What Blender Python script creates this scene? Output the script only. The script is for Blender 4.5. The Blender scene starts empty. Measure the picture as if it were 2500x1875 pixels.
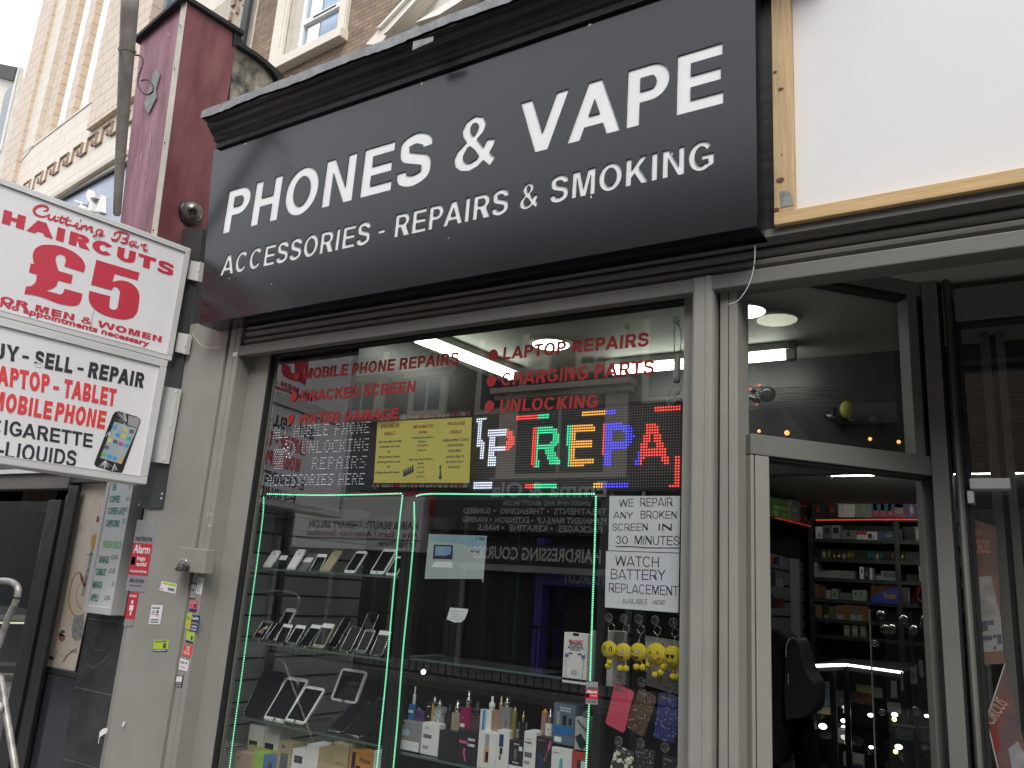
import bpy, bmesh, math, random
from mathutils import Vector, Matrix
random.seed(7)
S = bpy.context.scene
C = S.collection
# ------------------------------------------------------------------ camera
YAW, PITCH, ROLL, FPX = math.radians(32.836), math.radians(14.122), math.radians(-3.877), 1989.7
CAM = Vector((0, -2.55, 1.60))
cy, sy, cp, sp = math.cos(YAW), math.sin(YAW), math.cos(PITCH), math.sin(PITCH)
fwd = Vector((-sy*cp, cy*cp, sp)); rgt = Vector((cy, sy, 0)); dwn = fwd.cross(rgt)
RX = rgt*math.cos(ROLL) + dwn*math.sin(ROLL)
DY = -rgt*math.sin(ROLL) + dwn*math.cos(ROLL)
cd = bpy.data.cameras.new('camera'); cam = bpy.data.objects.new('camera', cd); C.objects.link(cam)
cd.sensor_width = 36; cd.lens = FPX/2500*36; cd.clip_start = .05; cd.clip_end = 1500
m = Matrix.Identity(4)
for i in range(3):
    m[i][0] = RX[i]; m[i][1] = -DY[i]; m[i][2] = -fwd[i]; m[i][3] = CAM[i]
cam.matrix_world = m
S.camera = cam
# ------------------------------------------------------------------ light
SUN_EL, SUN_AZ = math.radians(48), math.radians(145)
w = bpy.data.worlds.new('World'); S.world = w; w.use_nodes = True
nt = w.node_tree; nt.nodes.clear()
sky = nt.nodes.new('ShaderNodeTexSky'); sky.sky_type = 'NISHITA'; sky.sun_disc = False
sky.sun_elevation = SUN_EL; sky.sun_rotation = SUN_AZ; sky.air_density = 1.0; sky.dust_density = 4.0; sky.ozone_density = .6
mixs = nt.nodes.new('ShaderNodeMixRGB'); mixs.inputs[0].default_value = .82; mixs.inputs[2].default_value = (11.5, 11.9, 12.6, 1)
bg = nt.nodes.new('ShaderNodeBackground'); bg.inputs[1].default_value = .10
wo = nt.nodes.new('ShaderNodeOutputWorld')
nt.links.new(sky.outputs[0], mixs.inputs[1]); nt.links.new(mixs.outputs[0], bg.inputs[0]); nt.links.new(bg.outputs[0], wo.inputs[0])
sd = bpy.data.lights.new('sun', 'SUN'); sd.energy = 1.3; sd.angle = math.radians(25); sd.color = (1, .97, .92)
so = bpy.data.objects.new('sun', sd); C.objects.link(so)
so.rotation_euler = (math.pi/2 - SUN_EL, 0, math.radians(35))
S.view_settings.view_transform = 'Standard'; S.view_settings.look = 'None'
S.view_settings.exposure = .62; S.view_settings.gamma = 1; S.view_settings.use_curve_mapping = False
S.render.engine = 'CYCLES'
S.cycles.max_bounces = 8; S.cycles.transparent_max_bounces = 24; S.cycles.sample_clamp_indirect = 3; S.cycles.sample_clamp_direct = 20
S.cycles.caustics_reflective = False; S.cycles.caustics_refractive = False

# ------------------------------------------------------------------ measuring: pixel of the 2500 px photo -> point on a real plane
def ray(x, y): return RX*((x-1250)/FPX) + DY*((y-937.5)/FPX) + fwd
def A(x, y, Y=0.0):
    d = ray(x, y); return CAM + d*((Y-CAM.y)/d.y)
def AX(x, y, X):
    d = ray(x, y); return CAM + d*((X-CAM.x)/d.x)
def AZ(x, y, Z):
    d = ray(x, y); return CAM + d*((Z-CAM.z)/d.z)
class Plane:
    """o origin, u right, v up, n towards the viewer"""
    def __init__(s, o, u, v=Vector((0, 0, 1))):
        s.o = Vector(o); s.u = Vector(u).normalized(); s.v = Vector(v).normalized(); s.n = s.u.cross(s.v).normalized()
    def P(s, a, b, c=0.0): return s.o + s.u*a + s.v*b + s.n*c
    def hit(s, x, y):
        d = ray(x, y); t = (s.o-CAM).dot(s.n)/d.dot(s.n); return CAM + d*t
    def uv(s, x, y):
        p = s.hit(x, y) - s.o; return (p.dot(s.u), p.dot(s.v))
    def M(s, c=0.0):
        m = Matrix.Identity(4); o = s.o + s.n*c
        for i in range(3): m[i][0] = s.u[i]; m[i][1] = s.v[i]; m[i][2] = s.n[i]; m[i][3] = o[i]
        return m
def front(Y): return Plane((0, Y, 0), (1, 0, 0))

# ------------------------------------------------------------------ materials
def mat(name, col, rough=.6, metal=0., var=0., vscale=6., bump=0., bscale=40., col2=None, spec=.5, emit=None, es=1., stretch=(1, 1, 1), coat=0., detail=6.):
    m = bpy.data.materials.new(name); m.use_nodes = True; n = m.node_tree; b = n.nodes['Principled BSDF']
    b.inputs['Base Color'].default_value = (*col, 1); b.inputs['Roughness'].default_value = rough; b.inputs['Metallic'].default_value = metal
    b.inputs['Specular IOR Level'].default_value = spec
    if coat: b.inputs['Coat Weight'].default_value = coat; b.inputs['Coat Roughness'].default_value = .08
    tc = n.nodes.new('ShaderNodeTexCoord'); mp = n.nodes.new('ShaderNodeMapping'); mp.inputs['Scale'].default_value = stretch
    n.links.new(tc.outputs['Object'], mp.inputs[0])
    if var or col2:
        nz = n.nodes.new('ShaderNodeTexNoise'); nz.inputs['Scale'].default_value = vscale; nz.inputs['Detail'].default_value = detail; nz.inputs['Roughness'].default_value = .65
        n.links.new(mp.outputs[0], nz.inputs[0])
        rp = n.nodes.new('ShaderNodeValToRGB'); rp.color_ramp.elements[0].position = .35; rp.color_ramp.elements[1].position = .68
        c2 = col2 or tuple(min(1, c*(1+var)) for c in col); c1 = col if col2 else tuple(c*(1-var) for c in col)
        rp.color_ramp.elements[0].color = (*c1, 1); rp.color_ramp.elements[1].color = (*c2, 1)
        n.links.new(nz.outputs[0], rp.inputs[0]); n.links.new(rp.outputs[0], b.inputs['Base Color'])
        mr = n.nodes.new('ShaderNodeMapRange'); mr.inputs[3].default_value = max(.02, rough*.8); mr.inputs[4].default_value = min(1, rough*1.25)
        n.links.new(nz.outputs[0], mr.inputs[0]); n.links.new(mr.outputs[0], b.inputs['Roughness'])
    if bump:
        nb = n.nodes.new('ShaderNodeTexNoise'); nb.inputs['Scale'].default_value = bscale; nb.inputs['Detail'].default_value = 5
        n.links.new(mp.outputs[0], nb.inputs[0]); bp = n.nodes.new('ShaderNodeBump'); bp.inputs['Strength'].default_value = bump; bp.inputs['Distance'].default_value = .01
        n.links.new(nb.outputs[0], bp.inputs['Height']); n.links.new(bp.outputs[0], b.inputs['Normal'])
    if emit: b.inputs['Emission Color'].default_value = (*emit, 1); b.inputs['Emission Strength'].default_value = es
    return m
def glow(name, col, s):
    m = bpy.data.materials.new(name); m.use_nodes = True; n = m.node_tree; b = n.nodes['Principled BSDF']
    b.inputs['Base Color'].default_value = (*col, 1); b.inputs['Emission Color'].default_value = (*col, 1); b.inputs['Emission Strength'].default_value = s
    return m
def glass(name, tint=(1, 1, 1), refl=1.0, rough=0.0, base=0.0):
    m = bpy.data.materials.new(name); m.use_nodes = True; n = m.node_tree; n.nodes.clear()
    o = n.nodes.new('ShaderNodeOutputMaterial'); mx = n.nodes.new('ShaderNodeMixShader'); t = n.nodes.new('ShaderNodeBsdfTransparent'); g = n.nodes.new('ShaderNodeBsdfGlossy')
    t.inputs[0].default_value = (*tint, 1); g.inputs['Roughness'].default_value = rough
    lw = n.nodes.new('ShaderNodeLayerWeight'); lw.inputs[0].default_value = .5; pw = n.nodes.new('ShaderNodeMath'); pw.operation = 'POWER'; pw.inputs[1].default_value = 5; n.links.new(lw.outputs['Facing'], pw.inputs[0])
    f = n.nodes.new('ShaderNodeMath'); f.operation = 'MULTIPLY_ADD'; f.inputs[1].default_value = .96; f.inputs[2].default_value = .04; n.links.new(pw.outputs[0], f.inputs[0]); ma = n.nodes.new('ShaderNodeMath'); ma.operation = 'MULTIPLY_ADD'; ma.inputs[1].default_value = refl; ma.inputs[2].default_value = base; ma.use_clamp = True
    n.links.new(f.outputs[0], ma.inputs[0]); n.links.new(ma.outputs[0], mx.inputs[0]); n.links.new(t.outputs[0], mx.inputs[1]); n.links.new(g.outputs[0], mx.inputs[2]); n.links.new(mx.outputs[0], o.inputs[0])
    return m
def brickmat(name, c1, c2, mortar, sc=1., bw=.225, bh=.075, ms=.012, plane='XZ', rough=.85, bump=.4, dirt=.35, off=.5):
    m = bpy.data.materials.new(name); m.use_nodes = True; n = m.node_tree; b = n.nodes['Principled BSDF']; b.inputs['Roughness'].default_value = rough
    tc = n.nodes.new('ShaderNodeTexCoord'); sx = n.nodes.new('ShaderNodeSeparateXYZ'); cx = n.nodes.new('ShaderNodeCombineXYZ')
    n.links.new(tc.outputs['Object'], sx.inputs[0])
    if plane == 'ALL':
        ad = n.nodes.new('ShaderNodeMath'); n.links.new(sx.outputs[0], ad.inputs[0]); n.links.new(sx.outputs[1], ad.inputs[1]); n.links.new(ad.outputs[0], cx.inputs[0])
    else: n.links.new(sx.outputs['XYZ'.index(plane[0])], cx.inputs[0])
    n.links.new(sx.outputs[2], cx.inputs[1])
    br = n.nodes.new('ShaderNodeTexBrick'); br.inputs['Scale'].default_value = sc; br.inputs['Brick Width'].default_value = bw; br.inputs['Row Height'].default_value = bh; br.inputs['Mortar Size'].default_value = ms
    br.offset = off
    br.inputs['Color1'].default_value = (*c1, 1); br.inputs['Color2'].default_value = (*c2, 1); br.inputs['Mortar'].default_value = (*mortar, 1); br.inputs['Bias'].default_value = 0
    n.links.new(cx.outputs[0], br.inputs[0])
    nz = n.nodes.new('ShaderNodeTexNoise'); nz.inputs['Scale'].default_value = 2.5; nz.inputs['Detail'].default_value = 9; nz.inputs['Roughness'].default_value = .7; n.links.new(tc.outputs['Object'], nz.inputs[0])
    rp = n.nodes.new('ShaderNodeValToRGB'); rp.color_ramp.elements[0].position = .3; rp.color_ramp.elements[1].position = .7
    rp.color_ramp.elements[0].color = (1-dirt, 1-dirt, 1-dirt, 1); rp.color_ramp.elements[1].color = (1, 1, 1, 1); n.links.new(nz.outputs[0], rp.inputs[0])
    mu = n.nodes.new('ShaderNodeMixRGB'); mu.blend_type = 'MULTIPLY'; mu.inputs[0].default_value = 1; n.links.new(br.outputs[0], mu.inputs[1]); n.links.new(rp.outputs[0], mu.inputs[2])
    n.links.new(mu.outputs[0], b.inputs['Base Color'])
    bp = n.nodes.new('ShaderNodeBump'); bp.inputs['Strength'].default_value = bump; bp.inputs['Distance'].default_value = .01; bp.invert = True; n.links.new(br.outputs['Fac'], bp.inputs['Height']); n.links.new(bp.outputs[0], b.inputs['Normal'])
    return m
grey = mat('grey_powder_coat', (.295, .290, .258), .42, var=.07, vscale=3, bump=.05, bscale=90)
grey_d = mat('grey_powder_coat_shaded', (.175, .173, .157), .42, var=.07, vscale=3, bump=.05, bscale=90)  # the same grey coat with the doorway's shade mixed into its colour
lathm = mat('shutter_lath_paint', (.17, .165, .145), .45, var=.12, vscale=5, stretch=(.3, 1, 3))
gasket = mat('black_rubber', (.012, .012, .012), .6)
signblk = mat('satin_black_aluminium', (.010, .011, .014), .19, var=.04, vscale=.8, spec=.6)
blackp = mat('black_gloss_paint', (.018, .018, .020), .34, var=.3, vscale=9, bump=.25, bscale=14)
blacksteel = mat('dark_sheet_metal', (.05, .052, .056), .4, var=.1)
acryl = mat('white_acrylic', (.90, .90, .91), .25, var=.03, vscale=8)
lead = mat('grey_lead', (.20, .205, .21), .55, col2=(.36, .37, .38), vscale=14, bump=.3, bscale=25)
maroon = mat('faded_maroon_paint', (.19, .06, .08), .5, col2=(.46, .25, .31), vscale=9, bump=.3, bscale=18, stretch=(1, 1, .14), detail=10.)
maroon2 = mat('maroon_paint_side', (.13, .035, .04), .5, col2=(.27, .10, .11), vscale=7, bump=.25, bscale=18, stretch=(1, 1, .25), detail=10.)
cream_trim = mat('cream_trim', (.62, .57, .50), .5, var=.12, vscale=12)
whitep = mat('white_paint', (.78, .76, .71), .55, var=.05, vscale=6)
alu = mat('silver_aluminium', (.68, .68, .67), .42, metal=.15, var=.06, vscale=4)
lightface = mat('white_lightbox_face', (.83, .82, .83), .35, var=.025, vscale=2)
redp = mat('red_vinyl', (.60, .045, .075), .4, var=.05, vscale=5)
redp2 = mat('bright_red_vinyl', (.78, .07, .075), .4, var=.05, vscale=5)
blackv = mat('black_vinyl', (.035, .037, .045), .4)
winred = mat('red_window_vinyl', (.30, .030, .030), .7, spec=.2)
clearg = glass('window_glass', (.93, .95, .94), 4.2, base=.0)
cabg = glass('cabinet_glass', (.93, .96, .95), 1.0)
wood = None

# ------------------------------------------------------------------ mesh helpers
def obj(name, me, mt=None, parent=None):
    if mt is not None and len(me.materials) == 0: me.materials.append(mt)
    o = bpy.data.objects.new(name, me); C.objects.link(o)
    if parent is not None:
        o.parent = parent; o.matrix_parent_inverse = parent.matrix_world.inverted()
    return o
def tag(o, label=None, cat=None, group=None, kind=None):
    if label: o['label'] = label
    if cat: o['category'] = cat
    if group: o['group'] = group
    if kind: o['kind'] = kind
    return o
def thing(name, label, cat, loc=(0, 0, 0), group=None, rz=0.):
    o = bpy.data.objects.new(name, None); C.objects.link(o); o.location = loc; o.rotation_euler = (0, 0, rz)
    o.empty_display_size = .1
    o.matrix_world = Matrix.Translation(Vector(loc)) @ Matrix.Rotation(rz, 4, 'Z')
    return tag(o, label, cat, group)
class MB:
    def __init__(s): s.v = []; s.f = []; s.mi = []; s.mats = []; s.smooth = []
    def _m(s, m):
        if m is None: return 0
        if m not in s.mats: s.mats.append(m)
        return s.mats.index(m)
    def poly(s, pts, m=None):
        i = len(s.v); s.v += [Vector(p) for p in pts]; s.f.append(list(range(i, i+len(pts)))); s.mi.append(s._m(m)); s.smooth.append(False); return s
    def prism(s, pts, d, m=None, sm=False):
        """polygon extruded by vector d"""
        d = Vector(d); pts = [Vector(p) for p in pts]; n = len(pts); i = len(s.v); k = s._m(m)
        s.v += pts + [p+d for p in pts]
        s.f.append(list(range(i+n-1, i-1, -1))); s.f.append(list(range(i+n, i+2*n))); s.mi += [k, k]; s.smooth += [False, False]
        for a in range(n):
            b = (a+1) % n; s.f.append([i+a, i+b, i+n+b, i+n+a]); s.mi.append(k); s.smooth.append(sm)
        return s
    def box(s, x0, x1, y0, y1, z0, z1, m=None):
        return s.prism([(x0, y0, z0), (x1, y0, z0), (x1, y1, z0), (x0, y1, z0)], (0, 0, z1-z0), m)
    def obox(s, P, a0, a1, b0, b1, c0, c1, m=None):
        """box in a Plane frame"""
        return s.prism([P.P(a0, b0, c0), P.P(a1, b0, c0), P.P(a1, b1, c0), P.P(a0, b1, c0)], P.n*(c1-c0), m)
    def tube(s, pts, r, n=8, m=None, caps=True):
        pts = [Vector(p) for p in pts]; rs = r if isinstance(r, (list, tuple)) else [r]*len(pts); k = s._m(m); i0 = len(s.v)
        up = Vector((0, 0, 1))
        for j, p in enumerate(pts):
            t = (pts[min(j+1, len(pts)-1)] - pts[max(j-1, 0)]).normalized()
            a = t.cross(up)
            if a.length < .15: a = t.cross(Vector((1, 0, 0)))
            a.normalize(); b = t.cross(a).normalized()
            for q in range(n):
                an = 2*math.pi*q/n; s.v.append(p + a*math.cos(an)*rs[j] + b*math.sin(an)*rs[j])
        for j in range(len(pts)-1):
            for q in range(n):
                q2 = (q+1) % n; a = i0+j*n; s.f.append([a+q, a+q2, a+n+q2, a+n+q]); s.mi.append(k); s.smooth.append(True)
        if caps:
            s.f.append([i0+q for q in range(n)][::-1]); s.f.append([i0+(len(pts)-1)*n+q for q in range(n)]); s.mi += [k, k]; s.smooth += [False, False]
        return s
    def lathe(s, o, ax, prof, n=20, m=None):
        """prof = [(radius, height)] round the axis ax at o"""
        ax = Vector(ax).normalized(); o = Vector(o); a = ax.cross(Vector((0, 0, 1)))
        if a.length < .1: a = Vector((1, 0, 0))
        a.normalize(); b = ax.cross(a); i0 = len(s.v); k = s._m(m)
        for r, h in prof:
            for q in range(n):
                an = 2*math.pi*q/n; s.v.append(o + ax*h + a*math.cos(an)*r + b*math.sin(an)*r)
        for j in range(len(prof)-1):
            for q in range(n):
                q2 = (q+1) % n; c = i0+j*n; s.f.append([c+q, c+q2, c+n+q2, c+n+q]); s.mi.append(k); s.smooth.append(True)
        s.f.append([i0+q for q in range(n)][::-1]); s.f.append([i0+(len(prof)-1)*n+q for q in range(n)]); s.mi += [k, k]; s.smooth += [False, False]
        return s
    def ball(s, o, r, m=None, n=12, sc=(1, 1, 1)):
        pr = []; k = s._m(m); i0 = len(s.v); o = Vector(o); h = n//2
        for j in range(h+1):
            th = math.pi*(j+.001)/(h+.002)
            for q in range(n):
                an = 2*math.pi*q/n; s.v.append(o + Vector((math.sin(th)*math.cos(an)*r*sc[0], math.sin(th)*math.sin(an)*r*sc[1], math.cos(th)*r*sc[2])))
        for j in range(h):
            for q in range(n):
                q2 = (q+1) % n; c = i0+j*n; s.f.append([c+q, c+n+q, c+n+q2, c+q2]); s.mi.append(k); s.smooth.append(True)
        return s
    def mesh(s, name='m'):
        me = bpy.data.meshes.new(name); me.from_pydata([tuple(v) for v in s.v], [], s.f); 
        for m in s.mats: me.materials.append(m)
        if s.f:
            me.polygons.foreach_set('material_index', s.mi); me.polygons.foreach_set('use_smooth', s.smooth)
        return me
    def build(s, name, mt=None, parent=None, bevel=0., label=None):
        me = s.mesh(name)
        bm = bmesh.new(); bm.from_mesh(me); bmesh.ops.recalc_face_normals(bm, faces=bm.faces[:])
        if bevel:
            es = [e for e in bm.edges if len(e.link_faces) == 2 and e.calc_face_angle(0) > .6]
            bmesh.ops.bevel(bm, geom=es, offset=bevel, segments=2, profile=.6, affect='EDGES', clamp_overlap=True)
        bm.to_mesh(me); bm.free()
        o = obj(name, me, mt, parent)
        if label: o['label'] = label
        return o
def arc(cx, cy, rx, ry, a0, a1, n=14):
    return [(cx+rx*math.cos(math.radians(a0+(a1-a0)*i/n)), cy+ry*math.sin(math.radians(a0+(a1-a0)*i/n))) for i in range(n+1)]
def cat(pts, n=6, closed=False):
    out = []; L = len(pts); rng = range(L if closed else L-1)
    for i in rng:
        g = (lambda k: pts[k % L]) if closed else (lambda k: pts[max(0, min(L-1, k))])
        p0, p1, p2, p3 = g(i-1), g(i), g(i+1), g(i+2)
        for j in range(n):
            t = j/n; out.append(tuple(.5*((2*p1[d]) + (-p0[d]+p2[d])*t + (2*p0[d]-5*p1[d]+4*p2[d]-p3[d])*t*t + (-p0[d]+3*p1[d]-3*p2[d]+p3[d])*t**3) for d in range(len(p1))))
    if not closed: out.append(tuple(pts[-1]))
    return out
def soft(pts, thr=36, n=5):
    """round the shallow corners of a traced outline, keep the sharp ones"""
    L = len(pts); cor = []
    for i in range(L):
        a, b, c = pts[i-1], pts[i], pts[(i+1) % L]; t = math.atan2(c[1]-b[1], c[0]-b[0]) - math.atan2(b[1]-a[1], b[0]-a[0])
        if abs((t+math.pi) % (2*math.pi) - math.pi) > math.radians(thr): cor.append(i)
    if not cor: return cat(pts, n, True)
    out = []
    for k, i in enumerate(cor):
        j = cor[(k+1) % len(cor)]; j = j if j > i else j+L; seg = [pts[q % L] for q in range(i, j+1)]
        out += (cat(seg, n)[:-1] if len(seg) > 2 else [seg[0]])
    return out
def stroke(pts, w):
    """polyline -> outline polygon; w number or list"""
    ws = w if isinstance(w, (list, tuple)) else [w]*len(pts); Lf, Rt = [], []
    for i, p in enumerate(pts):
        a = pts[max(0, i-1)]; b = pts[min(len(pts)-1, i+1)]; dx, dy = b[0]-a[0], b[1]-a[1]; l = math.hypot(dx, dy) or 1
        nx, ny = -dy/l*ws[i]/2, dx/l*ws[i]/2; Lf.append((p[0]+nx, p[1]+ny)); Rt.append((p[0]-nx, p[1]-ny))
    return Lf + Rt[::-1]
# ------------------------------------------------------------------ grotesque capitals drawn as outlines (cap height 1)
def glyph(ch, w=.19, adv=None):
    h = w*.86; m = w/2
    if ch == ' ': return [], .38
    if ch == 'I': return [[(.1, 0), (.1+w, 0), (.1+w, 1), (.1, 1)]], .2+w
    if ch == '-': return [[(.05, .28), (.42, .28), (.42, .28+h), (.05, .28+h)]], .47
    if ch == '.': return [[(.1, 0), (.1+w, 0), (.1+w, w), (.1, w)]], .2+w
    if ch in 'EFL':
        W = .76 if ch != 'L' else .70; W = W if ch != 'F' else .7
        if ch == 'E': c = [(0, 0), (W, 0), (W, h), (w, h), (w, .5-h/2), (W-.04, .5-h/2), (W-.04, .5+h/2), (w, .5+h/2), (w, 1-h), (W-.015, 1-h), (W-.015, 1), (0, 1)]
        if ch == 'F': c = [(0, 0), (w, 0), (w, .5-h/2-.03), (W-.08, .5-h/2-.03), (W-.08, .5+h/2-.03), (w, .5+h/2-.03), (w, 1-h), (W, 1-h), (W, 1), (0, 1)]
        if ch == 'L': c = [(0, 0), (W, 0), (W, h), (w, h), (w, 1), (0, 1)]
        cs, sb, A_ = [c], .1, W+.15
    elif ch == 'H':
        W = .80; cs = [[(0, 0), (w, 0), (w, .5-h/2), (W-w, .5-h/2), (W-w, 0), (W, 0), (W, 1), (W-w, 1), (W-w, .5+h/2), (w, .5+h/2), (w, 1), (0, 1)]]; sb, A_ = .1, W+.2
    elif ch == 'T':
        W = .80; cs = [[(W/2-m, 0), (W/2+m, 0), (W/2+m, 1-h), (W, 1-h), (W, 1), (0, 1), (0, 1-h), (W/2-m, 1-h)]]; sb, A_ = .03, W+.06
    elif ch == 'N':
        W = .80; cs = [[(0, 0), (w*.95, 0), (w*.95, .70), (W-w, 0), (W, 0), (W, 1), (W-w*.95, 1), (W-w*.95, .32), (w, 1), (0, 1)]]; sb, A_ = .1, W+.2
    elif ch == 'M':
        W = .96; e = w*.52; cs = [[(0, 0), (w*.9, 0), (w*.9, .76), (W/2-e, 0), (W/2+e, 0), (W-w*.9, .76), (W-w*.9, 0), (W, 0), (W, 1), (W-w*1.45, 1), (W/2, .30), (w*1.45, 1), (0, 1)]]; sb, A_ = .1, W+.2
    elif ch in 'AV':
        W = 1.0; e = .55*w; k = W/2-e; o = 1.08*w; y0, y1 = .21, .21+h*.95; ax = (W/2-o)/k
        if ch == 'A':
            cs = [[(0, 0), (o, 0), (o+k*y0, y0), (W-o-k*y0, y0), (W-o, 0), (W, 0), (W/2+e, 1), (W/2-e, 1)], [(o+k*y1, y1), (W-o-k*y1, y1), (W/2, ax)]]
        else: cs = [[(W/2-e, 0), (W/2+e, 0), (W, 1), (W-o, 1), (W/2, 1-ax), (o, 1), (0, 1)]]
        sb, A_ = .0, W+.01
    elif ch == 'W':
        W = 1.34; e = w*.5; cs = [[(.30-e, 0), (.30+e, 0), (W/2, .72), (W-.30-e, 0), (W-.30+e, 0), (W, 1), (W-w, 1), (W-.30, .30), (W/2+e, 1), (W/2-e, 1), (.30, .30), (w, 1), (0, 1)]]; sb, A_ = .0, W+.02
    elif ch == 'K':
        W = .88; cs = [[(0, 0), (w, 0), (w, .28), (.34, .43), (W-w*1.2, 0), (W, 0), (.34+w*.72, .43+w*.8), (W-.03, 1), (W-.03-w*1.3, 1), (w, .55), (w, 1), (0, 1)]]; sb, A_ = .1, W+.12
    elif ch == 'X':
        W = .90; o = w*1.2; cs = [[(0, 0), (o, 0), (W/2, .38), (W-o, 0), (W, 0), (W/2+o*.5, .51), (W-.02, 1), (W-.02-o, 1), (W/2, .64), (o+.02, 1), (.02, 1), (W/2-o*.5, .51)]]; sb, A_ = .02, W+.04
    elif ch == 'Y':
        W = .92; o = w*1.15; cs = [[(W/2-m, 0), (W/2+m, 0), (W/2+m, .42), (W, 1), (W-o, 1), (W/2, .58), (o, 1), (0, 1), (W/2-m, .42)]]; sb, A_ = .01, W+.02
    elif ch == 'Z':
        W = .78; cs = [[(0, 0), (W, 0), (W, h), (w*1.35, h), (W, 1-h), (W, 1), (.03, 1), (.03, 1-h), (W-w*1.4, 1-h), (0, h)]]; sb, A_ = .04, W+.08
    elif ch in 'OQ':
        W = .92; cs = [arc(W/2, .5, W/2, .52, 0, 350, 35), arc(W/2, .5, W/2-w, .52-h, 0, 350, 35)]
        if ch == 'Q': cs.append([(W*.80, -.02), (W+.02, -.14), (W+.08, -.02), (W*.93, .10)])
        sb, A_ = .06, W+.12
    elif ch == '0':
        W = .66; cs = [arc(W/2, .5, W/2, .51, 0, 350, 30), arc(W/2, .5, W/2-w, .51-h, 0, 350, 30)]; sb, A_ = .05, W+.1
    elif ch in 'CG':
        W = .90; c0 = arc(W/2, .5, W/2, .52, 38, 322 if ch == 'C' else 305, 30); c1 = arc(W/2, .5, W/2-w, .52-h, 32, 326 if ch == 'C' else 312, 30)[::-1]
        if ch == 'G': c0 += [(W-.0, .15), (W-.0, .53), (W*.52, .53), (W*.52, .53-h), (W-w*.95, .53-h), (W-w*.95, .22)]
        cs = [c0+c1]; sb, A_ = .06, W+.12
    elif ch in 'PR':
        W = .74 if ch == 'P' else .78; b = .38; r = (1-b)/2; x0 = W-.32
        top = arc(x0, b+r, W-x0, r, -90 if ch == 'P' else -62, 90, 14)
        if ch == 'P': c = [(0, 0), (w, 0), (w, b)] + top + [(0, 1)]
        else: c = [(0, 0), (w, 0), (w, b+.02), (.34, b+.02), (W-w*1.12, 0), (W+.08, 0), (x0+.17, b+.045)] + top[1:] + [(0, 1)]
        hole = [(w, b+h)] + arc(x0, b+r, W-x0-w, r-h, -90, 90, 12) + [(w, 1-h)]
        cs = [c, hole]; sb, A_ = .1, W+(.13 if ch == 'P' else .19)
    elif ch == 'B':
        W = .80; c = [(0, 0)] + arc(.5, .28, W-.5, .28, -90, 58, 10) + arc(.47, .765, W-.03-.47, .235, -52, 90, 10) + [(0, 1)]
        cs = [c, [(w, h)] + arc(.48, .28, W-.48-w, .28-h*1.0, -90, 90, 10) + [(w, .56-h)], [(w, .56+h*.2)] + arc(.45, .775, W-.03-.45-w, (1-h-.56-h*.2)/2, -90, 90, 10) + [(w, 1-h)]]
        cs[2] = [(w, .56)] + arc(.45, (1-h+.56)/2, W-.03-.45-w, (1-h-.56)/2, -90, 90, 10) + [(w, 1-h)]
        cs[1] = [(w, h)] + arc(.48, (h+.56-h)/2, W-.48-w, max(.03, (.56-2*h)/2), -90, 90, 10) + [(w, .56-h)]
        sb, A_ = .1, W+.16
    elif ch == 'D':
        W = .84; x0 = .38; cs = [[(0, 0)] + arc(x0, .5, W-x0, .5, -90, 90, 16) + [(0, 1)], [(w, h)] + arc(x0, .5, W-x0-w, .5-h, -90, 90, 16) + [(w, 1-h)]]; sb, A_ = .1, W+.16
    elif ch == 'U':
        W = .80; cs = [[(0, 1)] + arc(W/2, .36, W/2, .38, 180, 360, 16) + [(W, 1), (W-w, 1)] + arc(W/2, .36, W/2-w, .38-h, 360, 180, 16) + [(w, 1)]]; sb, A_ = .09, W+.18
    elif ch == 'J':
        W = .62; cs = [[(0, .32)] + arc(W/2, .32, W/2, .34, 180, 360, 14) + [(W, 1), (W-w, 1)] + arc(W/2, .32, W/2-w, .34-h, 360, 185, 14)]; sb, A_ = .03, W+.1
    elif ch == 'S':
        W = .78; k = min(.12, m*1.0)
        p = cat([(W-m-.01, .70), (W*.80, .85-.2*m), (W*.5, 1.02-h/2), (W*.20, .88-.2*m), (m+.02, .735), (W*.22, .60), (W*.5, .515), (W*.80, .43), (W-m, .275), (W*.80, .13+.2*m), (W*.48, -.02+h/2), (W*.18, .13+.2*m), (m, .30)], 5)
        cs = [stroke(p, min(w*.96, .225))]; sb, A_ = .06, W+.12
    elif ch == '3':
        W = .62; p = cat([(m, .74), (.2, .92-.2*m), (.36, 1-h/2), (W-m-.02, .76), (.36, .54)], 5) ; q = cat([(.26, .53), (.42, .52), (W-m, .28), (.34, h/2), (.14, .12), (m*.9, .27)], 5)
        cs = [stroke(p, w*.9), stroke([(a, b-.01) for a, b in q], w*.9)]; sb, A_ = .05, W+.1
        cs = [stroke(p+q[3:], w*.9)]
    elif ch == '5':
        W = .64; p = [(W-.04, 1-h/2), (.14+m, 1-h/2), (.06+m, .56)] + cat([(.16+m, .62), (.36, .66), (W-m, .36), (.34, h/2), (.14, .11), (m, .26)], 5)
        cs = [stroke(p, w*.9)]; sb, A_ = .05, W+.1
    elif ch == '&':
        o = cat([(.90, .10), (.80, -.02), (.655, .115), (.53, .02), (.36, -.025), (.19, .015), (.055, .12), (.015, .27), (.075, .41), (.255, .55), (.165, .68), (.14, .79), (.22, .95), (.395, 1.02), (.57, .96), (.65, .80), (.60, .66), (.475, .55), (.63, .355), (.70, .50), (.875, .46), (.84, .34), (.765, .225)], 1, True)
        h1 = cat([(.395, .635), (.335, .70), (.315, .79), (.345, .86), (.40, .885), (.46, .86), (.49, .80), (.465, .71)], 2, True)
        h2 = cat([(.345, .455), (.245, .365), (.205, .27), (.25, .17), (.36, .125), (.455, .155), (.545, .225)], 2, True)
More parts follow.
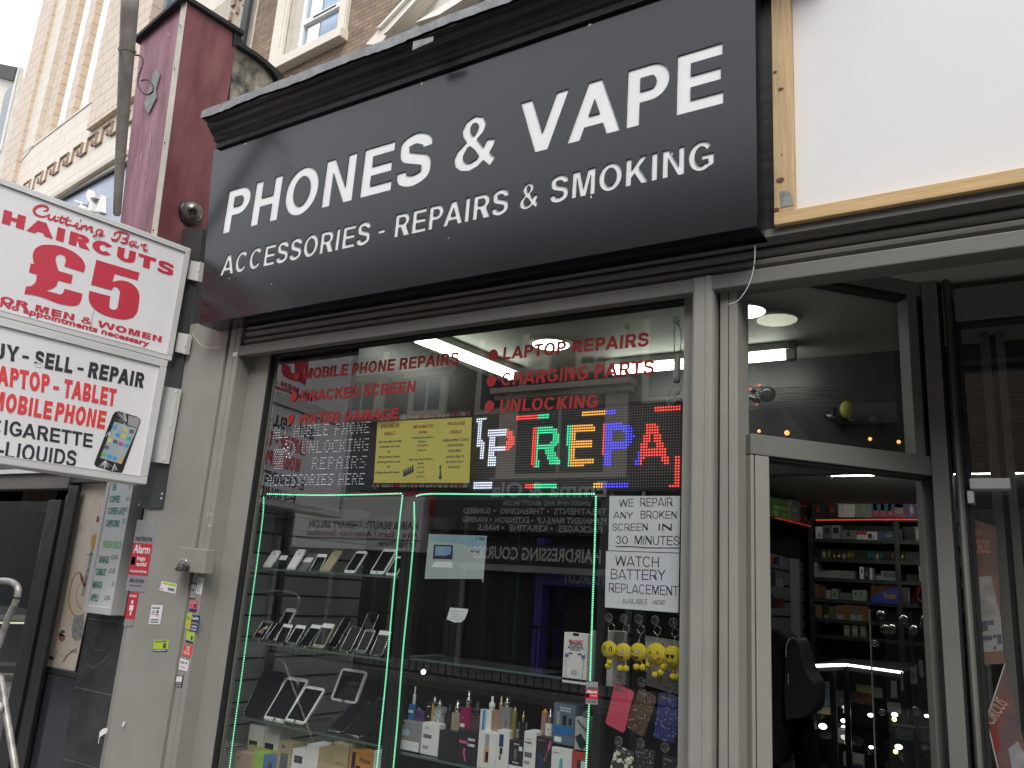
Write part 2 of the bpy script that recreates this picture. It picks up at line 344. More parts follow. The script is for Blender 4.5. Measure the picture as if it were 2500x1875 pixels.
        cs = [o, h1, h2]; sb, A_ = .04, 1.0
    else: return None, .6
    return [[(x+sb, y) for x, y in c] for c in cs], A_
def layout(s, w=.19, sp=0., xs=1.):
    """-> contours, ink x range"""
    x = 0; out = []
    for ch in s:
        cs, a = glyph(ch, w)
        for c in cs or []: out.append([(x+px, py) for px, py in c])
        x += a + sp
    X = [p[0] for c in out for p in c]; return out, min(X), max(X)
def filled(name, contours, M, mt=None, parent=None, depth=.0008):
    cu = bpy.data.curves.new('t', 'CURVE'); cu.dimensions = '2D'; cu.fill_mode = 'BOTH'; cu.extrude = depth
    for c in contours:
        sp = cu.splines.new('POLY'); sp.points.add(len(c)-1)
        for p, q in zip(sp.points, c): p.co = (q[0], q[1], 0, 1)
        sp.use_cyclic_u = True
    o = bpy.data.objects.new('t', cu); C.objects.link(o)
    dg = bpy.context.evaluated_depsgraph_get(); me = bpy.data.meshes.new_from_object(o.evaluated_get(dg)); bpy.data.objects.remove(o); bpy.data.curves.remove(cu)
    me.transform(M); me.materials.clear()
    return obj(name, me, mt, parent)
def fit(word, a0, a1, b0, b1, w=.19, sp=0., a0t=None):
    """contours of a word squeezed into the box; a0t shears the left top"""
    cs, x0, x1 = layout(word, w, sp); k = (a1-a0)/(x1-x0); sh = (a0t-a0) if a0t is not None else 0
    return [[(a0+(x-x0)*k+sh*y, b0+y*(b1-b0)) for x, y in c] for c in cs]
def fitpx(P, word, bl, br, tl, w=.19, sp=0.):
    """word whose baseline runs bl -> br and whose first letter tops out at tl (photo pixels on plane P)"""
    a = Vector(P.uv(*bl)); u = Vector(P.uv(*br))-a; v = Vector(P.uv(*tl))-a
    cs, x0, x1 = layout(word, w, sp)
    return [[tuple(a + u*((x-x0)/(x1-x0)) + v*y) for x, y in c] for c in cs]
_fc = {}
def small(word, P, a, b, h, width=None, off=0., c=.001, shear=0., rot=0.):
    """running text in the built-in face -> mesh in world space"""
    cu = bpy.data.curves.new('t', 'FONT'); cu.body = word; cu.size = 1; cu.offset = off; cu.shear = shear; cu.resolution_u = 2; cu.extrude = .0002; cu.fill_mode = 'FRONT'
    o = bpy.data.objects.new('t', cu); C.objects.link(o); dg = bpy.context.evaluated_depsgraph_get()
    me = bpy.data.meshes.new_from_object(o.evaluated_get(dg)); bpy.data.objects.remove(o); bpy.data.curves.remove(cu)
    if not me.vertices: return me
    xs = [v.co.x for v in me.vertices]; k = h/.70; kx = (width/(max(xs)-min(xs))) if width else k
    me.transform(P.M(c) @ Matrix.Translation((a, b, 0)) @ Matrix.Rotation(rot, 4, 'Z') @ Matrix.Diagonal((kx, k, 1, 1)) @ Matrix.Translation((-min(xs), 0, 0)))
    return me
def joined(name, meshes, mt, parent):
    bm = bmesh.new()
    for me in meshes:
        bm.from_mesh(me); bpy.data.meshes.remove(me)
    me = bpy.data.meshes.new(name); bm.to_mesh(me); bm.free(); me.materials.clear(); return obj(name, me, mt, parent)
def inside(pt, cs):
    x, y = pt; c = False
    for p in cs:
        n = len(p)
        for i in range(n):
            x1, y1 = p[i]; x2, y2 = p[(i+1) % n]
            if (y1 > y) != (y2 > y) and x < (x2-x1)*(y-y1)/(y2-y1)+x1: c = not c
    return c
# ================================================================== SETTING
asph = mat('asphalt', (.05, .05, .052), .85, var=.25, vscale=30, bump=.3, bscale=120)
pave = brickmat('concrete_paving', (.22, .21, .20), (.26, .25, .235), (.10, .10, .095), bw=.6, bh=.6, ms=.01, plane='XZ', dirt=.3)
pn = pave.node_tree
for l in list(pn.links):      # paving laid in x, y
    if l.to_node.type == 'COMBXYZ' and l.to_socket.name == 'Y': pn.links.remove(l)
pn.links.new([n for n in pn.nodes if n.type == 'SEPXYZ'][0].outputs[1], [n for n in pn.nodes if n.type == 'COMBXYZ'][0].inputs[1])
tag(MB().box(-400, 400, -400, 400, -.35, -.15).build('ground', asph), kind='structure')
tag(MB().box(-60, 60, -9.2, -3.3, -.149, -.110).build('road', asph), kind='structure')
tag(MB().box(-60, 60, -3.28, 40, -.149, 0).build('pavement', pave), kind='structure')
tag(MB().box(-60, 60, -12.0, -9.2, -.149, .004).build('pavement_opposite', pave), kind='structure')

# ================================================================== SHOP FRONT
ZR = 2.595                                                    # bottom of the rolled shutter
sf = thing('shopfront', 'grey framed glazed shopfront with corner doorway beneath the black sign', 'shopfront', (-1.9, 0, 0))
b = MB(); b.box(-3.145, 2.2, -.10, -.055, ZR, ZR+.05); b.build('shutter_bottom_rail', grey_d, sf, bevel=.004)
b = MB()
for i, z in enumerate((ZR+.056, ZR+.092, ZR+.128)):           # the last laths of the rolled-up shutter
    b.prism([(-3.13, y, zz) for y, zz in [(-.058, z), (-.080, z+.003), (-.090, z+.012), (-.092, z+.022), (-.084, z+.031), (-.058, z+.034)]], (5.3, 0, 0))
b.build('shutter_laths', lathm, sf)
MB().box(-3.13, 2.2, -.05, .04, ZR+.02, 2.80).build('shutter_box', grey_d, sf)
# left: rail and inner frame
b = MB(); b.box(-3.222, -3.183, -.10, .0, 0, 2.80); b.box(-3.180, -3.147, -.10, .0, 0, 2.80); b.build('shutter_guide', grey, sf, bevel=.003)
MB().box(-3.181, -3.150, -.104, -.055, ZR-.002, ZR+.018).build('rail_end_cap', alu, sf)
b = MB(); b.box(-3.147, -3.012, -.02, .012, 0, 2.80); b.box(-.948, -.905, -.03, .05, 0, ZR+.03); b.box(-2.985, -.95, -.02, .05, 2.612, 2.80); b.build('window_frame', grey, sf, bevel=.003)
b = MB(); b.box(-3.011, -2.998, -.022, .008, 0, 2.612); b.box(-2.998, -.949, -.021, .03, 2.600, 2.615); b.build('gasket', gasket, sf)
b = MB(); b.box(-2.997, -2.978, .004, .012, 0, 2.60); b.build('glazing_bead', grey_d, sf)
MB().poly([(-2.985, 0, .3), (-.949, 0, .3), (-.949, 0, 2.603), (-2.985, 0, 2.603)]).build('window_glass', clearg, sf)
MB().box(-3.0, -.95, -.03, .05, 0, .3).build('window_sill_panel', grey, sf)
# middle pillar
b = MB(); b.prism([(x, y, 0) for x, y in [(-.897, -.03), (-.896, -.090), (-.891, -.097), (-.885, -.1012), (-.850, -.1012), (-.846, -.104), (-.832, -.104), (-.826, -.098), (-.822, -.09), (-.822, -.03)]], (0, 0, ZR+.05)); b.build('shutter_guide', grey, sf)
b = MB(); b.prism([(x, y, 0) for x, y in [(-.813, -.06), (-.755, -.06), (-.745, .03), (-.775, .06), (-.813, .0)]], (0, 0, ZR+.05)); b.build('pillar', grey, sf, bevel=.003)
b = MB(); b.box(-.905, -.80, -.02, .06, 0, 2.8); b.build('pillar_core', gasket, sf)
b = MB(); b.box(-.785, -.783, -.0612, -.0595, 0, ZR); b.build('pillar_seam', gasket, sf)
# splayed doorway, 45 degrees into the shop
sd_ = Vector((.674, .739, 0)).normalized(); DP = Plane((-.765, .02, 0), sd_)
b = MB()
b.obox(DP, .0, .012, 0, 2.06, -.01, .05)
b.obox(DP, .016, .066, 0, 2.06, -.02, .05)
b.build('door_jamb', grey, sf, bevel=.003)
b = MB(); b.obox(DP, .012, .017, 0, 2.06, -.015, .04); b.obox(DP, .066, .073, 0, 2.06, -.018, .04); b.build('door_seal', gasket, sf)
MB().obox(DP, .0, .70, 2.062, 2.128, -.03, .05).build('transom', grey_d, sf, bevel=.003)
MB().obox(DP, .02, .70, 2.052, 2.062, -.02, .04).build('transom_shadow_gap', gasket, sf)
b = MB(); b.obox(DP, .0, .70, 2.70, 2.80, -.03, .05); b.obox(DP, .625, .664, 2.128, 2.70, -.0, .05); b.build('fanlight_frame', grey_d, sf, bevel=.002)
b = MB(); b.obox(DP, .664, .685, 2.128, 2.70, -.002, .04); b.obox(DP, .0, .685, 2.683, 2.70, -.004, .045); b.build('gasket', gasket, sf)
MB().poly([DP.P(.0, 2.128, .01), DP.P(.664, 2.128, .01), DP.P(.664, 2.69, .01), DP.P(0, 2.69, .01)]).build('fanlight_glass', clearg, sf)
P0 = DP.P(.685, 0, 0)
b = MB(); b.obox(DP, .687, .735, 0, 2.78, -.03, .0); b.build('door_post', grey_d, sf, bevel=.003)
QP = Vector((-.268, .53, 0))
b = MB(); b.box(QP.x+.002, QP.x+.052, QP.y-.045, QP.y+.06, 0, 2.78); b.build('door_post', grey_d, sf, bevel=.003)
b = MB(); b.box(QP.x+.052, QP.x+.060, QP.y-.02, QP.y+.05, 0, 2.78); b.box(QP.x+.093, QP.x+.100, QP.y-.02, QP.y+.05, 0, 2.68); b.build('door_seal', gasket, sf)
b = MB(); b.prism([(QP.x+.070+.022*i/6, QP.y-.028-.018*math.sin(math.pi*i/6), 0) for i in range(7)] + [(QP.x+.092, QP.y+.05, 0), (QP.x+.070, QP.y+.05, 0)], (0, 0, 2.78), sm=True); b.build('door_post_bead', grey_d, sf)
pp = DP.hit(2318, 1590); 
slot = MB(); 
for (a1, b1, a2, b2) in ((.728, pp.z-.025, .735, pp.z+.025),): slot.obox(DP, a1, a2, b1, b2, .0, .002)
slot.build('latch_slot', mat('latch_slot_metal', (.10, .08, .06), .5), sf)
# right-hand door beyond the post, set back
rd = thing('side_door', 'dark glass door with silver closer and posters right of the shop doorway', 'door', (QP.x+.5, QP.y+.03, 0))
RP = front(QP.y+.02)
x0 = QP.x+.101
b = MB(); b.box(x0, x0+1.4, QP.y-.02, QP.y+.06, 2.60, 2.72); b.build('door_header', grey_d, rd, bevel=.003)
b = MB(); b.box(x0, x0+.012, QP.y-.01, QP.y+.05, 0, 2.60); b.box(x0, x0+1.4, QP.y-.012, QP.y+.05, 2.59, 2.60); b.build('gasket', gasket, rd)
MB().poly([(x0+.012, QP.y+.03, 0), (x0+1.4, QP.y+.03, 0), (x0+1.4, QP.y+.03, 2.59), (x0+.012, QP.y+.03, 2.59)]).build('door_glass', clearg, rd)
for (px0, px1, tgt) in ((2437, 2462, grey_d), (2478, 2500, grey_d)):
    a_ = A(px0, 1400, QP.y+.12).x; c_ = A(px1, 1400, QP.y+.12).x
    MB().box(a_, c_, QP.y+.10, QP.y+.16, 0, 2.59).build('inner_frame', grey_d, rd)
a_ = A(2462, 1400, QP.y+.12).x; c_ = A(2478, 1400, QP.y+.12).x
MB().box(a_, c_, QP.y+.11, QP.y+.15, 0, 2.58).build('inner_gasket', gasket, rd)
c0, c1 = A(2367, 1170, QP.y-.03), A(2468, 1195, QP.y-.03)
dc = thing('door_closer', 'small silver door closer at the top right of the doorway', 'door closer', c0)
MB().box(c0.x, c1.x, QP.y-.05, QP.y+.02, c1.z, c0.z).build('closer_body', alu, dc, bevel=.004)
c2, c3 = A(2361, 1199, QP.y-.03), A(2379, 1229, QP.y-.03)
MB().box(c2.x, c3.x, QP.y-.04, QP.y+.02, c3.z, c2.z).build('closer_bracket', alu, dc, bevel=.002)
# lobby soffit and its white board
soff = mat('soffit_paint', (.80, .78, .74), .7, var=.08, vscale=5, bump=.2, bscale=60)
tag(MB().box(-.80, 2.4, -.05, .62, 2.782, 2.83).build('lobby_soffit', soff), kind='structure')

# ------------------------------------------------------------------ grey pilaster and sheet panel on the left
pl = thing('pilaster', 'grey metal clad pilaster with stickers between the two shops', 'pilaster', (-3.48, 0, 0))
b = MB(); b.prism([(x, y, 0) for x, y in [(-3.245, -.10), (-3.235, -.02), (-3.735, .0), (-3.735, -.055), (-3.64, -.10)][::-1]], (0, 0, 2.80)); b.build('cladding', grey, pl, bevel=.002)
MB().box(-3.244, -3.223, -.07, .02, 0, 2.80).build('shadow_gap', gasket, pl)
bp_ = A(396, 1241, -.108); bt = A(334, 1241, -.108)
b = MB(); b.prism([A(396, 1241, -.108), A(496, 560, -.108), A(400, 560, -.108), A(328, 1241, -.108)], (0, .02, 0)); bk = b.build('backing_sheet', blacksteel, pl)
b = MB()
for x, y in ((394, 1217), (396, 1206), (340, 1232)): b.lathe(A(x, y, -.109), (0, -1, 0), [(.006, 0), (.005, .003)], 8)
b.build('screws', alu, pl)
sc_ = mat('torn_paper', (.82, .82, .82), .8)
# ------------------------------------------------------------------ main black sign
sg = thing('fascia_sign', 'long black sign board with cut-out white lettering over the shop window', 'sign', (-2.0, -.22, 2.73))
SP = front(-.22); SB, ST = 2.735, 3.695
def sx(x, y): return A(x, y, -.22)
cs = []
bl, tl = 3.195, 3.428
for wd, l, r in (('PHONES', (541.5, 573), (1053, 380)), ('&', (1109, 380), (1209, 380)), ('VAPE', (1264, 350), (1766, 230))):
    cs += fit(wd, sx(*l).x, sx(*r).x, bl, tl, w=.228)
for wd, l, r in (('ACCESSORIES', (535, 677), (904, 560)), ('-', (922, 576), (938, 570)), ('REPAIRS', (963, 560), (1240, 500)), ('&', (1269, 480), (1315, 470)), ('SMOKING', (1344, 460), (1743, 370))):
    if wd == '-':
        cs.append([(sx(921, 576).x, 3.003), (sx(938, 572).x, 3.003), (sx(938, 572).x, 3.021), (sx(921, 576).x, 3.021)]); continue
    cs += fit(wd, sx(*l).x, sx(*r).x, 2.969, 3.073, w=.212)
rect = [(-3.314, SB), (-.645, SB), (-.648, 3.88), (-3.44, 3.70+.0)]
rect = [(-3.314, SB), (-.645, SB), (-.645, ST), (-3.432, ST)]
me = filled('front_panel', [rect]+cs, Matrix(((1, 0, 0, 0), (0, 0, -1, -.2175), (0, 1, 0, 0), (0, 0, 0, 1))), signblk, sg, depth=.0025)
MB().box(-3.29, -.67, -.2148, -.2105, SB+.02, ST-.01).build('acrylic_backing', acryl, sg)
b = MB(); b.prism([(-3.314, -.2148, SB), (-3.432, -.2148, ST), (-3.428, -.2148, ST), (-3.310, -.2148, SB)], (0, .20, 0)); b.build('left_return', signblk, sg)
b = MB(); b.box(-.649, -.645, -.2148, -.03, SB+.004, ST); b.build('right_return', signblk, sg)
MB().box(-3.31, -.645, -.2148, -.03, SB, SB+.004).build('underside', signblk, sg)
b = MB()
for x, y in ((600, 352), (1030, 205), (1440, 62)):
    p = sx(x, y); b.lathe(p, (0, -1, 0), [(.0075, 0), (.007, .002), (.003, .003)], 10)
b.build('screws', alu, sg)
b = MB(); 
for x, y, r in ((663, 694, .004), (1443, 481, .006), (596, 652, .004), (602, 293+30, .003), (556, 350, .004), (555, 384, .003), (1466, 30, .003), (1641, 376, .005), (1095, 582, .003), (560, 680, .004)):
    p = sx(x, y); b.prism([p+Vector((r*.4*math.cos(a*1.05)+ .0*a, -.0006, r*math.sin(a*1.05))) for a in range(6)], (0, .0005, 0))
b.build('bird_lime_specks', sc_, sg)
# cornice over the sign
co = thing('cornice', 'black moulded cornice capped with grey lead above the sign', 'cornice', (-2.0, -.25, 3.70))
prof = [(-.205, 3.690), (-.235, 3.690), (-.240, 3.718), (-.252, 3.722), (-.258, 3.742), (-.275, 3.750), (-.290, 3.770), (-.305, 3.778), (-.310, 3.795), (-.330, 3.800), (-.333, 3.832), (-.02, 3.90), (-.02, 3.69)]
MB().prism([(-3.395, y, z) for y, z in prof], (3.0, 0, 0)).build('moulding', blackp, co)
# lead flashing with an uneven drip edge
b = MB(); N = 110; top = []; bot = []
for i in range(N+1):
    x = -3.41+3.03*i/N; top.append((x, -.340, 3.852+.002*math.sin(i*.7))); bot.append((x, -.340-.002*random.random(), 3.809-.006*random.random()-.004*math.sin(i*.31)))
for i in range(N):
    b.poly([bot[i], bot[i+1], top[i+1], top[i]]); b.poly([top[i], top[i+1], (top[i+1][0], 0, 3.92), (top[i][0], 0, 3.92)])
b.poly([bot[0], top[0], (-3.41, 0, 3.92), (-3.41, 0, 3.88)])
ld = b.build('lead_flashing', lead, co)
p = A(1030, 108, -.345); b = MB(); b.prism([p+Vector(v) for v in ((-.05, 0, -.012), (.055, 0, -.004), (.058, 0, .018), (-.05, 0, .030))], (0, .004, 0)); b.build('lead_lap', lead, co, bevel=.001)
# ------------------------------------------------------------------ blank white board with timber battens
timber = mat('pine_timber', (.50, .34, .17), .6, col2=(.72, .53, .29), vscale=5, bump=.15, bscale=20, stretch=(12, 12, .8))
timber2 = mat('pine_timber_rail', (.56, .37, .17), .6, col2=(.72, .50, .25), vscale=5, bump=.15, bscale=20, stretch=(.8, 12, 14))
knot = mat('timber_knot', (.13, .055, .03), .6, var=.3, vscale=30)
boardw = mat('white_board_sheet', (.82, .815, .81), .35, var=.02, vscale=1.0)
wb = thing('blank_sign_board', 'blank white sign board framed with raw timber battens above the doorway', 'sign board', (.4, -.1, 2.75))
Yb = -.15
v0 = A(1889, 548, Yb); v1 = A(1890, 520, Yb); zb0 = A(2100, 517, Yb).z; 
zt_ = A(1893, 519, Yb).z; zb_ = A(1894, 549, Yb).z; xl = A(1889, 500, Yb).x; xr = A(1937, 500, Yb).x
MB().box(xl, 2.2, Yb, -.09, zb_, zt_).build('batten', timber2, wb, bevel=.002)
b = MB(); b.box(xl, xr, Yb+.004, -.09, zt_+.002, 4.6); b.build('batten', timber, wb, bevel=.002)
MB().box(xr+.001, 2.2, -.112, -.10, zt_-.01, 4.6).build('board', boardw, wb)
b = MB()
for x, y, r in ((1905, 218, .010), (1905, 440, .014), (1892, 176, .008), (1908, 378, .003), (1896, 512, .011)):
    p = A(x, y, Yb+.003); b.prism([p+Vector((r*math.cos(a*.785)*random.uniform(.7, 1.1), 0, .7*r*math.sin(a*.785))) for a in range(8)], (0, .001, 0))
p = A(2255, 500, Yb); 
b.build('knots', knot, wb)
p0, p1, p2, p3 = A(1903, 467, Yb+.0025), A(1928, 465, Yb+.0025), A(1939, 500, Yb+.0025), A(1906, 508, Yb+.0025)
MB().prism([p0, p1, p2, p3], (0, .001, 0)).build('blue_stain', mat('blue_stain', (.28, .29, .27), .7, var=.3, vscale=40), wb)
b = MB(); b.box(-.645, xl-.004, -.11, -.08, 2.745, 4.6); b.build('black_side_strip', blackp, wb)
# soffit strip between board and shutter
MB().box(-.70, 2.2, -.13, -.05, 2.735, zb_-.002).build('head_flashing', grey_d, wb)
# ------------------------------------------------------------------ maroon console and party wall
XC = -3.75
cb = thing('party_wall_console', 'tall faded maroon box console with a cream corner strip and lead cap', 'console', (XC, -.15, 3.1))
ft, fb = AX(455, 6, XC), AX(376, 615, XC); bt_, bb = AX(581, 84, XC), AX(495, 610, XC)
lt = A(344, 100, ft.y+.0); lb = A(283, 640, fb.y)
lbk = Vector((lb.x, .05, lb.z)); ltk = Vector((lt.x, .05, lt.z+.02))
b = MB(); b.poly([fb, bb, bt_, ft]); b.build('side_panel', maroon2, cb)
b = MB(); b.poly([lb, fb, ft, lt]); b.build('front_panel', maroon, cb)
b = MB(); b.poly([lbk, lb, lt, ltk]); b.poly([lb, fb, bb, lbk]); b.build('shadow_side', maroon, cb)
u_ = (ft-fb).normalized(); s_ = Vector((-1, 0, 0))
b = MB(); b.prism([fb+Vector((.006, -.004, 0)), fb+Vector((-.030, -.010, 0)), ft+Vector((-.030, -.010, .0)), ft+Vector((.006, -.004, 0))], (0, .006, 0)); b.build('corner_strip', cream_trim, cb)
b = MB()
for k in (.08, .42, .72, .9): p = fb.lerp(ft, k)+Vector((-.012, -.012, 0)); b.lathe(p, (0, -1, 0), [(.005, 0), (.004, .003)], 8)
b.build('nails', mat('rust', (.06, .03, .02), .8), cb)
b = MB(); d1 = Vector((.0, 0, .028))
ov = [lt+Vector((-.03, -.03, -.01)), ft+Vector((.0, -.04, 0)), ft+Vector((.025, -.02, 0)), bt_+Vector((.03, .02, 0)), ltk+Vector((-.03, .05, 0))]
b.prism(ov, d1); b.build('lead_cap', gasket, cb, bevel=.004)
q0, q1, q2, q3, q4 = [A(x, y, fb.y-.022) for x, y in ((383, 170), (393, 186), (377, 245), (366, 280), (355, 262))]
def onfront(x, y):
    n = (ft-fb).cross(lb-fb).normalized(); d = ray(x, y); t = (fb-CAM).dot(n)/d.dot(n); return CAM+d*t
b = MB(); b.prism([onfront(x, y)+Vector((0, -.006, 0)) for x, y in ((355, 255), (372, 204), (382, 170), (394, 184), (384, 220), (385, 241), (366, 280), (357, 266))], (0, -.004, 0)); b.build('metal_patch', mat('grey_metal_patch', (.22, .23, .23), .4, var=.3, vscale=20, bump=.3), cb, bevel=.001)
b = MB()
chip = mat('flaked_paint', (.50, .36, .38), .8)
for x, y, l, ww in ((370, 330, 60, 3), (347, 372, 45, 4), (413, 82, 10, 5), (362, 300, 20, 2), (375, 392, 14, 4), (358, 430, 8, 3), (395, 120, 22, 2), (352, 410, 25, 3)):
    pts = [onfront(x+random.uniform(-1, 1)*ww-(j*l/8)*.13, y+j*l/8)+Vector((0, -.003, 0)) for j in range(9)]
    for j in range(8):
        w2 = ww*.0014*random.uniform(.4, 1.2); b.poly([pts[j]+Vector((-w2, 0, 0)), pts[j]+Vector((w2, 0, 0)), pts[j+1]+Vector((w2, 0, 0)), pts[j+1]+Vector((-w2, 0, 0))])
b.build('paint_flakes', chip, cb)
pw = thing('parapet_wall', 'curved parapet of flaking cream plaster under a black lead cap', 'parapet', (XC-.1, .2, 3.6))
def cp(x, y, X=XC-.03): return AX(x, y, X)
pt6 = lambda x, y: (440+x/2.9105, y/2.9105)
plast = mat('weathered_plaster', (.05, .05, .045), .9, col2=(.55, .50, .38), vscale=7, bump=.5, bscale=30, detail=9)
pp_ = [pt6(*v) for v in ((385, 340), (440, 352), (480, 380), (540, 420), (600, 470), (650, 520), (680, 560), (692, 600), (690, 640), (600, 900), (330, 900))]
MB().prism([cp(*v) for v in pp_], (-.25, 0, 0)).build('plaster', plast, pw)
cr = [pt6(*v) for v in ((375, 318), (425, 326), (470, 356), (535, 396), (600, 446), (656, 500), (692, 552), (706, 610))]
cap = [pt6(*v) for v in ((385, 215), (430, 268), (462, 318), (545, 372), (620, 430), (700, 500), (745, 560), (775, 590))]
b = MB(); 
for i in range(7):
    a0, a1 = cp(*cr[i], XC+.01), cp(*cr[i+1], XC+.01); c0, c1 = cp(*cap[i], XC+.01), cp(*cap[i+1], XC+.01)
    b.prism([a0, a1, c1, c0], (-.30, 0, 0))
b.build('lead_cap', gasket, pw)
# cctv dome on the console
cpos = AX(462, 522, XC)
cc = thing('security_camera', 'dark dome security camera fixed to the maroon console', 'camera', cpos)
b = MB(); b.lathe(cpos, (1, 0, 0), [(.068, 0), (.070, .012), (.060, .022)], 24); b.build('base', blackp, cc)
b = MB(); b.ball(cpos+Vector((.034, -.008, 0)), .057, n=24); b.build('dome', mat('scratched_dome', (.06, .055, .05), .25, col2=(.35, .31, .27), vscale=12, metal=.5), cc)
dl = (CAM-cpos).normalized(); dl = (dl+Vector((.1, 0, -.05))).normalized()
c_ = cpos+Vector((.034, -.008, 0)); 
b = MB(); b.lathe(c_+dl*.050, dl, [(.027, 0), (.025, .010), (.016, .0105), (.015, .006)], 20); b.build('lens', gasket, cc)
b = MB()
import itertools
for k in range(16):
    an = k*math.pi/8; a_ = dl.cross(Vector((0, 0, 1))).normalized(); b_ = a_.cross(dl)
    b.ball(c_+dl*.060+a_*math.cos(an)*.0205+b_*math.sin(an)*.0205, .0014, n=6)
b.build('infrared_leds', alu, cc)
# hanging tapered pole with a hook
pg = mat('weathered_grey_pole', (.20, .175, .155), .6, col2=(.30, .27, .25), vscale=10, bump=.3, bscale=30)
po = thing('flagpole', 'leaning tapered grey pole hanging beside the maroon console', 'pole', A(285, 525, -.35))
pb, pt_ = A(285.5, 522, -.45), A(320, -40, -.75)
b = MB(); pts = [pb.lerp(pt_, t/8) for t in range(9)]; dpb = (pb-CAM).dot(fwd); dpt = (pt_-CAM).dot(fwd)
r0, r1 = 9.0*dpb/FPX, 21.5*dpt/FPX
b.tube([pts[0]-(pts[1]-pts[0]).normalized()*.012]+pts, [r0*.6]+[r0+(r1-r0)*t/8 for t in range(9)], 16); b.build('shaft', pg, po)
hk = thing('hook_ring', 'rusty curled iron hook looped round the grey pole', 'hook', A(310, 125, -.7))
Yk = pb.lerp(pt_, .72).y
def K(x, y, dy=0): return A(x/3.16, y/3.16, Yk+dy)
ring = [K(915, 385, -.02), K(920, 362, 0), K(960, 355, .05), K(1010, 362, .05), K(1045, 395, .01), K(1040, 408, -.04), K(1000, 385, -.06), K(950, 378, -.06), K(918, 388, -.03)]
curl = [K(1040, 425), K(1075, 428), K(1100, 450), K(1100, 500), K(1080, 560), K(1065, 620), K(1070, 670), K(1100, 715), K(1140, 730), K(1175, 710), K(1182, 670), K(1160, 630), K(1125, 615), K(1090, 622)]
rust = mat('rusty_iron', (.06, .05, .048), .6, var=.4, vscale=40)
b = MB(); b.tube(cat([tuple(p) for p in ring], 4), .0042, 8); b.tube(cat([tuple(p) for p in curl], 4), .0042, 8); b.build('iron_rod', rust, hk)

# unseen pier added at the right so the lobby glass mirrors it, not sky
np_ = thing('sky_block_pier', 'unseen dark pier added to keep sky out of the lobby glass', 'pier', (2.3, 0, 0))
MB().box(2.21, 2.6, -.9, 1.3, 0, 6).build('shaft', grey_d, np_, bevel=.01); MB().box(2.19, 2.62, -.95, 1.3, 6, 6.1).build('cap', lead, np_)
def quad(name, P, px, mt, parent, c=.0, th=.001, conv=None, build=True, b=None):
    """thin flat piece on plane P whose outline is given in photo pixels"""
    own = b is None; b = b or MB()
    pts = [P.hit(*(conv(*v) if conv else v)) + P.n*c for v in px]
    b.prism(pts, P.n*th, None if own else mt)
    return b.build(name, mt, parent) if own else b
c2 = lambda x, y: (x/3.95, 420+y/3.95)
c3 = lambda x, y: (x/3.95, 780+y/3.95)
c4 = lambda x, y: (x/3.95, 1150+y/3.95)
c5 = lambda x, y: (x/3.95, 1500+y/3.95)
# ================================================================== projecting light boxes
LP = Plane((-3.58, -.15, 0), (.146, .989, 0))
def lightbox(name, label, a0, a1, z0, z1, fw, cof, P):
    t = thing(name, label, 'sign', P.P(a1, z0, 0))
    b = MB()
    for (p, q, r, s) in ((a0, a1, z1-fw, z1), (a0, a1, z0, z0+fw)): b.obox(P, p, q, r, s, cof-.14, cof, alu)
    b.obox(P, a1-fw, a1, z0+fw, z1-fw, cof-.14, cof, alu); b.obox(P, a0, a0+fw, z0+fw, z1-fw, cof-.14, cof, alu)
    b.build('frame', alu, t, bevel=.004)
    b = MB(); b.obox(P, a0+fw, a1-fw, z0+fw, z1-fw, cof-.12, cof-.008); b.build('face_panel', lightface, t)
    b = MB()                                                   # thin mitre / bead line of the frame
    for (p, q, r, s) in ((a0+fw-.004, a1-fw+.004, z1-fw, z1-fw+.004), (a0+fw-.004, a1-fw+.004, z0+fw-.004, z0+fw), (a1-fw, a1-fw+.004, z0+fw, z1-fw)): b.obox(P, p, q, r, s, cof-.008, cof+.0015)
    b.build('frame_bead', alu, t)
    return t
a1_, zt1 = LP.uv(468, 602); _, zt0 = LP.uv(0, 439); _, zb1 = LP.uv(421.5, 882)
sg1 = lightbox('projecting_sign', 'upper projecting light box with red HAIRCUTS £5 lettering', -1.20, a1_, zb1, (zt1+zt0)/2, .028, 0, LP)
a2_, zt2 = LP.uv(407, 887); _, zb2 = LP.uv(353, 1183)
sg2 = lightbox('projecting_sign', 'lower projecting light box advertising laptop, tablet and mobile phone repair', -1.22, a2_, zb2, zb1-.006, .036, .012, LP)
M1 = LP.M(-.0070)
cs = fitpx(LP, 'HAIRCUTS', c2(22, 487), c2(1672, 1002), c2(45, 357), w=.30)
filled('lettering', cs, M1, redp, sg1)
ps = [(330, 870), (322, 790), (345, 735), (395, 705), (470, 697), (560, 705), (650, 735), (735, 780), (800, 840), (830, 905), (815, 965), (625, 905), (640, 850), (628, 805), (585, 788), (548, 805), (543, 850), (570, 950), (708, 992), (692, 1075), (568, 1042), (550, 1095), (500, 1125), (445, 1140), (520, 1160), (590, 1178), (615, 1160), (628, 1122), (800, 1170), (790, 1230), (765, 1275), (720, 1288), (650, 1282), (560, 1262), (440, 1215), (330, 1183), (242, 1173), (255, 1102), (310, 1095), (350, 1055), (362, 985), (285, 962), (302, 878), (352, 885)]
p5a = [(935, 842), (1352, 968), (1335, 1042), (1240, 1015), (1150, 1030), (1105, 1065), (1050, 1120), (888, 1082)]
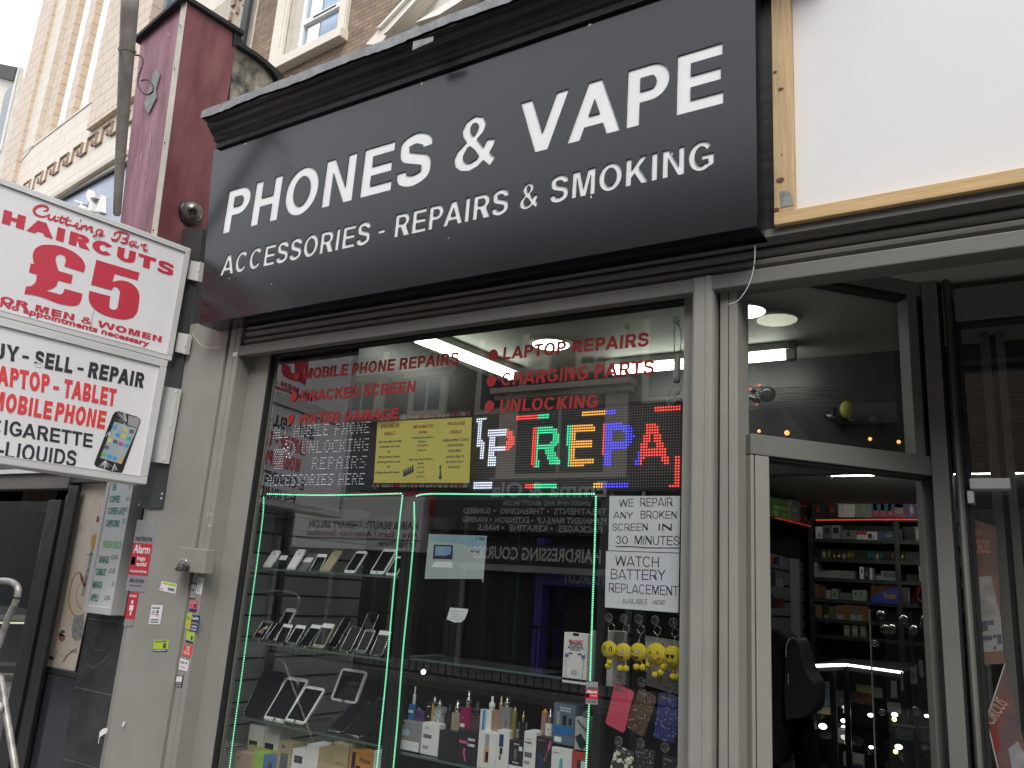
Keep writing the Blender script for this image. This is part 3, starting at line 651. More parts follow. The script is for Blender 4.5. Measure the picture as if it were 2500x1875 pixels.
p5 = [(935, 842), (1352, 968), (1335, 1042), (1095, 1052), (1170, 1042), (1255, 1060), (1320, 1115), (1350, 1185), (1345, 1265), (1330, 1345), (1290, 1398), (1215, 1418), (1120, 1408), (1010, 1375), (925, 1325), (875, 1265), (862, 1205), (868, 1142), (1070, 1195), (1058, 1300), (1080, 1322), (1118, 1325), (1140, 1305), (1165, 1150), (1140, 1112), (1105, 1100), (1075, 1138), (885, 1080)]
p5 = [(935, 842), (1352, 968), (1335, 1042), (1112, 978), (1092, 1055), (1170, 1042), (1255, 1062), (1322, 1115), (1350, 1185), (1345, 1265), (1330, 1345), (1290, 1398), (1215, 1418), (1120, 1408), (1010, 1375), (925, 1325), (875, 1265), (862, 1205), (868, 1142), (1070, 1195), (1058, 1300), (1080, 1322), (1118, 1325), (1140, 1305), (1165, 1150), (1140, 1112), (1105, 1103), (1080, 1137), (885, 1082)]
filled('lettering', [[LP.uv(*c2(*v)) for v in soft(ps)], [LP.uv(*c2(*v)) for v in soft(p5)]], M1, redp, sg1)
filled('lettering', fitpx(LP, 'FOR MEN & WOMEN', c2(-112, 1222), c2(1562, 1640), c2(-100, 1158), w=.26), M1, redp, sg1)
a_, b_ = LP.uv(*c2(-5, 1325)); a9, b9 = LP.uv(*c2(1448, 1648)); _, bt9 = LP.uv(*c2(5, 1270))
joined('lettering', [small('No appointments necessary', LP, a_, (b_+b9)/2, bt9-b_, a9-a_, off=.035, c=-.0065)], redp, sg1)
# script line, each letter a brush stroke: (points, thin width, thick width)
csx = lambda x, y: (70+x/4.097, 490+y/4.097)
SC = [([(152, 92), (178, 98), (200, 78), (178, 52), (130, 45), (85, 60), (60, 92), (75, 130), (120, 152), (165, 155), (205, 138)], 7, 22),
      ([(218, 128), (203, 165), (216, 184), (245, 178), (268, 150)], 8, 17), ([(276, 145), (262, 182), (276, 198), (305, 188)], 9, 17),
      ([(345, 145), (322, 190), (328, 214), (362, 208)], 10, 17), ([(292, 160), (380, 172)], 6, 7), ([(402, 155), (378, 210), (388, 238), (425, 232)], 10, 17), ([(352, 182), (432, 196)], 6, 7),
      ([(428, 238), (462, 245), (496, 222), (482, 258), (496, 274), (528, 262)], 8, 16), ([(519, 190), (531, 196)], 11, 13),
      ([(541, 238), (526, 286)], 12, 15), ([(532, 272), (560, 250), (583, 250), (576, 292)], 7, 15), ([(586, 280), (618, 258), (638, 264), (628, 298), (652, 308)], 7, 15),
      ([(738, 290), (705, 283), (680, 305), (690, 335), (718, 328), (744, 295), (730, 345), (700, 368), (664, 365), (656, 346), (700, 338), (767, 343)], 6, 14),
      ([(925, 325), (905, 368), (880, 391), (845, 386), (832, 366)], 9, 18), ([(866, 347), (862, 322), (905, 308), (960, 315), (1004, 337), (996, 364), (962, 374), (940, 370)], 7, 14), ([(964, 375), (992, 392), (982, 414), (948, 417), (922, 406)], 8, 16),
      ([(1062, 406), (1035, 403), (1014, 424), (1028, 446), (1060, 430), (1078, 404), (1068, 438), (1084, 460), (1112, 448)], 7, 15), ([(1122, 428), (1142, 440), (1162, 434), (1190, 440)], 7, 12), ([(1168, 440), (1154, 476), (1170, 492), (1197, 487)], 8, 15)]
cs = []
for s_l, w0, w1 in SC:
    pp = [LP.uv(*csx(*v)) for v in cat(s_l, 5)]; n = len(pp); k = .00062*.9
    cs.append(stroke(pp, [(w0+(w1-w0)*math.sin(math.pi*min(1, max(0, i/(n-1))))**.8)*k for i in range(n)]))
joined('lettering', [(lambda o: (o.data, C.objects.unlink(o))[0])(filled('x', [c], LP.M(-.0070+.0002*i), None, None)) for i, c in enumerate(cs)], redp, sg1)
b = MB(); pd = [LP.hit(*c2(x, y))+LP.n*-.0060 for x, y in ((905, 1330), (912, 1332), (880, 1480), (872, 1500), (868, 1480))]; b.prism(pd, LP.n*.0004)
b.build('dirt_streak', mat('dirt_streak', (.55, .53, .52), .6), sg1)
M2 = LP.M(.0050)
W_ = [('BUY', (-215, 345), (178, 415), (-205, 190), .25), ('SELL', (322, 452), (688, 522), (345, 300), .27), ('REPAIR', (840, 556), (1378, 664), (866, 408), .27)]
cs = []
for t, a, b_, d, ww in W_: cs += fitpx(LP, t, c3(*a), c3(*b_), c3(*d), w=ww)
for q in (((213, 345), (275, 356), (272, 382), (210, 370)), ((745, 460), (803, 470), (798, 495), (741, 484))): cs.append([LP.uv(*c3(*v)) for v in q])
for t, a, b_, d, ww in (('E-CIGARETTE', (-300, 1060), (884, 1238), (-285, 915), .20), ('LIQUIDS', (40, 1335), (722, 1420), (62, 1178), .20), ('E-', (-170, 1300), (28, 1330), (-155, 1150), .20)): cs += fitpx(LP, t, c3(*a), c3(*b_), c3(*d), w=ww)
filled('lettering', cs, M2, blackv, sg2)
cs = []
for t, a, b_, d in (('LAPTOP', (-125, 612), (470, 713), (-112, 425)), ('TABLET', (600, 748), (1105, 842), (622, 572)), ('MOBILE', (-85, 865), (487, 968), (-60, 685)), ('PHONE', (518, 975), (1002, 1058), (548, 798))): cs += fitpx(LP, t, c3(*a), c3(*b_), c3(*d), w=.27)
cs.append([LP.uv(*c3(*v)) for v in ((512, 640), (566, 650), (562, 682), (508, 672))])
filled('lettering', cs, M2, redp2, sg2)
# printed smartphone with a cracked screen
def q3(name, px, mt, c, th=.0003): return quad(name, LP, px, mt, sg2, c=c, th=th, conv=c3)
ph = [(1110, 890), (1140, 884), (1320, 940), (1348, 962), (1352, 985), (1180, 1465), (1160, 1485), (1130, 1484), (925, 1420), (905, 1400), (906, 1380), (1085, 915)]
q3('printed_phone', ph, mat('print_black', (.02, .02, .022), .4), .0050)
q3('printed_phone_shine', [(1235, 925), (1325, 950), (1345, 975), (1322, 1050), (1225, 1015)], mat('print_grey', (.36, .35, .34), .5), .0054)
q3('printed_screen', [(1098, 985), (1318, 1055), (1165, 1395), (962, 1335)], mat('print_screen', (.42, .46, .47), .5, col2=(.30, .42, .46), vscale=20), .0054)
b = MB(); cols = dict(a=(.06, .35, .62), b=(.68, .55, .08), c=(.45, .10, .32), d=(.12, .50, .12), e=(.75, .36, .06), f=(.62, .62, .28), g=(.12, .12, .12), h=(.05, .42, .48), k=(.10, .14, .16))
pm = {k: mat('print_'+k, v, .5) for k, v in cols.items()}
for x, y, k in ((1100, 1040, 'a'), (1210, 1065, 'b'), (1265, 1080, 'k'), (1130, 1115, 'a'), (1188, 1125, 'b'), (1238, 1150, 'h'), (1053, 1163, 'f'), (1108, 1178, 'g'), (1160, 1200, 'c'), (1213, 1215, 'a'), (1022, 1230, 'g'), (995, 1305, 'd'), (1050, 1322, 'a'), (1103, 1340, 'a'), (1157, 1357, 'e')):
    P_ = [LP.hit(*c3(x+dx, y+dy+dx*.25))+LP.n*.0058 for dx, dy in ((-20, -17), (22, -17), (18, 20), (-24, 20))]; b.prism(P_, LP.n*.0002, pm[k])
b.build('printed_icons', None, sg2)
b = MB(); random.seed(3)
def crk(o, n, L, a0, a1):
    for i in range(n):
        an = math.radians(random.uniform(a0, a1)); l = L*random.uniform(.5, 1); x, y = o; pts = [(x, y)]
        for j in range(3): x += math.cos(an)*l/3+random.uniform(-4, 4); y += math.sin(an)*l/3+random.uniform(-4, 4); pts.append((x, y))
        for p, q_ in zip(pts, pts[1:]):
            b.prism([LP.hit(*c3(p[0]-1.3, p[1]))+LP.n*.0062, LP.hit(*c3(p[0]+1.3, p[1]))+LP.n*.0062, LP.hit(*c3(q_[0]+1.3, q_[1]))+LP.n*.0062, LP.hit(*c3(q_[0]-1.3, q_[1]))+LP.n*.0062], LP.n*.0002)
crk((1215, 985), 26, 130, 150, 265); crk((1195, 1000), 8, 60, 40, 150); crk((1010, 1360), 14, 100, 30, 150); crk((1100, 1390), 8, 80, 60, 120); crk((1050, 1080), 8, 80, 80, 130)
b.build('printed_cracks', lightface, sg2)
# brackets holding the boxes to the wall
wb_ = mat('white_bracket', (.62, .62, .60), .4, var=.06)
def bracket(label, px, cv, Y, th, rods=()):
    P = front(Y); pts = [P.hit(*cv(*v)) for v in px]; t = thing('sign_bracket', label, 'bracket', pts[2])
    b = MB(); b.prism(pts, P.n*-th); b.build('plate', wb_, t, bevel=.002)
    e0, e1 = pts[1]+P.n*.001, pts[2]+P.n*.001; w_ = Vector((-.013, 0, 0))
    b = MB(); b.prism([e0+w_, e0, e1, e1+w_], P.n*.010); b.build('flange', wb_, t)
    for k in rods:
        b = MB(); b.lathe(e0.lerp(e1, k)+P.n*.011+w_*.5, P.n, [(.006, 0), (.005, .004)], 8); b.build('bolt', alu, t)
bracket('small white bracket between the haircuts light box and black sheet, near its top corner', [(1825, 850), (1950, 872), (1925, 1055), (1800, 1030)], c2, -.128, .015, (.5,))
bracket('small white bracket by the lower corner of the haircuts light box', [(1715, 125), (1832, 145), (1800, 335), (1685, 310)], c3, -.128, .015, (.6,))
bracket('tall white bracket plate holding the lower light box', [(1570, 640), (1730, 672), (1605, 1390), (1440, 1370)], c3, -.128, .015, (.04, .52, .96))
wr = tag(MB().tube(cat([tuple(A(*c3(x, y), -.13)) for x, y in ((1855, 140), (1900, 200), (1950, 250), (2030, 272), (2080, 272), (2130, 262))], 5), .0012, 6).build('wire', alu), 'thin pale wire curling out below the left corner of the black sign', 'wire')
wr2 = tag(MB().tube(cat([tuple(LP.hit(*c3(x, y))-LP.n*.06) for x, y in ((1660, 415), (1655, 450), (1630, 500), (1600, 540), (1590, 560))], 5), .0022, 6).build('cable', gasket), 'thin black cable behind the corner between the two light boxes', 'cable')
wr3 = tag(MB().tube(cat([tuple(A(x, y, -.16)) for x, y in ((1843, 599), (1843, 630), (1838, 665), (1826, 700), (1806, 730), (1788, 741), (1776, 742))], 5), .0013, 6).build('wire', alu), 'thin white wire dangling from the right end of the black sign', 'wire')

# ================================================================== stickers and box on the pilaster
PL = front(-.1005)
sil = mat('silver_plaque', (.55, .56, .58), .25, metal=.6, var=.1, vscale=8); redst = mat('red_sticker', (.50, .035, .05), .35); whst = mat('white_sticker', (.75, .75, .77), .5); navy = mat('navy_sticker', (.02, .04, .16), .4)
lime = mat('lime_sticker', (.42, .58, .05), .5); inkk = mat('dark_ink', (.06, .06, .08), .6); brred = mat('scarlet_sticker', (.75, .06, .05), .5); pinkst = mat('pink_ink', (.70, .25, .30), .6); orst = mat('orange_ink', (.75, .3, .1), .6); blast = mat('black_sticker', (.03, .03, .035), .4)
def sticker(label, px, cv, base, bits=(), texts=(), Y=-.1005, name='sticker', catg='sticker', group=None):
    P = front(Y); pts = [P.hit(*cv(*v)) for v in px]
    t = thing(name, label, catg, pts[0], group)
    b = MB(); b.prism(pts, P.n*.0012); b.build('backing', base, t)
    o, u, v = pts[3], pts[2]-pts[3], pts[0]-pts[3]
    for (u0, v0, u1, v1, mt) in bits:
        b = MB(); b.prism([o+u*u0+v*v0, o+u*u1+v*v0, o+u*u1+v*v1, o+u*u0+v*v1], P.n*.0016); b.build('print', mt, t)
    ms = {}
    for (s, u0, v0, wu, hv, mt, off) in texts:
        p = o+u*u0+v*v0; rot = math.atan2(u.z, u.x)
        ms.setdefault(mt, []).append(small(s, P, p.x, p.z, hv*v.length, wu*u.length, off=off, c=.0021, rot=rot))
    for mt, l in ms.items(): joined('lettering', l, mt, t)
    return t
sticker('silver and red alarm warning plaque on the grey pilaster', [(1325, 470), (1520, 475), (1400, 1170), (1213, 1150)], c4, sil,
        [(.0, .22, 1, .67, redst), (.04, .36, .26, .47, whst)],
        [('verisure', .06, .70, .88, .085, inkk, .03), ('Alarm', .08, .53, .84, .115, whst, .02), ('Images', .34, .43, .42, .06, whst, .02), ('recorded', .34, .35, .52, .06, whst, .02), ('24H GUARD RESPONSE', .08, .26, .84, .028, whst, .02), ('0800 158 8999', .12, .12, .76, .05, inkk, .02), ('www.verisure.co.uk', .15, .07, .6, .022, inkk, .01)], name='alarm_plaque', catg='plaque')
gs = sticker('narrow red guard sticker just under the alarm plaque', [(1250, 1165), (1342, 1170), (1285, 1502), (1195, 1490)], c4, redst, [(0, 0, 1, .20, sil), (.42, .32, .58, .44, whst), (.30, .46, .70, .62, whst), (.40, .66, .60, .76, whst)], [('GUARD', .08, .86, .8, .06, whst, .02)])
sticker('slanted white sticker with a yellow stripe on the pilaster', [(1562, 1060), (1708, 1090), (1690, 1185), (1537, 1150)], c4, whst, [(.08, .72, .92, .95, lime), (.06, .10, .2, .32, pinkst), (.5, .2, .92, .26, inkk), (.5, .3, .9, .35, inkk)], [('SCREEN', .5, .36, .4, .14, inkk, .02)])
sticker('upright white card with small print and a pink spot on the pilaster', [(1465, 1290), (1573, 1295), (1543, 1478), (1435, 1478)], c4, whst, [(.55, .55, .72, .72, inkk), (.5, .40, .8, .52, pinkst), (.1, .5, .45, .53, inkk), (.1, .58, .45, .61, inkk), (.1, .66, .45, .69, inkk), (.12, .08, .85, .14, inkk), (.12, .2, .85, .26, inkk)], [('Scrap', .12, .80, .7, .10, inkk, .02)])
sticker('lime green cleaners sticker with a blue strip low on the pilaster', [(1490, 245), (1633, 245), (1613, 358), (1475, 358)], c5, lime, [(0, 0, 1, .2, navy), (.68, .28, .88, .70, inkk)], [('CLEANERS', .1, .80, .8, .13, inkk, .01), ('020 8888 8011', .06, .04, .85, .12, whst, .01)])
sticker('small grey and red sticker at the top of the shutter rail column', [(1850, 1075), (1897, 1078), (1880, 1240), (1828, 1235)], c4, sil, [(0, .9, 1, 1, blast), (0, .02, 1, .10, blast), (0, .12, 1, .18, pinkst)], [('24hr', .15, .5, .6, .12, inkk, .02)])
sticker('tall white sticker with fine print beside the padlock box', [(1915, 1025), (1972, 1030), (1942, 1192), (1890, 1180)], c4, whst, [(.15, .1, .25, .9, inkk), (.4, .1, .45, .9, inkk), (.6, .1, .65, .85, inkk)])
sticker('red sticker with a navy foot on the shutter rail', [(1835, 1255), (1917, 1255), (1897, 1357), (1823, 1350)], c4, mat('rose_sticker', (.62, .09, .13), .5), [(0, 0, 1, .25, navy), (.6, .4, .85, .75, navy)], [('LOCKSMITH', .08, .8, .7, .1, whst, .0)])
sticker('thin green and orange sticker on the shutter rail', [(1808, 1368), (1858, 1368), (1832, 1532), (1785, 1512)], c4, lime, [(.85, 0, 1, 1, orst), (.2, .6, .6, .8, mat('green_ink', (.05, .3, .08), .5)), (.2, .1, .6, .3, orst)])
sticker('navy sticker with slanting white script on the shutter rail', [(1856, 1388), (1930, 1395), (1922, 1456), (1845, 1450)], c4, navy, [], [('Lucky', .1, .35, .8, .45, whst, .03)])
sticker('navy sticker with white small print under the one with white script', [(1848, 1462), (1920, 1468), (1902, 1552), (1833, 1538)], c4, navy, [(0, .92, 1, 1, orst), (.12, .62, .85, .68, whst), (.12, .48, .85, .54, whst)], [('020 8881', .1, .12, .8, .18, whst, .02)])
sticker('lime green sticker lower on the shutter rail', [(1806, 165), (1884, 180), (1863, 285), (1790, 263)], c5, lime, [(0, 0, 1, .2, navy), (.62, .3, .85, .7, navy)])
sticker('scarlet sticker with white print on the shutter rail', [(1780, 288), (1862, 305), (1838, 416), (1760, 395)], c5, brred, [(.1, .3, .85, .34, whst), (.1, .42, .85, .46, whst), (.1, .18, .85, .22, whst)], [('TAXI', .3, .75, .45, .15, whst, .03), ('CABS', .3, .56, .45, .13, whst, .02)])
sticker('white sticker with faint print below the scarlet one', [(1740, 420), (1826, 450), (1806, 552), (1722, 530)], c5, whst, [(.1, .2, .8, .25, pinkst), (.1, .32, .8, .37, pinkst), (.7, .6, .85, .8, inkk)], [('CALL', .1, .62, .5, .18, inkk, .02)])
sticker('black edged small sticker lowest on the shutter rail', [(1702, 588), (1770, 590), (1753, 702), (1688, 698)], c5, blast, [(.08, .45, .92, .94, whst), (.08, .25, .92, .38, sil), (.08, .04, .92, .18, sil)])
# padlocked lock box
pbx = thing('lock_box', 'square grey lock cover plate on the pilaster', 'lock cover', A(*c4(1850, 990), -.14))
b = MB(); b.prism([A(*c4(*v), -.15) for v in ((1728, 728), (1995, 756), (1962, 992), (1700, 960))], (0, .05, 0)); b.build('cover', grey, pbx, bevel=.004)
pk = thing('padlock', 'small brass and steel padlock hanging from the grey lock cover', 'padlock', A(*c4(1730, 965), -.17))
brass = mat('brass', (.55, .42, .16), .25, metal=.9); chrome = mat('chrome', (.75, .75, .75), .12, metal=1.)
pc = A(*c4(1738, 925), -.17)
b = MB(); b.prism([A(*c4(*v), -.178) for v in ((1722, 892), (1775, 895), (1792, 915), (1770, 972), (1690, 962), (1682, 945))], (0, .022, 0)); b.build('body', mat('padlock_body', (.10, .10, .11), .3, metal=.5), pk, bevel=.003)
b = MB(); b.lathe(A(*c4(1735, 928), -.179), (0, -1, 0), [(.013, 0), (.012, .002)], 16); b.build('brass_face', brass, pk)
b = MB(); b.tube(cat([tuple(A(*c4(x, y), -.168)) for x, y in ((1718, 905), (1728, 880), (1750, 858), (1782, 850), (1797, 868), (1790, 900))], 4), .0035, 8); b.build('shackle', chrome, pk)
b = MB(); random.seed(5)
for i in range(14):
    x, y = random.uniform(2000, 2060), random.uniform(400, 540); p = A(*c4(x, y), -.1012); b.prism([p, p+Vector((random.uniform(-.01, .01), 0, random.uniform(.004, .012))), p+Vector((.003, 0, 0))], (0, -.0006, 0))
tag(b.build('paper_scraps', sc_), 'torn scraps of paper stuck to the rail above the lock cover', 'paper scraps')
b = MB(); b.prism([A(*c5(*v), -.062-.04*0) + Vector((0, -.045, 0)) for v in ((1085, 1090), (1125, 1085), (1118, 1130), (1070, 1160), (1048, 1175), (1040, 1235), (1035, 1235), (1045, 1160), (1050, 1120))], (0, -.0006, 0))
b.prism([A(*c5(*v), -.107) for v in ((1190, 1035), (1210, 1035), (1195, 1075), (1175, 1085))], (0, -.0006, 0))
tag(b.build('bird_dropping', sc_), 'white bird dropping low on the grey pilaster', 'stain')

# ================================================================== LEFT-HAND SHOP
bgl = mat('black_granite', (.022, .023, .026), .28, col2=(.05, .052, .056), vscale=7, bump=.02)
LY = .03; LW = front(LY)
ls = thing('neighbour_shopfront', 'dark cafe shopfront with granite and a cream poster left of the pilaster', 'shopfront', (-4.6, .1, 0))
xt = A(288, 1500, LY).x
x_t0 = A(212, 1520, LY).x
zs = [A(250, y, LY).z for y in (1505+6, 1505+190, 1505+352)]
b = MB()
zz = [2.02, A(240, 1513, LY).z, A(215, 1684, LY).z, A(190, 1862, LY).z, .25, 0]
for i in range(len(zz)-1): b.box(x_t0, xt+.12, LY, LY+.05, zz[i+1]+.003, zz[i]-.003)
b.build('granite_tiles', bgl, ls, bevel=.002)
MB().box(x_t0, xt+.12, LY+.004, LY+.05, 0, 2.0).build('grout', mat('grout', (.25, .25, .25), .8), ls)
MB().box(-5.9, xt+.12, LY-.02, LY+.25, 2.02, 3.4).build('fascia', blacksteel, ls)
# marble veins
b = MB(); random.seed(11)
for (pts, ww) in (([(860, 500), (905, 512), (960, 470), (1000, 440), (1050, 390)], 4), ([(810, 505), (850, 490), (880, 492)], 3), ([(800, 540), (808, 620)], 2), ([(900, 320), (960, 350), (1010, 345)], 2), ([(700, 1000), (745, 985)], 2), ([(690, 1100), (705, 1145)], 2), ([(850, 230), (900, 280)], 2)):
    q_ = [LW.uv(*c5(*v)) for v in cat(pts, 4)]; q_ = [(x+random.uniform(-1, 1)*.002, y+random.uniform(-1, 1)*.002) for x, y in q_]
    st = stroke(q_, [.0012*ww*random.uniform(.3, 1) for _ in q_]); n = len(q_)
    for i in range(n-1): b.poly([LW.P(*st[i], .0006), LW.P(*st[2*n-1-i], .0006), LW.P(*st[2*n-2-i], .0006), LW.P(*st[i+1], .0006)])
b.build('marble_veins', mat('marble_vein', (.16, .165, .17), .4), ls)
# cream poster panel with printed hookah
PY = .06; PP = front(PY)
def P4(v): return c4(*v)
def P5(v): return c5(*v)
post = thing('poster_panel', 'tall cream poster printed with a hookah and a coffee cup', 'poster', A(*c5(600, 530), PY))
outline = [c4(800, 100), c4(1090, 110), c4(1060, 300), c4(850, 1350), c5(822, 100), c5(725, 546), c5(435, 492), c4(700, 560), c4(780, 200)]
creamp = mat('cream_poster', (.68, .58, .44), .4, col2=(.76, .71, .64), vscale=1.5)
quad('panel', PP, outline, creamp, post, th=.004)
def pr(name, pts, mt, c=.0045, cv=c4): return quad(name, PP, pts, mt, post, c=c, th=.0004, conv=cv)
org = mat('print_orange', (.62, .33, .10), .5); brn = mat('print_brown', (.22, .10, .07), .5); tan_ = mat('print_tan', (.42, .25, .20), .5); steel = mat('print_steel', (.16, .15, .15), .4, col2=(.55, .52, .5), vscale=60)
def ps_(name, pts, wpx, mt, cv=c4, c=.0046, closed=False):
    uv = [PP.uv(*cv(*v)) for v in cat(pts, 5, closed)]; k = wpx/3.95*.0019
    if closed: uv.append(uv[0])
    b = MB(); st = stroke(uv, k); n = len(uv)
    for i in range(n-1): b.poly([PP.P(*st[i], c), PP.P(*st[2*n-1-i], c), PP.P(*st[2*n-2-i], c), PP.P(*st[i+1], c)])
    return b.build(name, mt, post)
ps_('hookah_hose', [(790, 990), (750, 985), (712, 1040), (685, 1140), (672, 1240), (690, 1340), (740, 1400), (790, 1395), (820, 1370)], 22, org)
ps_('hookah_hose', [(790, 1080), (755, 1130), (742, 1200), (760, 1290), (800, 1340)], 14, org)
pr('hose_grip', [(778, 985), (795, 990), (838, 1100), (818, 1112), (785, 1050)], brn)
pr('coal_bowl', [(895, 615), (940, 612), (915, 760), (888, 770), (885, 690)], org)
pr('hookah_stem', [(885, 770), (905, 770), (890, 850), (862, 985), (838, 1100), (815, 1210), (792, 1200), (815, 1060), (845, 950), (862, 860)], steel)
pr('hookah_tray', [(842, 800), (905, 798), (895, 812), (850, 812)], steel)
pr('hookah_base', [(725, 1395), (812, 1390), (822, 1470), (815, 1560), (780, 1630), (735, 1640), (700, 1600), (700, 1520), (712, 1450)], mat('print_cut_glass', (.08, .07, .07), .4, col2=(.62, .58, .56), vscale=90))
ps_('logo_ring', [(1000, 205), (935, 260), (890, 350), (868, 460), (880, 550), (925, 600), (960, 590)], 3, tan_)
ps_('logo_ring', [(1005, 245), (945, 300), (912, 380), (900, 460), (910, 530), (940, 560)], 3, tan_)
ps_('logo_hookah', [(975, 315), (965, 400), (955, 440), (950, 480)], 5, brn); pr('logo_hookah_base', [(945, 435), (965, 440), (960, 495), (935, 495)], brn)
ps_('arabic_flourish', [(715, 578), (770, 582), (800, 560), (775, 545), (800, 515), (850, 505)], 3, tan_); ps_('arabic_flourish', [(760, 560), (790, 540), (820, 560), (835, 590)], 3, tan_)
pr('cup_body', [(578, 175), (640, 205), (632, 245), (600, 268), (570, 240)], mat('print_copper', (.36, .16, .12), .5), cv=c5)
pr('cup_rim', [(600, 130), (640, 125), (648, 180), (615, 215), (578, 200), (580, 160)], whst, cv=c5); pr('coffee', [(596, 150), (632, 148), (638, 178), (608, 188), (588, 178)], brn, c=.0050, cv=c5)
ps_('pipe_stem', [(560, 345), (545, 390), (530, 420)], 9, blast, cv=c5); pr('pipe_bowl', [(475, 395), (512, 405), (535, 425), (515, 440), (470, 430)], blast, cv=c5)
for k in range(4): ps_('swirl', [(600+k*9, 470-k*4), (640+k*9, 405-k*4), (700+k*7, 370-k*12), (755-k*2, 372-k*14)], 6, mat('print_rose', (.42, .24, .20), .5) if k == 0 else bpy.data.materials['print_rose'], cv=c5)
ps_('swirl', [(565, 375), (610, 400), (650, 380), (640, 345)], 4, bpy.data.materials['print_rose'], cv=c5); ps_('swirl', [(660, 330), (690, 350), (740, 340), (752, 270)], 5, bpy.data.materials['print_rose'], cv=c5)
ls2 = []
# dark posts, ledge and lower panel
b = MB()
xa, xb_ = A(*c4(700, 150), .02).x, A(*c4(790, 150), .02).x
b.box(xa, xb_, .0, .022, 0, 2.0); b.build('black_post', blackp, ls, bevel=.003)
xc, xd = A(*c4(655, 150), .02).x, A(*c4(690, 150), .02).x
MB().box(xc, xd, .02, .05, 0, 1.95).build('silver_strip', mat('dull_steel', (.13, .13, .14), .35, metal=.6), ls)
MB().box(xc-.13, xc-.002, .0, .05, 0, 1.92).build('black_post', blackp, ls, bevel=.003)
p_ = A(*c5(435, 500), .04); p2_ = A(*c5(720, 580), .04)
MB().box(xb_-.0, x_t0+.0, .03, .10, p2_.z-.015, p2_.z+.012).build('black_ledge', blackp, ls, bevel=.002)
MB().box(xb_-.0, x_t0+.0, .035, .11, 0, p2_.z-.018).build('gloss_panel', mat('gloss_black_panel', (.04, .04, .055), .12), ls)
MB().box(xb_, x_t0+.02, .065, .15, p2_.z, 2.2).build('backing_wall', gasket, ls)
hz0, hz1 = A(*c4(350, 175), .02).z, A(*c4(350, 55), .02).z
MB().box(-6.4, xc+.03, .0, .1, hz0, hz0+.085).build('door_head', mat('brown_grey_metal', (.12, .11, .10), .5, var=.15), ls, bevel=.003)
MB().box(-6.4, xc+.03, -.02, .0, hz0+.09, hz0+.115).build('head_strip', alu, ls)
MB().poly([(-6.4, .06, .0), (xc-.12, .06, 0), (xc-.12, .06, 1.92), (-6.4, .06, 1.92)]).build('door_glass', clearg, ls)
darkw = mat('dark_interior_wall', (.012, .013, .013), .6)
b = MB(); b.box(-6.5, -4.3, 1.6, 1.65, 0, 2.2); b.box(-6.5, -4.3, .12, 1.6, 2.15, 2.2); b.box(-4.42, -4.38, .16, 1.6, 0, 2.15); b.box(-6.5, -6.45, .12, 1.6, 0, 2.2); b.build('interior_walls', darkw, ls)
P8 = front(.45)
pt = thing('food_poster', 'dim food poster seen through the dark cafe door', 'poster', P8.hit(*c4(380, 380)))
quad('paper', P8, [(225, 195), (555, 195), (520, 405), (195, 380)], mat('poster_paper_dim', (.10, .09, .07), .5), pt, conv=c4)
quad('print', P8, [(265, 210), (440, 200), (400, 350), (280, 330)], mat('poster_food', (.08, .03, .02), .5, col2=(.16, .09, .06), vscale=40), pt, c=.0015, conv=c4)
P9 = front(.35)
ac = thing('wall_heater', 'beige slatted heater casing inside the dark cafe', 'heater', P9.hit(*c5(100, 900)))
b = MB(); quad('x', P9, [(-100, 560), (195, 568), (150, 900), (-100, 890)], None, ac, conv=c5, b=b, th=.02); b.build('casing', mat('beige_plastic', (.26, .25, .21), .6), ac)
b = MB()
for i in range(5):
    y = 588+i*13; quad('x', P9, [(10, y), (178-i*2, y+2), (178-i*2, y+7), (10, y+5)], None, ac, conv=c5, b=b, th=.003, c=.02)
b.build('grille_slots', gasket, ac)
tb = thing('strip_light', 'warm strip light glowing inside the dark cafe', 'light', P9.hit(*c5(140, 90)))
quad('tube', P9, [(-200, 68), (285, 75), (285, 92), (-200, 88)], glow('warm_tube', (.80, .76, .50), .55), tb, conv=c5)
quad('housing', P9, [(-200, 0), (300, 5), (290, 60), (-200, 55)], mat('tube_housing', (.16, .16, .15), .5), tb, conv=c5)
tb2 = thing('counter_edge', 'pale counter edge inside the dark cafe', 'counter', P9.hit(*c5(90, 500)))
quad('edge', P9, [(-200, 455), (215, 462), (212, 500), (-200, 492)], mat('counter_edge', (.10, .105, .10), .4), tb2, conv=c5)
quad('front', P9, [(-200, 1225), (70, 1230), (30, 1500), (-200, 1500)], mat('counter_front', (.35, .36, .38), .4), tb2, conv=c5)
# drinks menu box
mY = -.045; MP = front(mY)
mn = thing('menu_box', 'silver framed drinks menu with green lettering beside the pilaster', 'menu board', A(*c4(930, 1390), mY))
zt = 2.03; zb_ = A(*c4(1055, 1392), mY).z; xr_ = A(*c4(1078, 1300), mY).x; xl_ = A(*c4(812, 1300), mY).x
fr_ = .022
b = MB(); b.box(xl_, xr_, mY, LY+.02, zb_, zb_+fr_*1.6); b.box(xl_, xl_+fr_, mY, LY+.02, zb_+fr_*1.6, zt); b.box(xr_-fr_*.5, xr_, mY, LY+.02, zb_+fr_*1.6, zt); b.build('frame', alu, mn, bevel=.002)
MB().box(xl_+fr_, xr_-fr_*.5, mY+.006, LY, zb_+fr_*1.6, zt).build('white_panel', mat('menu_white', (.70, .72, .72), .3), mn)
grn = mat('green_vinyl', (.03, .26, .17), .5); lgr = mat('light_green_vinyl', (.22, .62, .24), .5); gin = mat('grey_ink', (.35, .35, .36), .5)
MP2 = front(mY+.0055)
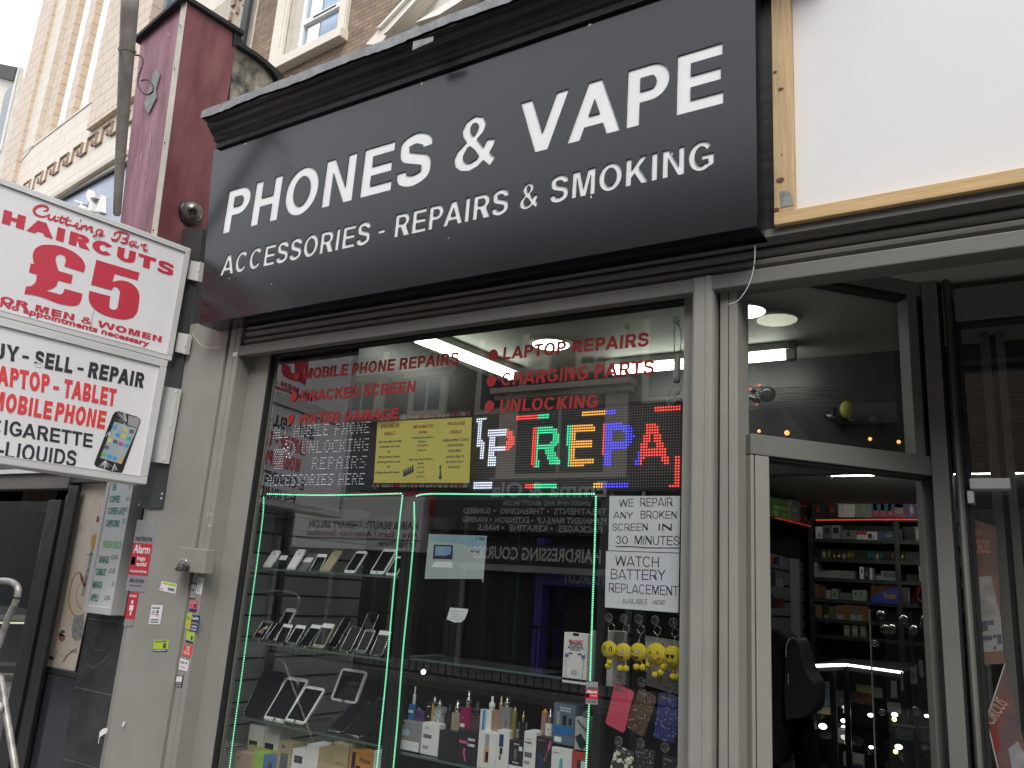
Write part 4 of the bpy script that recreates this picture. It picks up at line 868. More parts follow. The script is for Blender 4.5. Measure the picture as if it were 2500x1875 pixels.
def mtext(s, x, y, x2, h=.034):
    a, bb = MP2.uv(*c4(x, y)); a2, _ = MP2.uv(*c4(x2, y)); return small(s, MP2, a, bb, h, max(.02, a2-a), off=.02, c=.0006)
joined('lettering', [mtext(*v) for v in (('TEA', 1078, 185, 1120), ('COFFEE', 1055, 302, 1150), ('COFFEE LATE', 1035, 415, 1195), ('CAPPUCINO', 1015, 535, 1148), ('ORANGE', 950, 882, 1045), ('CARROT', 920, 1002, 1018), ('MANGO', 890, 1124, 980), ('APPLE', 868, 1248, 942))], grn, mn)
joined('lettering', [mtext('FRESH JUICE', 988, 738, 1172, .036)], lgr, mn)
joined('lettering', [mtext(*v, .022) for v in (('£1', 1240, 172, 1262), ('£1.5', 1215, 288, 1248), ('£2', 1200, 388, 1228), ('£2', 1180, 500, 1210), ('£2.50', 1068, 848, 1132), ('£1.50', 1048, 978, 1110), ('£2', 1075, 1105, 1100), ('£2.00', 1005, 1240, 1060))], gin, mn)
# paint-spattered ladder in front of the cafe
lm = mat('spattered_aluminium', (.20, .19, .18), .45, metal=.4, col2=(.50, .48, .43), vscale=22, bump=.2)
ld_ = thing('stepladder', 'paint spattered aluminium ladder leaning at the left edge', 'ladder', A(0, 1700, -.75))
LYd = -.75
b = MB(); b.tube(cat([tuple(A(*c4(x, y), LYd)) for x, y in ((-120, 1050), (0, 1058), (80, 1062), (140, 1085), (172, 1130), (170, 1190), (140, 1290), (95, 1380), (60, 1470), (20, 1580), (-20, 1700), (-60, 1850))], 4), .0125, 12); b.build('stile', lm, ld_)
b = MB(); b.tube([tuple(A(*c5(x, y), LYd+.02)) for x, y in ((-60, 560), (8, 615), (25, 700), (60, 950), (110, 1250), (150, 1500), (200, 1800))], .0125, 12); b.build('stile', lm, ld_)
b = MB(); b.lathe(A(*c5(5, 900), LYd), (0, -1, 0), [(.02, 0), (.02, .02), (.01, .024)], 12); b.build('hinge_bolt', alu, ld_)
# ================================================================== BRICK BUILDING behind the parapet
def planeVP(px, Y, vx, vy):
    """vertical plane through the point seen at px (depth Y) running towards vanishing point (vx, vy)"""
    o = A(*px, Y); d = ray(vx, vy); d = Vector((-d.x, -d.y, 0)).normalized(); return Plane((o.x, o.y, 0), d)
BR = planeVP((765, 126), 5.0, -1480, 1250)
RB = Matrix.Identity(4)
def frame_thing(name, label, catg, P, a, z):
    """Empty turned with the facade, so brick textures run along it"""
    t = thing(name, label, catg, P.P(a, z, 0), rz=math.atan2(P.u.y, P.u.x)); return t
def fobj(name, P, t, boxes, mt, bevel=0., org=None):
    """boxes (a0,a1,b0,b1,c0,c1) in facade coordinates, mesh kept in the facade's own axes for its texture"""
    L = Plane((0, 0, 0), (1, 0, 0)); b = MB()
    for x in boxes:
        if len(x) == 6: b.obox(L, *x)
        else: b.prism([L.P(u, v, x[1]) for u, v in x[0]], L.n*(x[2]-x[1]))
    me = b.mesh(name); bm = bmesh.new(); bm.from_mesh(me); bmesh.ops.recalc_face_normals(bm, faces=bm.faces[:])
    if bevel: bmesh.ops.bevel(bm, geom=[e for e in bm.edges if len(e.link_faces) == 2 and e.calc_face_angle(0) > .6], offset=bevel, segments=2, profile=.6, affect='EDGES', clamp_overlap=True)
    bm.to_mesh(me); bm.free(); me.materials.append(mt)
    o = bpy.data.objects.new(name, me); C.objects.link(o); o.parent = t
    O = t.matrix_world.inverted() @ P.P(0, 0, 0); o.matrix_parent_inverse = Matrix.Translation(O); return o
stock = brickmat('stock_brick', (.40, .29, .19), (.28, .19, .125), (.22, .18, .145), bw=.225, bh=.076, ms=.009, dirt=.45, bump=.8)
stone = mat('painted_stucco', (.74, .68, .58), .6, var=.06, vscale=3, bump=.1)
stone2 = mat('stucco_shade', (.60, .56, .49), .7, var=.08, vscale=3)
z62 = lambda x, y: (580+x/5.53, y/5.53)
bb_ = frame_thing('brick_building', 'brown brick building with white stucco window surrounds behind the shop', 'building', BR, 0, 0)
def B(x, y): return BR.uv(*z62(x, y))
e0 = B(170, 600)[0]
jl0, jl1 = B(450, 880)[0], B(590, 930)[0]     # left architrave
jr0, jr1 = B(1390, 300)[0], B(1500, 300)[0]
sl0, sl1 = B(590, 960), B(1460, 600)
zs0 = B(1410, 590)[1]; zs1 = B(1410, 470)[1]
g0 = B(800, 830)[0]; g1 = B(1325, 480)[0]
wx0, wx1 = jl1-.0, jr0+.02
ga, gb = g0-.11, g1+.10
fobj('wall', BR, bb_, [(e0, wx0, 4, 18, -.4, 0), (wx1, e0+16, 4, 18, -.4, 0), (wx0, wx1, 4, zs0+.05, -.4, 0), (wx0, wx1, zs1+1.9, 18, -.4, 0)], stock)
fobj('window_surround', BR, bb_, [(jl0, jl1, zs0-.02, zs1+2.1, -.15, .06), (jr0, jr1, zs1, zs1+2.1, -.15, .06), (jl0+.06, jl1-.06, zs1, zs1+2.1, .061, .075), (jr0+.05, jr1-.02, zs1, zs1+2.1, .061, .075)], stone, bevel=.01)
fobj('window_sill', BR, bb_, [(sl0[0]-.06, sl1[0]+.03, zs0, zs1, -.2, .16)], stone, bevel=.012)
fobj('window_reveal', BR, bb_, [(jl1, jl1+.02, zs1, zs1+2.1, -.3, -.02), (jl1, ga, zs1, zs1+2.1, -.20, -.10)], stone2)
c_ = -.08
UP = mat('upvc_white', (.80, .79, .77), .35)
fobj('window_sash', BR, bb_, [(ga, ga+.09, zs1, zs1+2.0, c_-.05, c_+.03), (gb-.09, gb, zs1, zs1+2.0, c_-.05, c_+.03), (ga+.09, gb-.09, zs1, zs1+.07, c_-.05, c_+.03), (ga+.09, gb-.09, B(880, 290)[1]-.05, B(880, 290)[1]+.05, c_-.05, c_+.05)], UP, bevel=.006)
fobj('window_vent', BR, bb_, [((ga+gb)/2-.22+0, (ga+gb)/2+.32, B(880, 290)[1]-.012, B(880, 290)[1]+.016, c_+.05, c_+.056)][:1] if False else [((ga+gb)/2-.22, (ga+gb)/2+.32, B(880, 290)[1]-.012, B(880, 290)[1]+.016, c_+.051, c_+.056)], gasket)
fobj('window_glass', BR, bb_, [(ga+.09, gb-.09, zs1+.07, zs1+1.95, c_-.012, c_-.008)], glass('upper_glass', (.9, .95, 1.), 1.6))
cur = mat('net_curtain', (.52, .60, .66), .9, col2=(.66, .74, .78), vscale=3, stretch=(10, 1, .2))
fobj('net_curtain', BR, bb_, [(ga+.24, gb-.09, zs1+.0, zs1+1.95, c_-.20, c_-.19)], cur)
fobj('curtain_edge', BR, bb_, [(ga+.0, ga+.24, zs1+.0, zs1+1.95, c_-.34, c_-.33)], mat('grey_curtain', (.26, .27, .27), .9))
# pediment over the lower window, seen at the top of the photo
z63 = lambda x, y: (960+x/7.373, y/7.373)
def BQ(*v): return [BR.uv(*z63(*q_)) for q_ in v]
Z0 = BQ((0, 620), (560, 0), (850, 0), (150, 720))
def band(name, px, c0, c1, mt):
    return fobj(name, BR, bb_, [([BR.uv(*z63(*q_)) for q_ in px], c0, c1)], mt, bevel=0)
band('pediment_rake', [(-300, 950), (-60, 690), (600, -40), (880, -40), (150, 740), (-60, 960)], 0, .22, stone)
band('pediment_rake', [(-60, 700), (640, -40), (690, -40), (0, 680)], .221, .27, whitep)
band('pediment_rake', [(60, 800), (800, -40), (860, -40), (150, 730)], .221, .26, whitep)
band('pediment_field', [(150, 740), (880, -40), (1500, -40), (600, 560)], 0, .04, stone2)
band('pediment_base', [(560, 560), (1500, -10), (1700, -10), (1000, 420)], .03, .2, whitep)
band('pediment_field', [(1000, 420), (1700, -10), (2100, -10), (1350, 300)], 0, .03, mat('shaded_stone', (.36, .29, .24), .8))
band('window_sill', [(175, 85), (175, -60), (700, -200), (510, 0), (300, 75)], 0, .18, stone)
# small white flat roof lantern glimpsed over the cornice
rl = thing('roof_lantern', 'small white framed roof lantern just above the black cornice', 'roof lantern', A(712, 200, 1.2))
FL = front(1.2)
quad('frame', FL, [(670, 1075), (715, 1022), (985, 1012), (1000, 1030), (740, 1040), (700, 1090)], whitep, rl, conv=z62, th=-.03)
quad('pane', FL, [(700, 1090), (740, 1040), (990, 1028), (990, 1200), (690, 1200)], mat('frosted_pane', (.52, .53, .52), .4), rl, conv=z62, th=-.02, c=-.012)
# drainpipe
dpm = mat('black_pipe', (.05, .052, .06), .35)
p0 = BR.hit(*z62(115, 660))+BR.n*.1; p1 = Vector((p0.x, p0.y, 19)); 
tag(MB().tube([(p0.x, p0.y, 5), (p0.x, p0.y, 19)], .075, 14).build('drainpipe', dpm), 'black drainpipe at the left end of the brown brick building', 'drainpipe')

# ================================================================== CREAM FAIENCE BUILDING (far left)
pj = BR.P(e0, 0, 0)
d = ray(-1120, 1262); AD = Plane((pj.x, pj.y, 0), (-d.x, -d.y, 0))
c1f = lambda x, y: (x/3.16, y/3.16)
def D(x, y): return AD.uv(*c1f(x, y))
faience = brickmat('faience_blocks', (.66, .53, .40), (.62, .49, .365), (.34, .28, .22), bw=.62, bh=.30, ms=.012, dirt=.12, rough=.45, bump=.3, off=.5)
faience2 = brickmat('faience_pale', (.76, .68, .57), (.73, .65, .54), (.50, .42, .34), bw=.75, bh=.36, ms=.008, dirt=.10, rough=.45, bump=.2)
fw_ = mat('white_sky_reflection', (.86, .86, .84), .4)  # window strips: the bright sky reflection is painted on as white
glassd = mat('dark_window_pane', (.05, .06, .075), .15, var=.3, vscale=3)
ad = frame_thing('faience_building', 'tall cream tiled art deco building with ribbed windows at the left', 'building', AD, 0, 0)
xL = D(35, 1200)[0]; 
zsill = D(500, 950)[1]
def ax(x, y=600): return D(x, y)[0]
cols_ = []
Y_ = 300
X_ = lambda x: D(x, Y_)[0]
# lower wall
fobj('lower_wall', AD, ad, [(X_(292)-.1+.1, 0, 0, zsill, -.5, 0)], faience2)
fobj('coping_strip', AD, ad, [(X_(292), X_(1160), zsill, zsill+.05, -.45, .02)], faience2)
ribs = [(292, 372, .10), (470, 530, -.05), (602, 650, -.05), (752, 800, -.05), (880, 940, .10), (1066, 1165, .10)]
fobj('pier', AD, ad, [(X_(292), X_(385), zsill-6, 30, -.4, .10)], faience)
fobj('pier', AD, ad, [(X_(860), X_(1000), zsill-.9, 30, -.4, .12), (X_(1066), X_(1168), zsill-.9, 30, -.4, .12), (X_(1000), X_(1066), zsill-.9, 30, -.4, .12)], faience)
fobj('pier', AD, ad, [([(X_(385), zsill-.2), (X_(455), zsill), (X_(455), 30), (X_(385), 30)], -.3, .02)], faience2)
for a, c in ((478, 528), (620, 665), (765, 800)): fobj('rib', AD, ad, [(X_(a), X_(c), zsill+.05, 30, -.4, -.05)], faience)
for a, c in ((455, 478), (528, 556), (665, 695), (800, 862)): fobj('rib_reveal', AD, ad, [(X_(a), X_(c), zsill+.02, 30, -.45, -.20)], faience2)
for a, c in ((556, 620), (695, 765)): fobj('sky_reflection_strip', AD, ad, [(X_(a), X_(c), zsill+.03, 30, -.45, -.12)], fw_)
fobj('window', AD, ad, [(X_(1168), X_(1420), zsill-2, 30, -.5, -.3)], glassd)
fobj('window_mullion', AD, ad, [(X_(1168), X_(1190), zsill-2, 30, -.3, -.1), (X_(1235), X_(1262), zsill-2, 30, -.3, -.1), (X_(1350), X_(1380), zsill-2, 30, -.3, -.1)], mat('blue_grey_frame', (.22, .25, .30), .4))
fobj('upper_wall', AD, ad, [(X_(1420), 0.05, zsill-3, 30, -.4, 0)], faience2)
# Greek-key relief band
keym = mat('relief_shadow_line', (.34, .24, .18), .7, var=.2, vscale=20)
fk = AD.uv(*c1f(190, 1440)); fe = AD.uv(*c1f(900, 930)); zk0 = fk[1]
b = []
L = 9; span = (fe[0]-fk[0])*1.35/L; hgt = (AD.uv(*c1f(500, 1300))[1]-AD.uv(*c1f(500, 1160))[1]); hgt = abs(hgt)*-1*-1
zk = AD.uv(*c1f(640, 1200))[1]; hh = abs(AD.uv(*c1f(640, 1110))[1]-zk)
for i in range(L):
    a = fk[0]+(i-.4)*span; t_ = .024
    pth = [(a, zk), (a+span*.34, zk), (a+span*.34, zk+hh), (a+span*.92, zk+hh), (a+span*.92, zk+hh*.25), (a+span*.66, zk+hh*.25), (a+span*.66, zk+hh*.62)]
    pth2 = [(a+span*.92, zk+hh*.25), (a+span*.92, zk), (a+span, zk)]
    for q_ in (pth, pth2):
        for (u0, v0), (u1, v1) in zip(q_, q_[1:]):
            b.append((min(u0, u1)-t_/2, max(u0, u1)+t_/2, min(v0, v1)-t_/2, max(v0, v1)+t_/2, .0, .03+.0005*len(b)))
fobj('key_pattern', AD, ad, b, keym)
b = []
a, z = D(1790, 130)
for j in range(3):
    for k in range(4): b.append((a+j*.22-.03, a+j*.22+.03+.06*(k % 2), z-.1+k*.30-j*-.05, z+.08+k*.30, .0, .05+.001*len(b)))
fobj('key_pattern', AD, ad, b, keym)
s0, s1 = D(380, 1560), D(890, 1240)
zq = D(700, 1360)[1]
fobj('string_course', AD, ad, [(X_(292), X_(1168), zq-.06, zq+.06, 0, .10)], stone2, bevel=.01)
# blue-grey sign with white raised figures
bs = thing('blue_sign_board', 'pale blue sign board with raised white shapes under the cream tiles', 'sign board', AD.hit(*c1f(700, 1600)))
bluep = mat('pale_blue_panel', (.33, .38, .46), .35, var=.06)
zt_ = AD.uv(*c1f(880, 1385))[1]; zl_ = AD.uv(*c1f(540, 1565))[1]
def bq(px, mt, c, th, name): return quad(name, AD, px, mt, bs, conv=c1f, c=c, th=th)
bq([(540, 1568), (890, 1382), (1200, 1220), (1200, 1760), (760, 1760)], bluep, .12, .03, 'panel')
bq([(520, 1570), (890, 1368), (1200, 1200), (1200, 1222), (890, 1386), (540, 1572)], gasket, .12, .10, 'edge')
for q_ in ([(690, 1640), (720, 1600), (740, 1640), (730, 1700), (690, 1700)], [(775, 1500), (790, 1500), (795, 1530), (835, 1540), (830, 1560), (795, 1560), (790, 1590), (775, 1590), (760, 1555), (760, 1530)], [(668, 1575), (735, 1595), (732, 1610), (668, 1590)], [(790, 1590), (810, 1600), (800, 1660), (770, 1660)], [(880, 1540), (840, 1640), (830, 1670), (880, 1670)]):
    bq(q_, whitep, .155, .10, 'raised_figure')
# building beyond, with a dark eave
fb_ = thing('far_building', 'cream building with a dark eave and arched window at the far left edge', 'building', AD.P(X_(292)-2, 0, -3))
FP = Plane(AD.P(0, 0, -1.2), (AD.u.x, AD.u.y, 0))
z13 = lambda x, y: (x/3.77, y/3.77)
quad('wall', FP, [(-200, 640), (150, 760), (150, 1000), (0, 1700), (-400, 1700)], faience2, fb_, conv=z13, th=-.3)
quad('eave', FP, [(-200, 560), (0, 598), (200, 640), (165, 765), (-200, 660)], mat('dark_eave', (.07, .065, .06), .8, var=.3, vscale=8, bump=.4), fb_, conv=z13, th=.15, c=.02)
quad('arched_window', FP, [(140, 800), (105, 810), (60, 870), (40, 950), (0, 1170), (-60, 1500), (20, 1500), (150, 880)], glassd, fb_, conv=z13, th=.05, c=.01)
quad('white_pilaster', FP, [(190, 620), (240, 640), (215, 800), (20, 1700), (-30, 1700), (130, 900)], mat('flaking_render', (.72, .68, .60), .8, col2=(.55, .49, .40), vscale=2), fb_, conv=z13, th=.05, c=.02)
quad('downpipe', FP, [(200, 625), (210, 625), (40, 1400), (28, 1400)], alu, fb_, conv=z13, th=.05, c=.08)

# ================================================================== OPPOSITE SIDE OF THE STREET (seen only in the glass)
OP = Plane((0, -12, 0), (-1, 0, 0))
def V(x, y, Y=12.0): p = A(x, y, Y); return (-p.x, p.z)      # photo pixel of a reflection -> opposite facade
obrick = brickmat('opposite_brick', (.17, .11, .075), (.13, .085, .06), (.20, .17, .14), bw=.225, bh=.076, plane='XZ', dirt=.4)
ob = thing('terrace_building', 'brown brick terrace opposite, mirrored in the shop window', 'building', (-4, -12, 0))
b = MB(); b.obox(OP, -40, 40, 3.9, 9.3, -.5, 0); b.build('wall', obrick, ob)
b = MB(); b.obox(OP, -40, 40, 9.3, 9.6, -.6, .25); b.build('parapet', stone2, ob)
def owin(px, py, px2, py2, hood=True, nm='window'):
    a0, z1 = V(px, py); a1, z0 = V(px2, py2); a0, a1 = min(a0, a1), max(a0, a1)
    f = MB(); f.obox(OP, a0, a1, z0, z1, 0, .08); fo = f.build(nm, stone, ob)
    g = MB(); w_ = (a1-a0)*.16; mid = (a0+a1)/2
    g.obox(OP, a0+w_, mid-.04, z0+.1, z1-.15, .081, .09); g.obox(OP, mid+.04, a1-w_, z0+.1, z1-.15, .081, .09)
    o = g.build('pane', glassd, fo)
    if hood:
        h = MB(); h.obox(OP, a0-.15, a1+.15, z1, z1+.12, 0, .3); h.obox(OP, a0-.1, a1+.1, z1-.12, z1, 0, .18); h.build('hood', stone, fo)
    s = MB(); s.obox(OP, a0-.1, a1+.1, z0-.12, z0, 0, .2); s.build('sill', stone, fo)
owin(1228, 968, 1530, 1165)
owin(1008, 915, 1090, 1010)
owin(1240, 875, 1345, 905, False); owin(1410, 860, 1510, 893, False)
owin(850, 930, 930, 1010)
for xx in (-14, -10.5, -7.5, 5, 9, 13, 17):
    for z0 in (5.3,):
        f = MB(); f.obox(OP, xx, xx+1.3, z0, z0+1.9, 0, .06); fo = f.build('window', stone, ob); g = MB(); g.obox(OP, xx+.15, xx+1.15, z0+.12, z0+1.78, .061, .07); g.build('pane', glassd, fo)
# fascias and shopfronts
shopdark = mat('opposite_shop_dark', (.03, .03, .032), .5, var=.4, vscale=2)
def ofascia(name, label, a0, a1, z0, z1, mt, c1=.35):
    t = thing(name, label, 'sign', OP.P((a0+a1)/2, z0, 0)); b = MB(); b.obox(OP, a0, a1, z0, z1, 0, c1); b.build('board', mt, t); return t
def otext(t, rows, mt, c=.355):
    ms = []
    for s, (xa, ya), (xb, yb), h in rows:     # mirrored: the word starts at the right in the glass
        a0, z = V(xa, ya); a1, _ = V(xb, yb); a0, a1 = min(a0, a1), max(a0, a1); ms.append(small(s, OP, a0, z, h, a1-a0, off=.02, c=c))
    joined('lettering', ms, mt, t)
wsign = mat('opposite_white_sign', (.9, .9, .9), .4); wtxt = mat('opposite_white_text', (.85, .85, .85), .5)
wa, wz1 = V(748, 1252); wa2, wz0 = V(1047, 1350)
hs = ofascia('salon_sign', 'white hair salon fascia mirrored in the left of the window', min(wa, wa2), max(wa, wa2), wz0, wz1+.35, wsign)
otext(hs, [('HAIR & BEAUTY THERAPY SALON', (1044, 1297), (780, 1289), .17), ('For Hijab Women', (1040, 1340), (946, 1338), .15)], inkk)
otext(hs, [('Afro - Euro / Asian Hair Specialists', (1044, 1317), (775, 1310), .13)], mat('opposite_red_text', (.35, .04, .06), .5))
b = MB(); a0, z0 = V(748, 1318); a1, z1 = V(1047, 1325); b.obox(OP, min(a0, a1), max(a0, a1), z1, z1+.03, .35, .36); b.build('rule', inkk, hs)
ba, bz1 = V(1090, 1178); ba2, bz0 = V(1505, 1306)
es = ofascia('beauty_sign', 'black beauty salon fascia mirrored above the green lights', min(ba, ba2)-.6, max(ba, ba2), bz0, bz1, blacksteel)
otext(es, [('Emma & Ola', (1500, 1218), (1222, 1206), .30)], wtxt)
otext(es, [('UNISEX HAIR AND BEAUTY SALON', (1462, 1240), (1252, 1230), .10), ('TREATMENTS  \u2022 THREADING  \u2022 SUNBED', (1500, 1262), (1155, 1245), .12), ('PERMANENT MAKE-UP  \u2022 EXTENSION  \u2022 WAXING', (1500, 1285), (1155, 1262), .12), ('PACKAGES  \u2022 KERATINE  \u2022 NAILS', (1490, 1305), (1190, 1297), .12)], wtxt)
aa, az1 = V(1190, 1330); aa2, az0 = V(1505, 1395)
hc = ofascia('course_sign', 'dark hairdressing courses board mirrored in the shop window', min(aa, aa2)-.4, max(aa, aa2)+.2, az0, az1, shopdark, .6)
otext(hc, [('HAIRDRESSING COURSES', (1500, 1380), (1195, 1345), .24)], wtxt, .605)
b = MB(); b.obox(OP, min(aa, aa2)-.4, max(aa, aa2)+.2, az0-.12, az0, .0, .7); b.build('trim', mat('opposite_grey_trim', (.42, .42, .42), .5), hc)
pa, pz1 = V(1338, 1318); pa2, pz0 = V(1462, 1436)
pur = thing('purple_shopfront', 'purple framed salon front mirrored in the shop window', 'shopfront', OP.P(pa, 0, 0)); purp = mat('purple_paint', (.10, .07, .42), .5)
a0, a1 = min(pa, pa2)-1.6, max(pa, pa2)
b = MB(); b.obox(OP, a0, a1, pz0, pz0+.34, .1, .45); b.obox(OP, a1-.16, a1, pz0+.35, pz1, .1, .44); b.obox(OP, a0, a0+.16, pz0+.35, pz1, .1, .44); b.obox(OP, a1-.16, a1, 0, pz0, .1, .4); b.build('frame', purp, pur)
otext(pur, [('HAIRCUT', (1500, 1430), (1400, 1428), .20)], wtxt, .455)
b = MB(); sh = thing('opposite_shops', 'row of dark shopfronts across the street mirrored in the glass', 'shopfront', OP.P(0, 0, 0))
b.obox(OP, -40, 40, 0, 3.9, -.3, -.02); b.build('wall', shopdark, sh)
b = MB()
for i in range(26): a = -24+i*1.9; b.obox(OP, a, a+.12, 0, 2.5, -.02, .05)
b.build('mullions', mat('opposite_frame', (.28, .28, .27), .5), sh)
b = MB()
for i in range(13): a = -24+i*3.8; b.obox(OP, a, a+3.5, 2.95, 3.6, -.02, .10, (wsign, redp, shopdark, blacksteel)[i % 4])
b.build('boards', wsign, sh)
# guard railing at the far kerb
rg = thing('guard_railing', 'thin dark street guard railing mirrored in the shop window', 'railing', (-4, -9.4, 0)); b = MB()
for i in range(64): b.box(-13+i*.16, -12.985+i*.16, -9.41, -9.395, .12, 1.02)
b.box(-13, -2.8, -9.42, -9.385, 1.02, 1.06); b.box(-13, -2.8, -9.42, -9.385, .08, .12); b.build('bars', gasket, rg)
# ================================================================== INTERIOR SHELL
def st(name, o): o.name = name; return tag(o, kind='structure')
ceilm = mat('ceiling_paint', (.42, .43, .38), .7, var=.06, vscale=2)
blkw = mat('black_wall_paint', (.014, .015, .017), .45, var=.4, vscale=3, bump=.15, bscale=10)
drk = mat('dark_brown_wall', (.020, .019, .018), .6)
st('ceiling_front', MB().box(-3.4, 1.5, .06, 1.32, 2.751, 2.78).build('ceiling_front', ceilm))
st('bulkhead', MB().box(-3.4, 1.5, 1.30, 1.36, 2.20, 2.75).build('bulkhead', blkw))
st('bulkhead_side', MB().box(-2.56, -2.52, .06, 1.30, 2.28, 2.75).build('bulkhead_side', blkw))
st('bulkhead_soffit', MB().box(-3.2, -2.56, .06, 1.30, 2.28, 2.32).build('bulkhead_soffit', blkw))
st('ceiling_main', MB().box(-3.4, 1.6, 1.36, 5.3, 2.50, 2.56).build('ceiling_main', mat('ceiling_main_paint', (.30, .31, .28), .7)))
st('wall_back', MB().box(-3.4, 1.6, 5.25, 5.3, 0, 2.5).build('wall_back', drk))
st('wall_left', MB().box(-3.45, -3.30, .002, 5.3, 0, 2.749).build('wall_left', drk))
st('wall_right', MB().box(1.5, 1.6, .7, 5.3, 0, 2.8).build('wall_right', drk))
st('shop_floor', MB().box(-3.2, 1.6, .06, 5.3, .001, .03).build('shop_floor', mat('dark_floor_tile', (.05, .05, .05), .3)))
# slatted side wall of the window display
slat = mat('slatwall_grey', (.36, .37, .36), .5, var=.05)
sw = thing('slatwall', 'grey slatted display wall at the left side of the window', 'display wall', (-3.26, .3, 0))
b = MB(); s2 = MB(); z = .2
while z < 2.2: b.box(-3.29, -3.25, .055, 1.05, z, z+.088); z += .10
s2.box(-3.295, -3.28, .05, 1.06, .2, 2.25)
b.build('slats', slat, sw); s2.build('grooves', gasket, sw)
# tube lights and downlights
tubeg = glow('fluorescent_white', (.93, .97, .86), 13.0)
def tube_light(label, p, q, drop=.03):
    p, q = Vector(p), Vector(q); t = thing('tube_light', label, 'ceiling light', (p+q)/2, 'fluorescent ceiling tubes'); d = (q-p).normalized(); s = Vector((-d.y, d.x, 0))
    b = MB(); b.prism([p+s*.035, p-s*.035, q-s*.035, q+s*.035], (0, 0, -.03)); b.build('batten', ceilm, t)
    b = MB(); b.tube([p+Vector((0, 0, -.052)), q+Vector((0, 0, -.052))], .019, 12); b.build('tube', tubeg, t)
    b = MB()
    for e in (p, q): b.box(e.x-.02, e.x+.02, e.y-.02, e.y+.02, e.z-.075, e.z-.0)
    b.build('end_cap', ceilm, t); return t
a_, b_ = AZ(1010, 838, 2.70), AZ(1262, 918, 2.70)
xm = (a_.x+b_.x)/2
tube_light('fluorescent tube running back from the glass above the red vinyl text', (xm-.02, max(.1, a_.y-.1), 2.75), (xm+.06, b_.y, 2.75))
a_, b_ = AZ(1500, 912, 2.70), AZ(1925, 858, 2.70); ym = (a_.y+b_.y)/2
tube_light('fluorescent tube running across the shop above the doorway', (a_.x, ym, 2.75), (b_.x, ym, 2.75))
MB
p = AZ(2088, 1158, 2.44)
tubeg = glow('fluorescent_white_deep', (.93, .97, .86), 26.0)
tube_light('fluorescent tube deep inside the shop seen under the transom', (p.x-.16, p.y, 2.5), (p.x+1.1, p.y, 2.5))
dlg = glow('downlight_white', (.97, .97, .92), 5.0); dlp = glow('downlight_dim', (.80, .80, .62), .42)
def downlight(label, px, m_, r=.088):
    p = AZ(*px, 2.748); t = thing('downlight', label, 'ceiling light', p, 'round ceiling downlights')
    b = MB(); b.lathe(p, (0, 0, -1), [(r*1.18, 0), (r*1.16, .006), (r, .008)], 32); b.build('rim', ceilm, t)
    b = MB(); b.lathe(p+Vector((0, 0, -.0085)), (0, 0, -1), [(r, 0), (r*.95, .002)], 32); b.build('lens', m_, t)
downlight('round lit downlight behind the words LAPTOP REPAIRS', (1345, 838), dlg)
downlight('bright round downlight half hidden by the middle pillar', (1818, 757), dlg, .080)
downlight('dim yellowish round downlight above the doorway', (1897, 777), dlp, .080)
# ================================================================== GLASS LETTERING
GL = front(-.002)
c7 = lambda x, y: (560+x/3.687, 740+y/3.687)
c8 = lambda x, y: (1100+x/3.687, 740+y/3.687)
def vinyl(label, word, bl, br, tl, dot, cv):
    t = thing('vinyl_line', label, 'window lettering', GL.hit(*cv(*bl)), 'red service list on the glass')
    filled('lettering', fitpx(GL, word, cv(*bl), cv(*br), cv(*tl), w=.215), GL.M(-.0005), winred, t)
    o = GL.hit(*cv(*dot)); b = MB(); b.prism([o+Vector((.0215*math.cos(k*math.pi/14), 0, .0235*math.sin(k*math.pi/14))) for k in range(28)], (0, -.001, 0)); b.build('bullet', winred, t)
vinyl('red vinyl line MOBILE PHONE REPAIRS at the top left of the glass', 'MOBILE PHONE REPAIRS', (665, 685), (2058, 548), (680, 588), (608, 648), c7)
vinyl('red vinyl line CRACKED SCREEN in the middle of the left list', 'CRACKED SCREEN', (638, 885), (1665, 802), (655, 790), (580, 845), c7)
vinyl('red vinyl line WATER DAMAGE at the foot of the left list', 'WATER DAMAGE', (612, 1090), (1512, 1038), (632, 1000), (550, 1045), c7)
vinyl('red vinyl line LAPTOP REPAIRS at the top of the right list', 'LAPTOP REPAIRS', (470, 508), (1778, 385), (482, 398), (385, 468), c8)
vinyl('red vinyl line CHARGING PARTS in the middle of the right list', 'CHARGING PARTS', (452, 745), (1828, 638), (465, 628), (367, 700), c8)
vinyl('red vinyl line UNLOCKING at the foot of the right list', 'UNLOCKING', (438, 980), (1322, 938), (452, 872), (350, 930), c8)
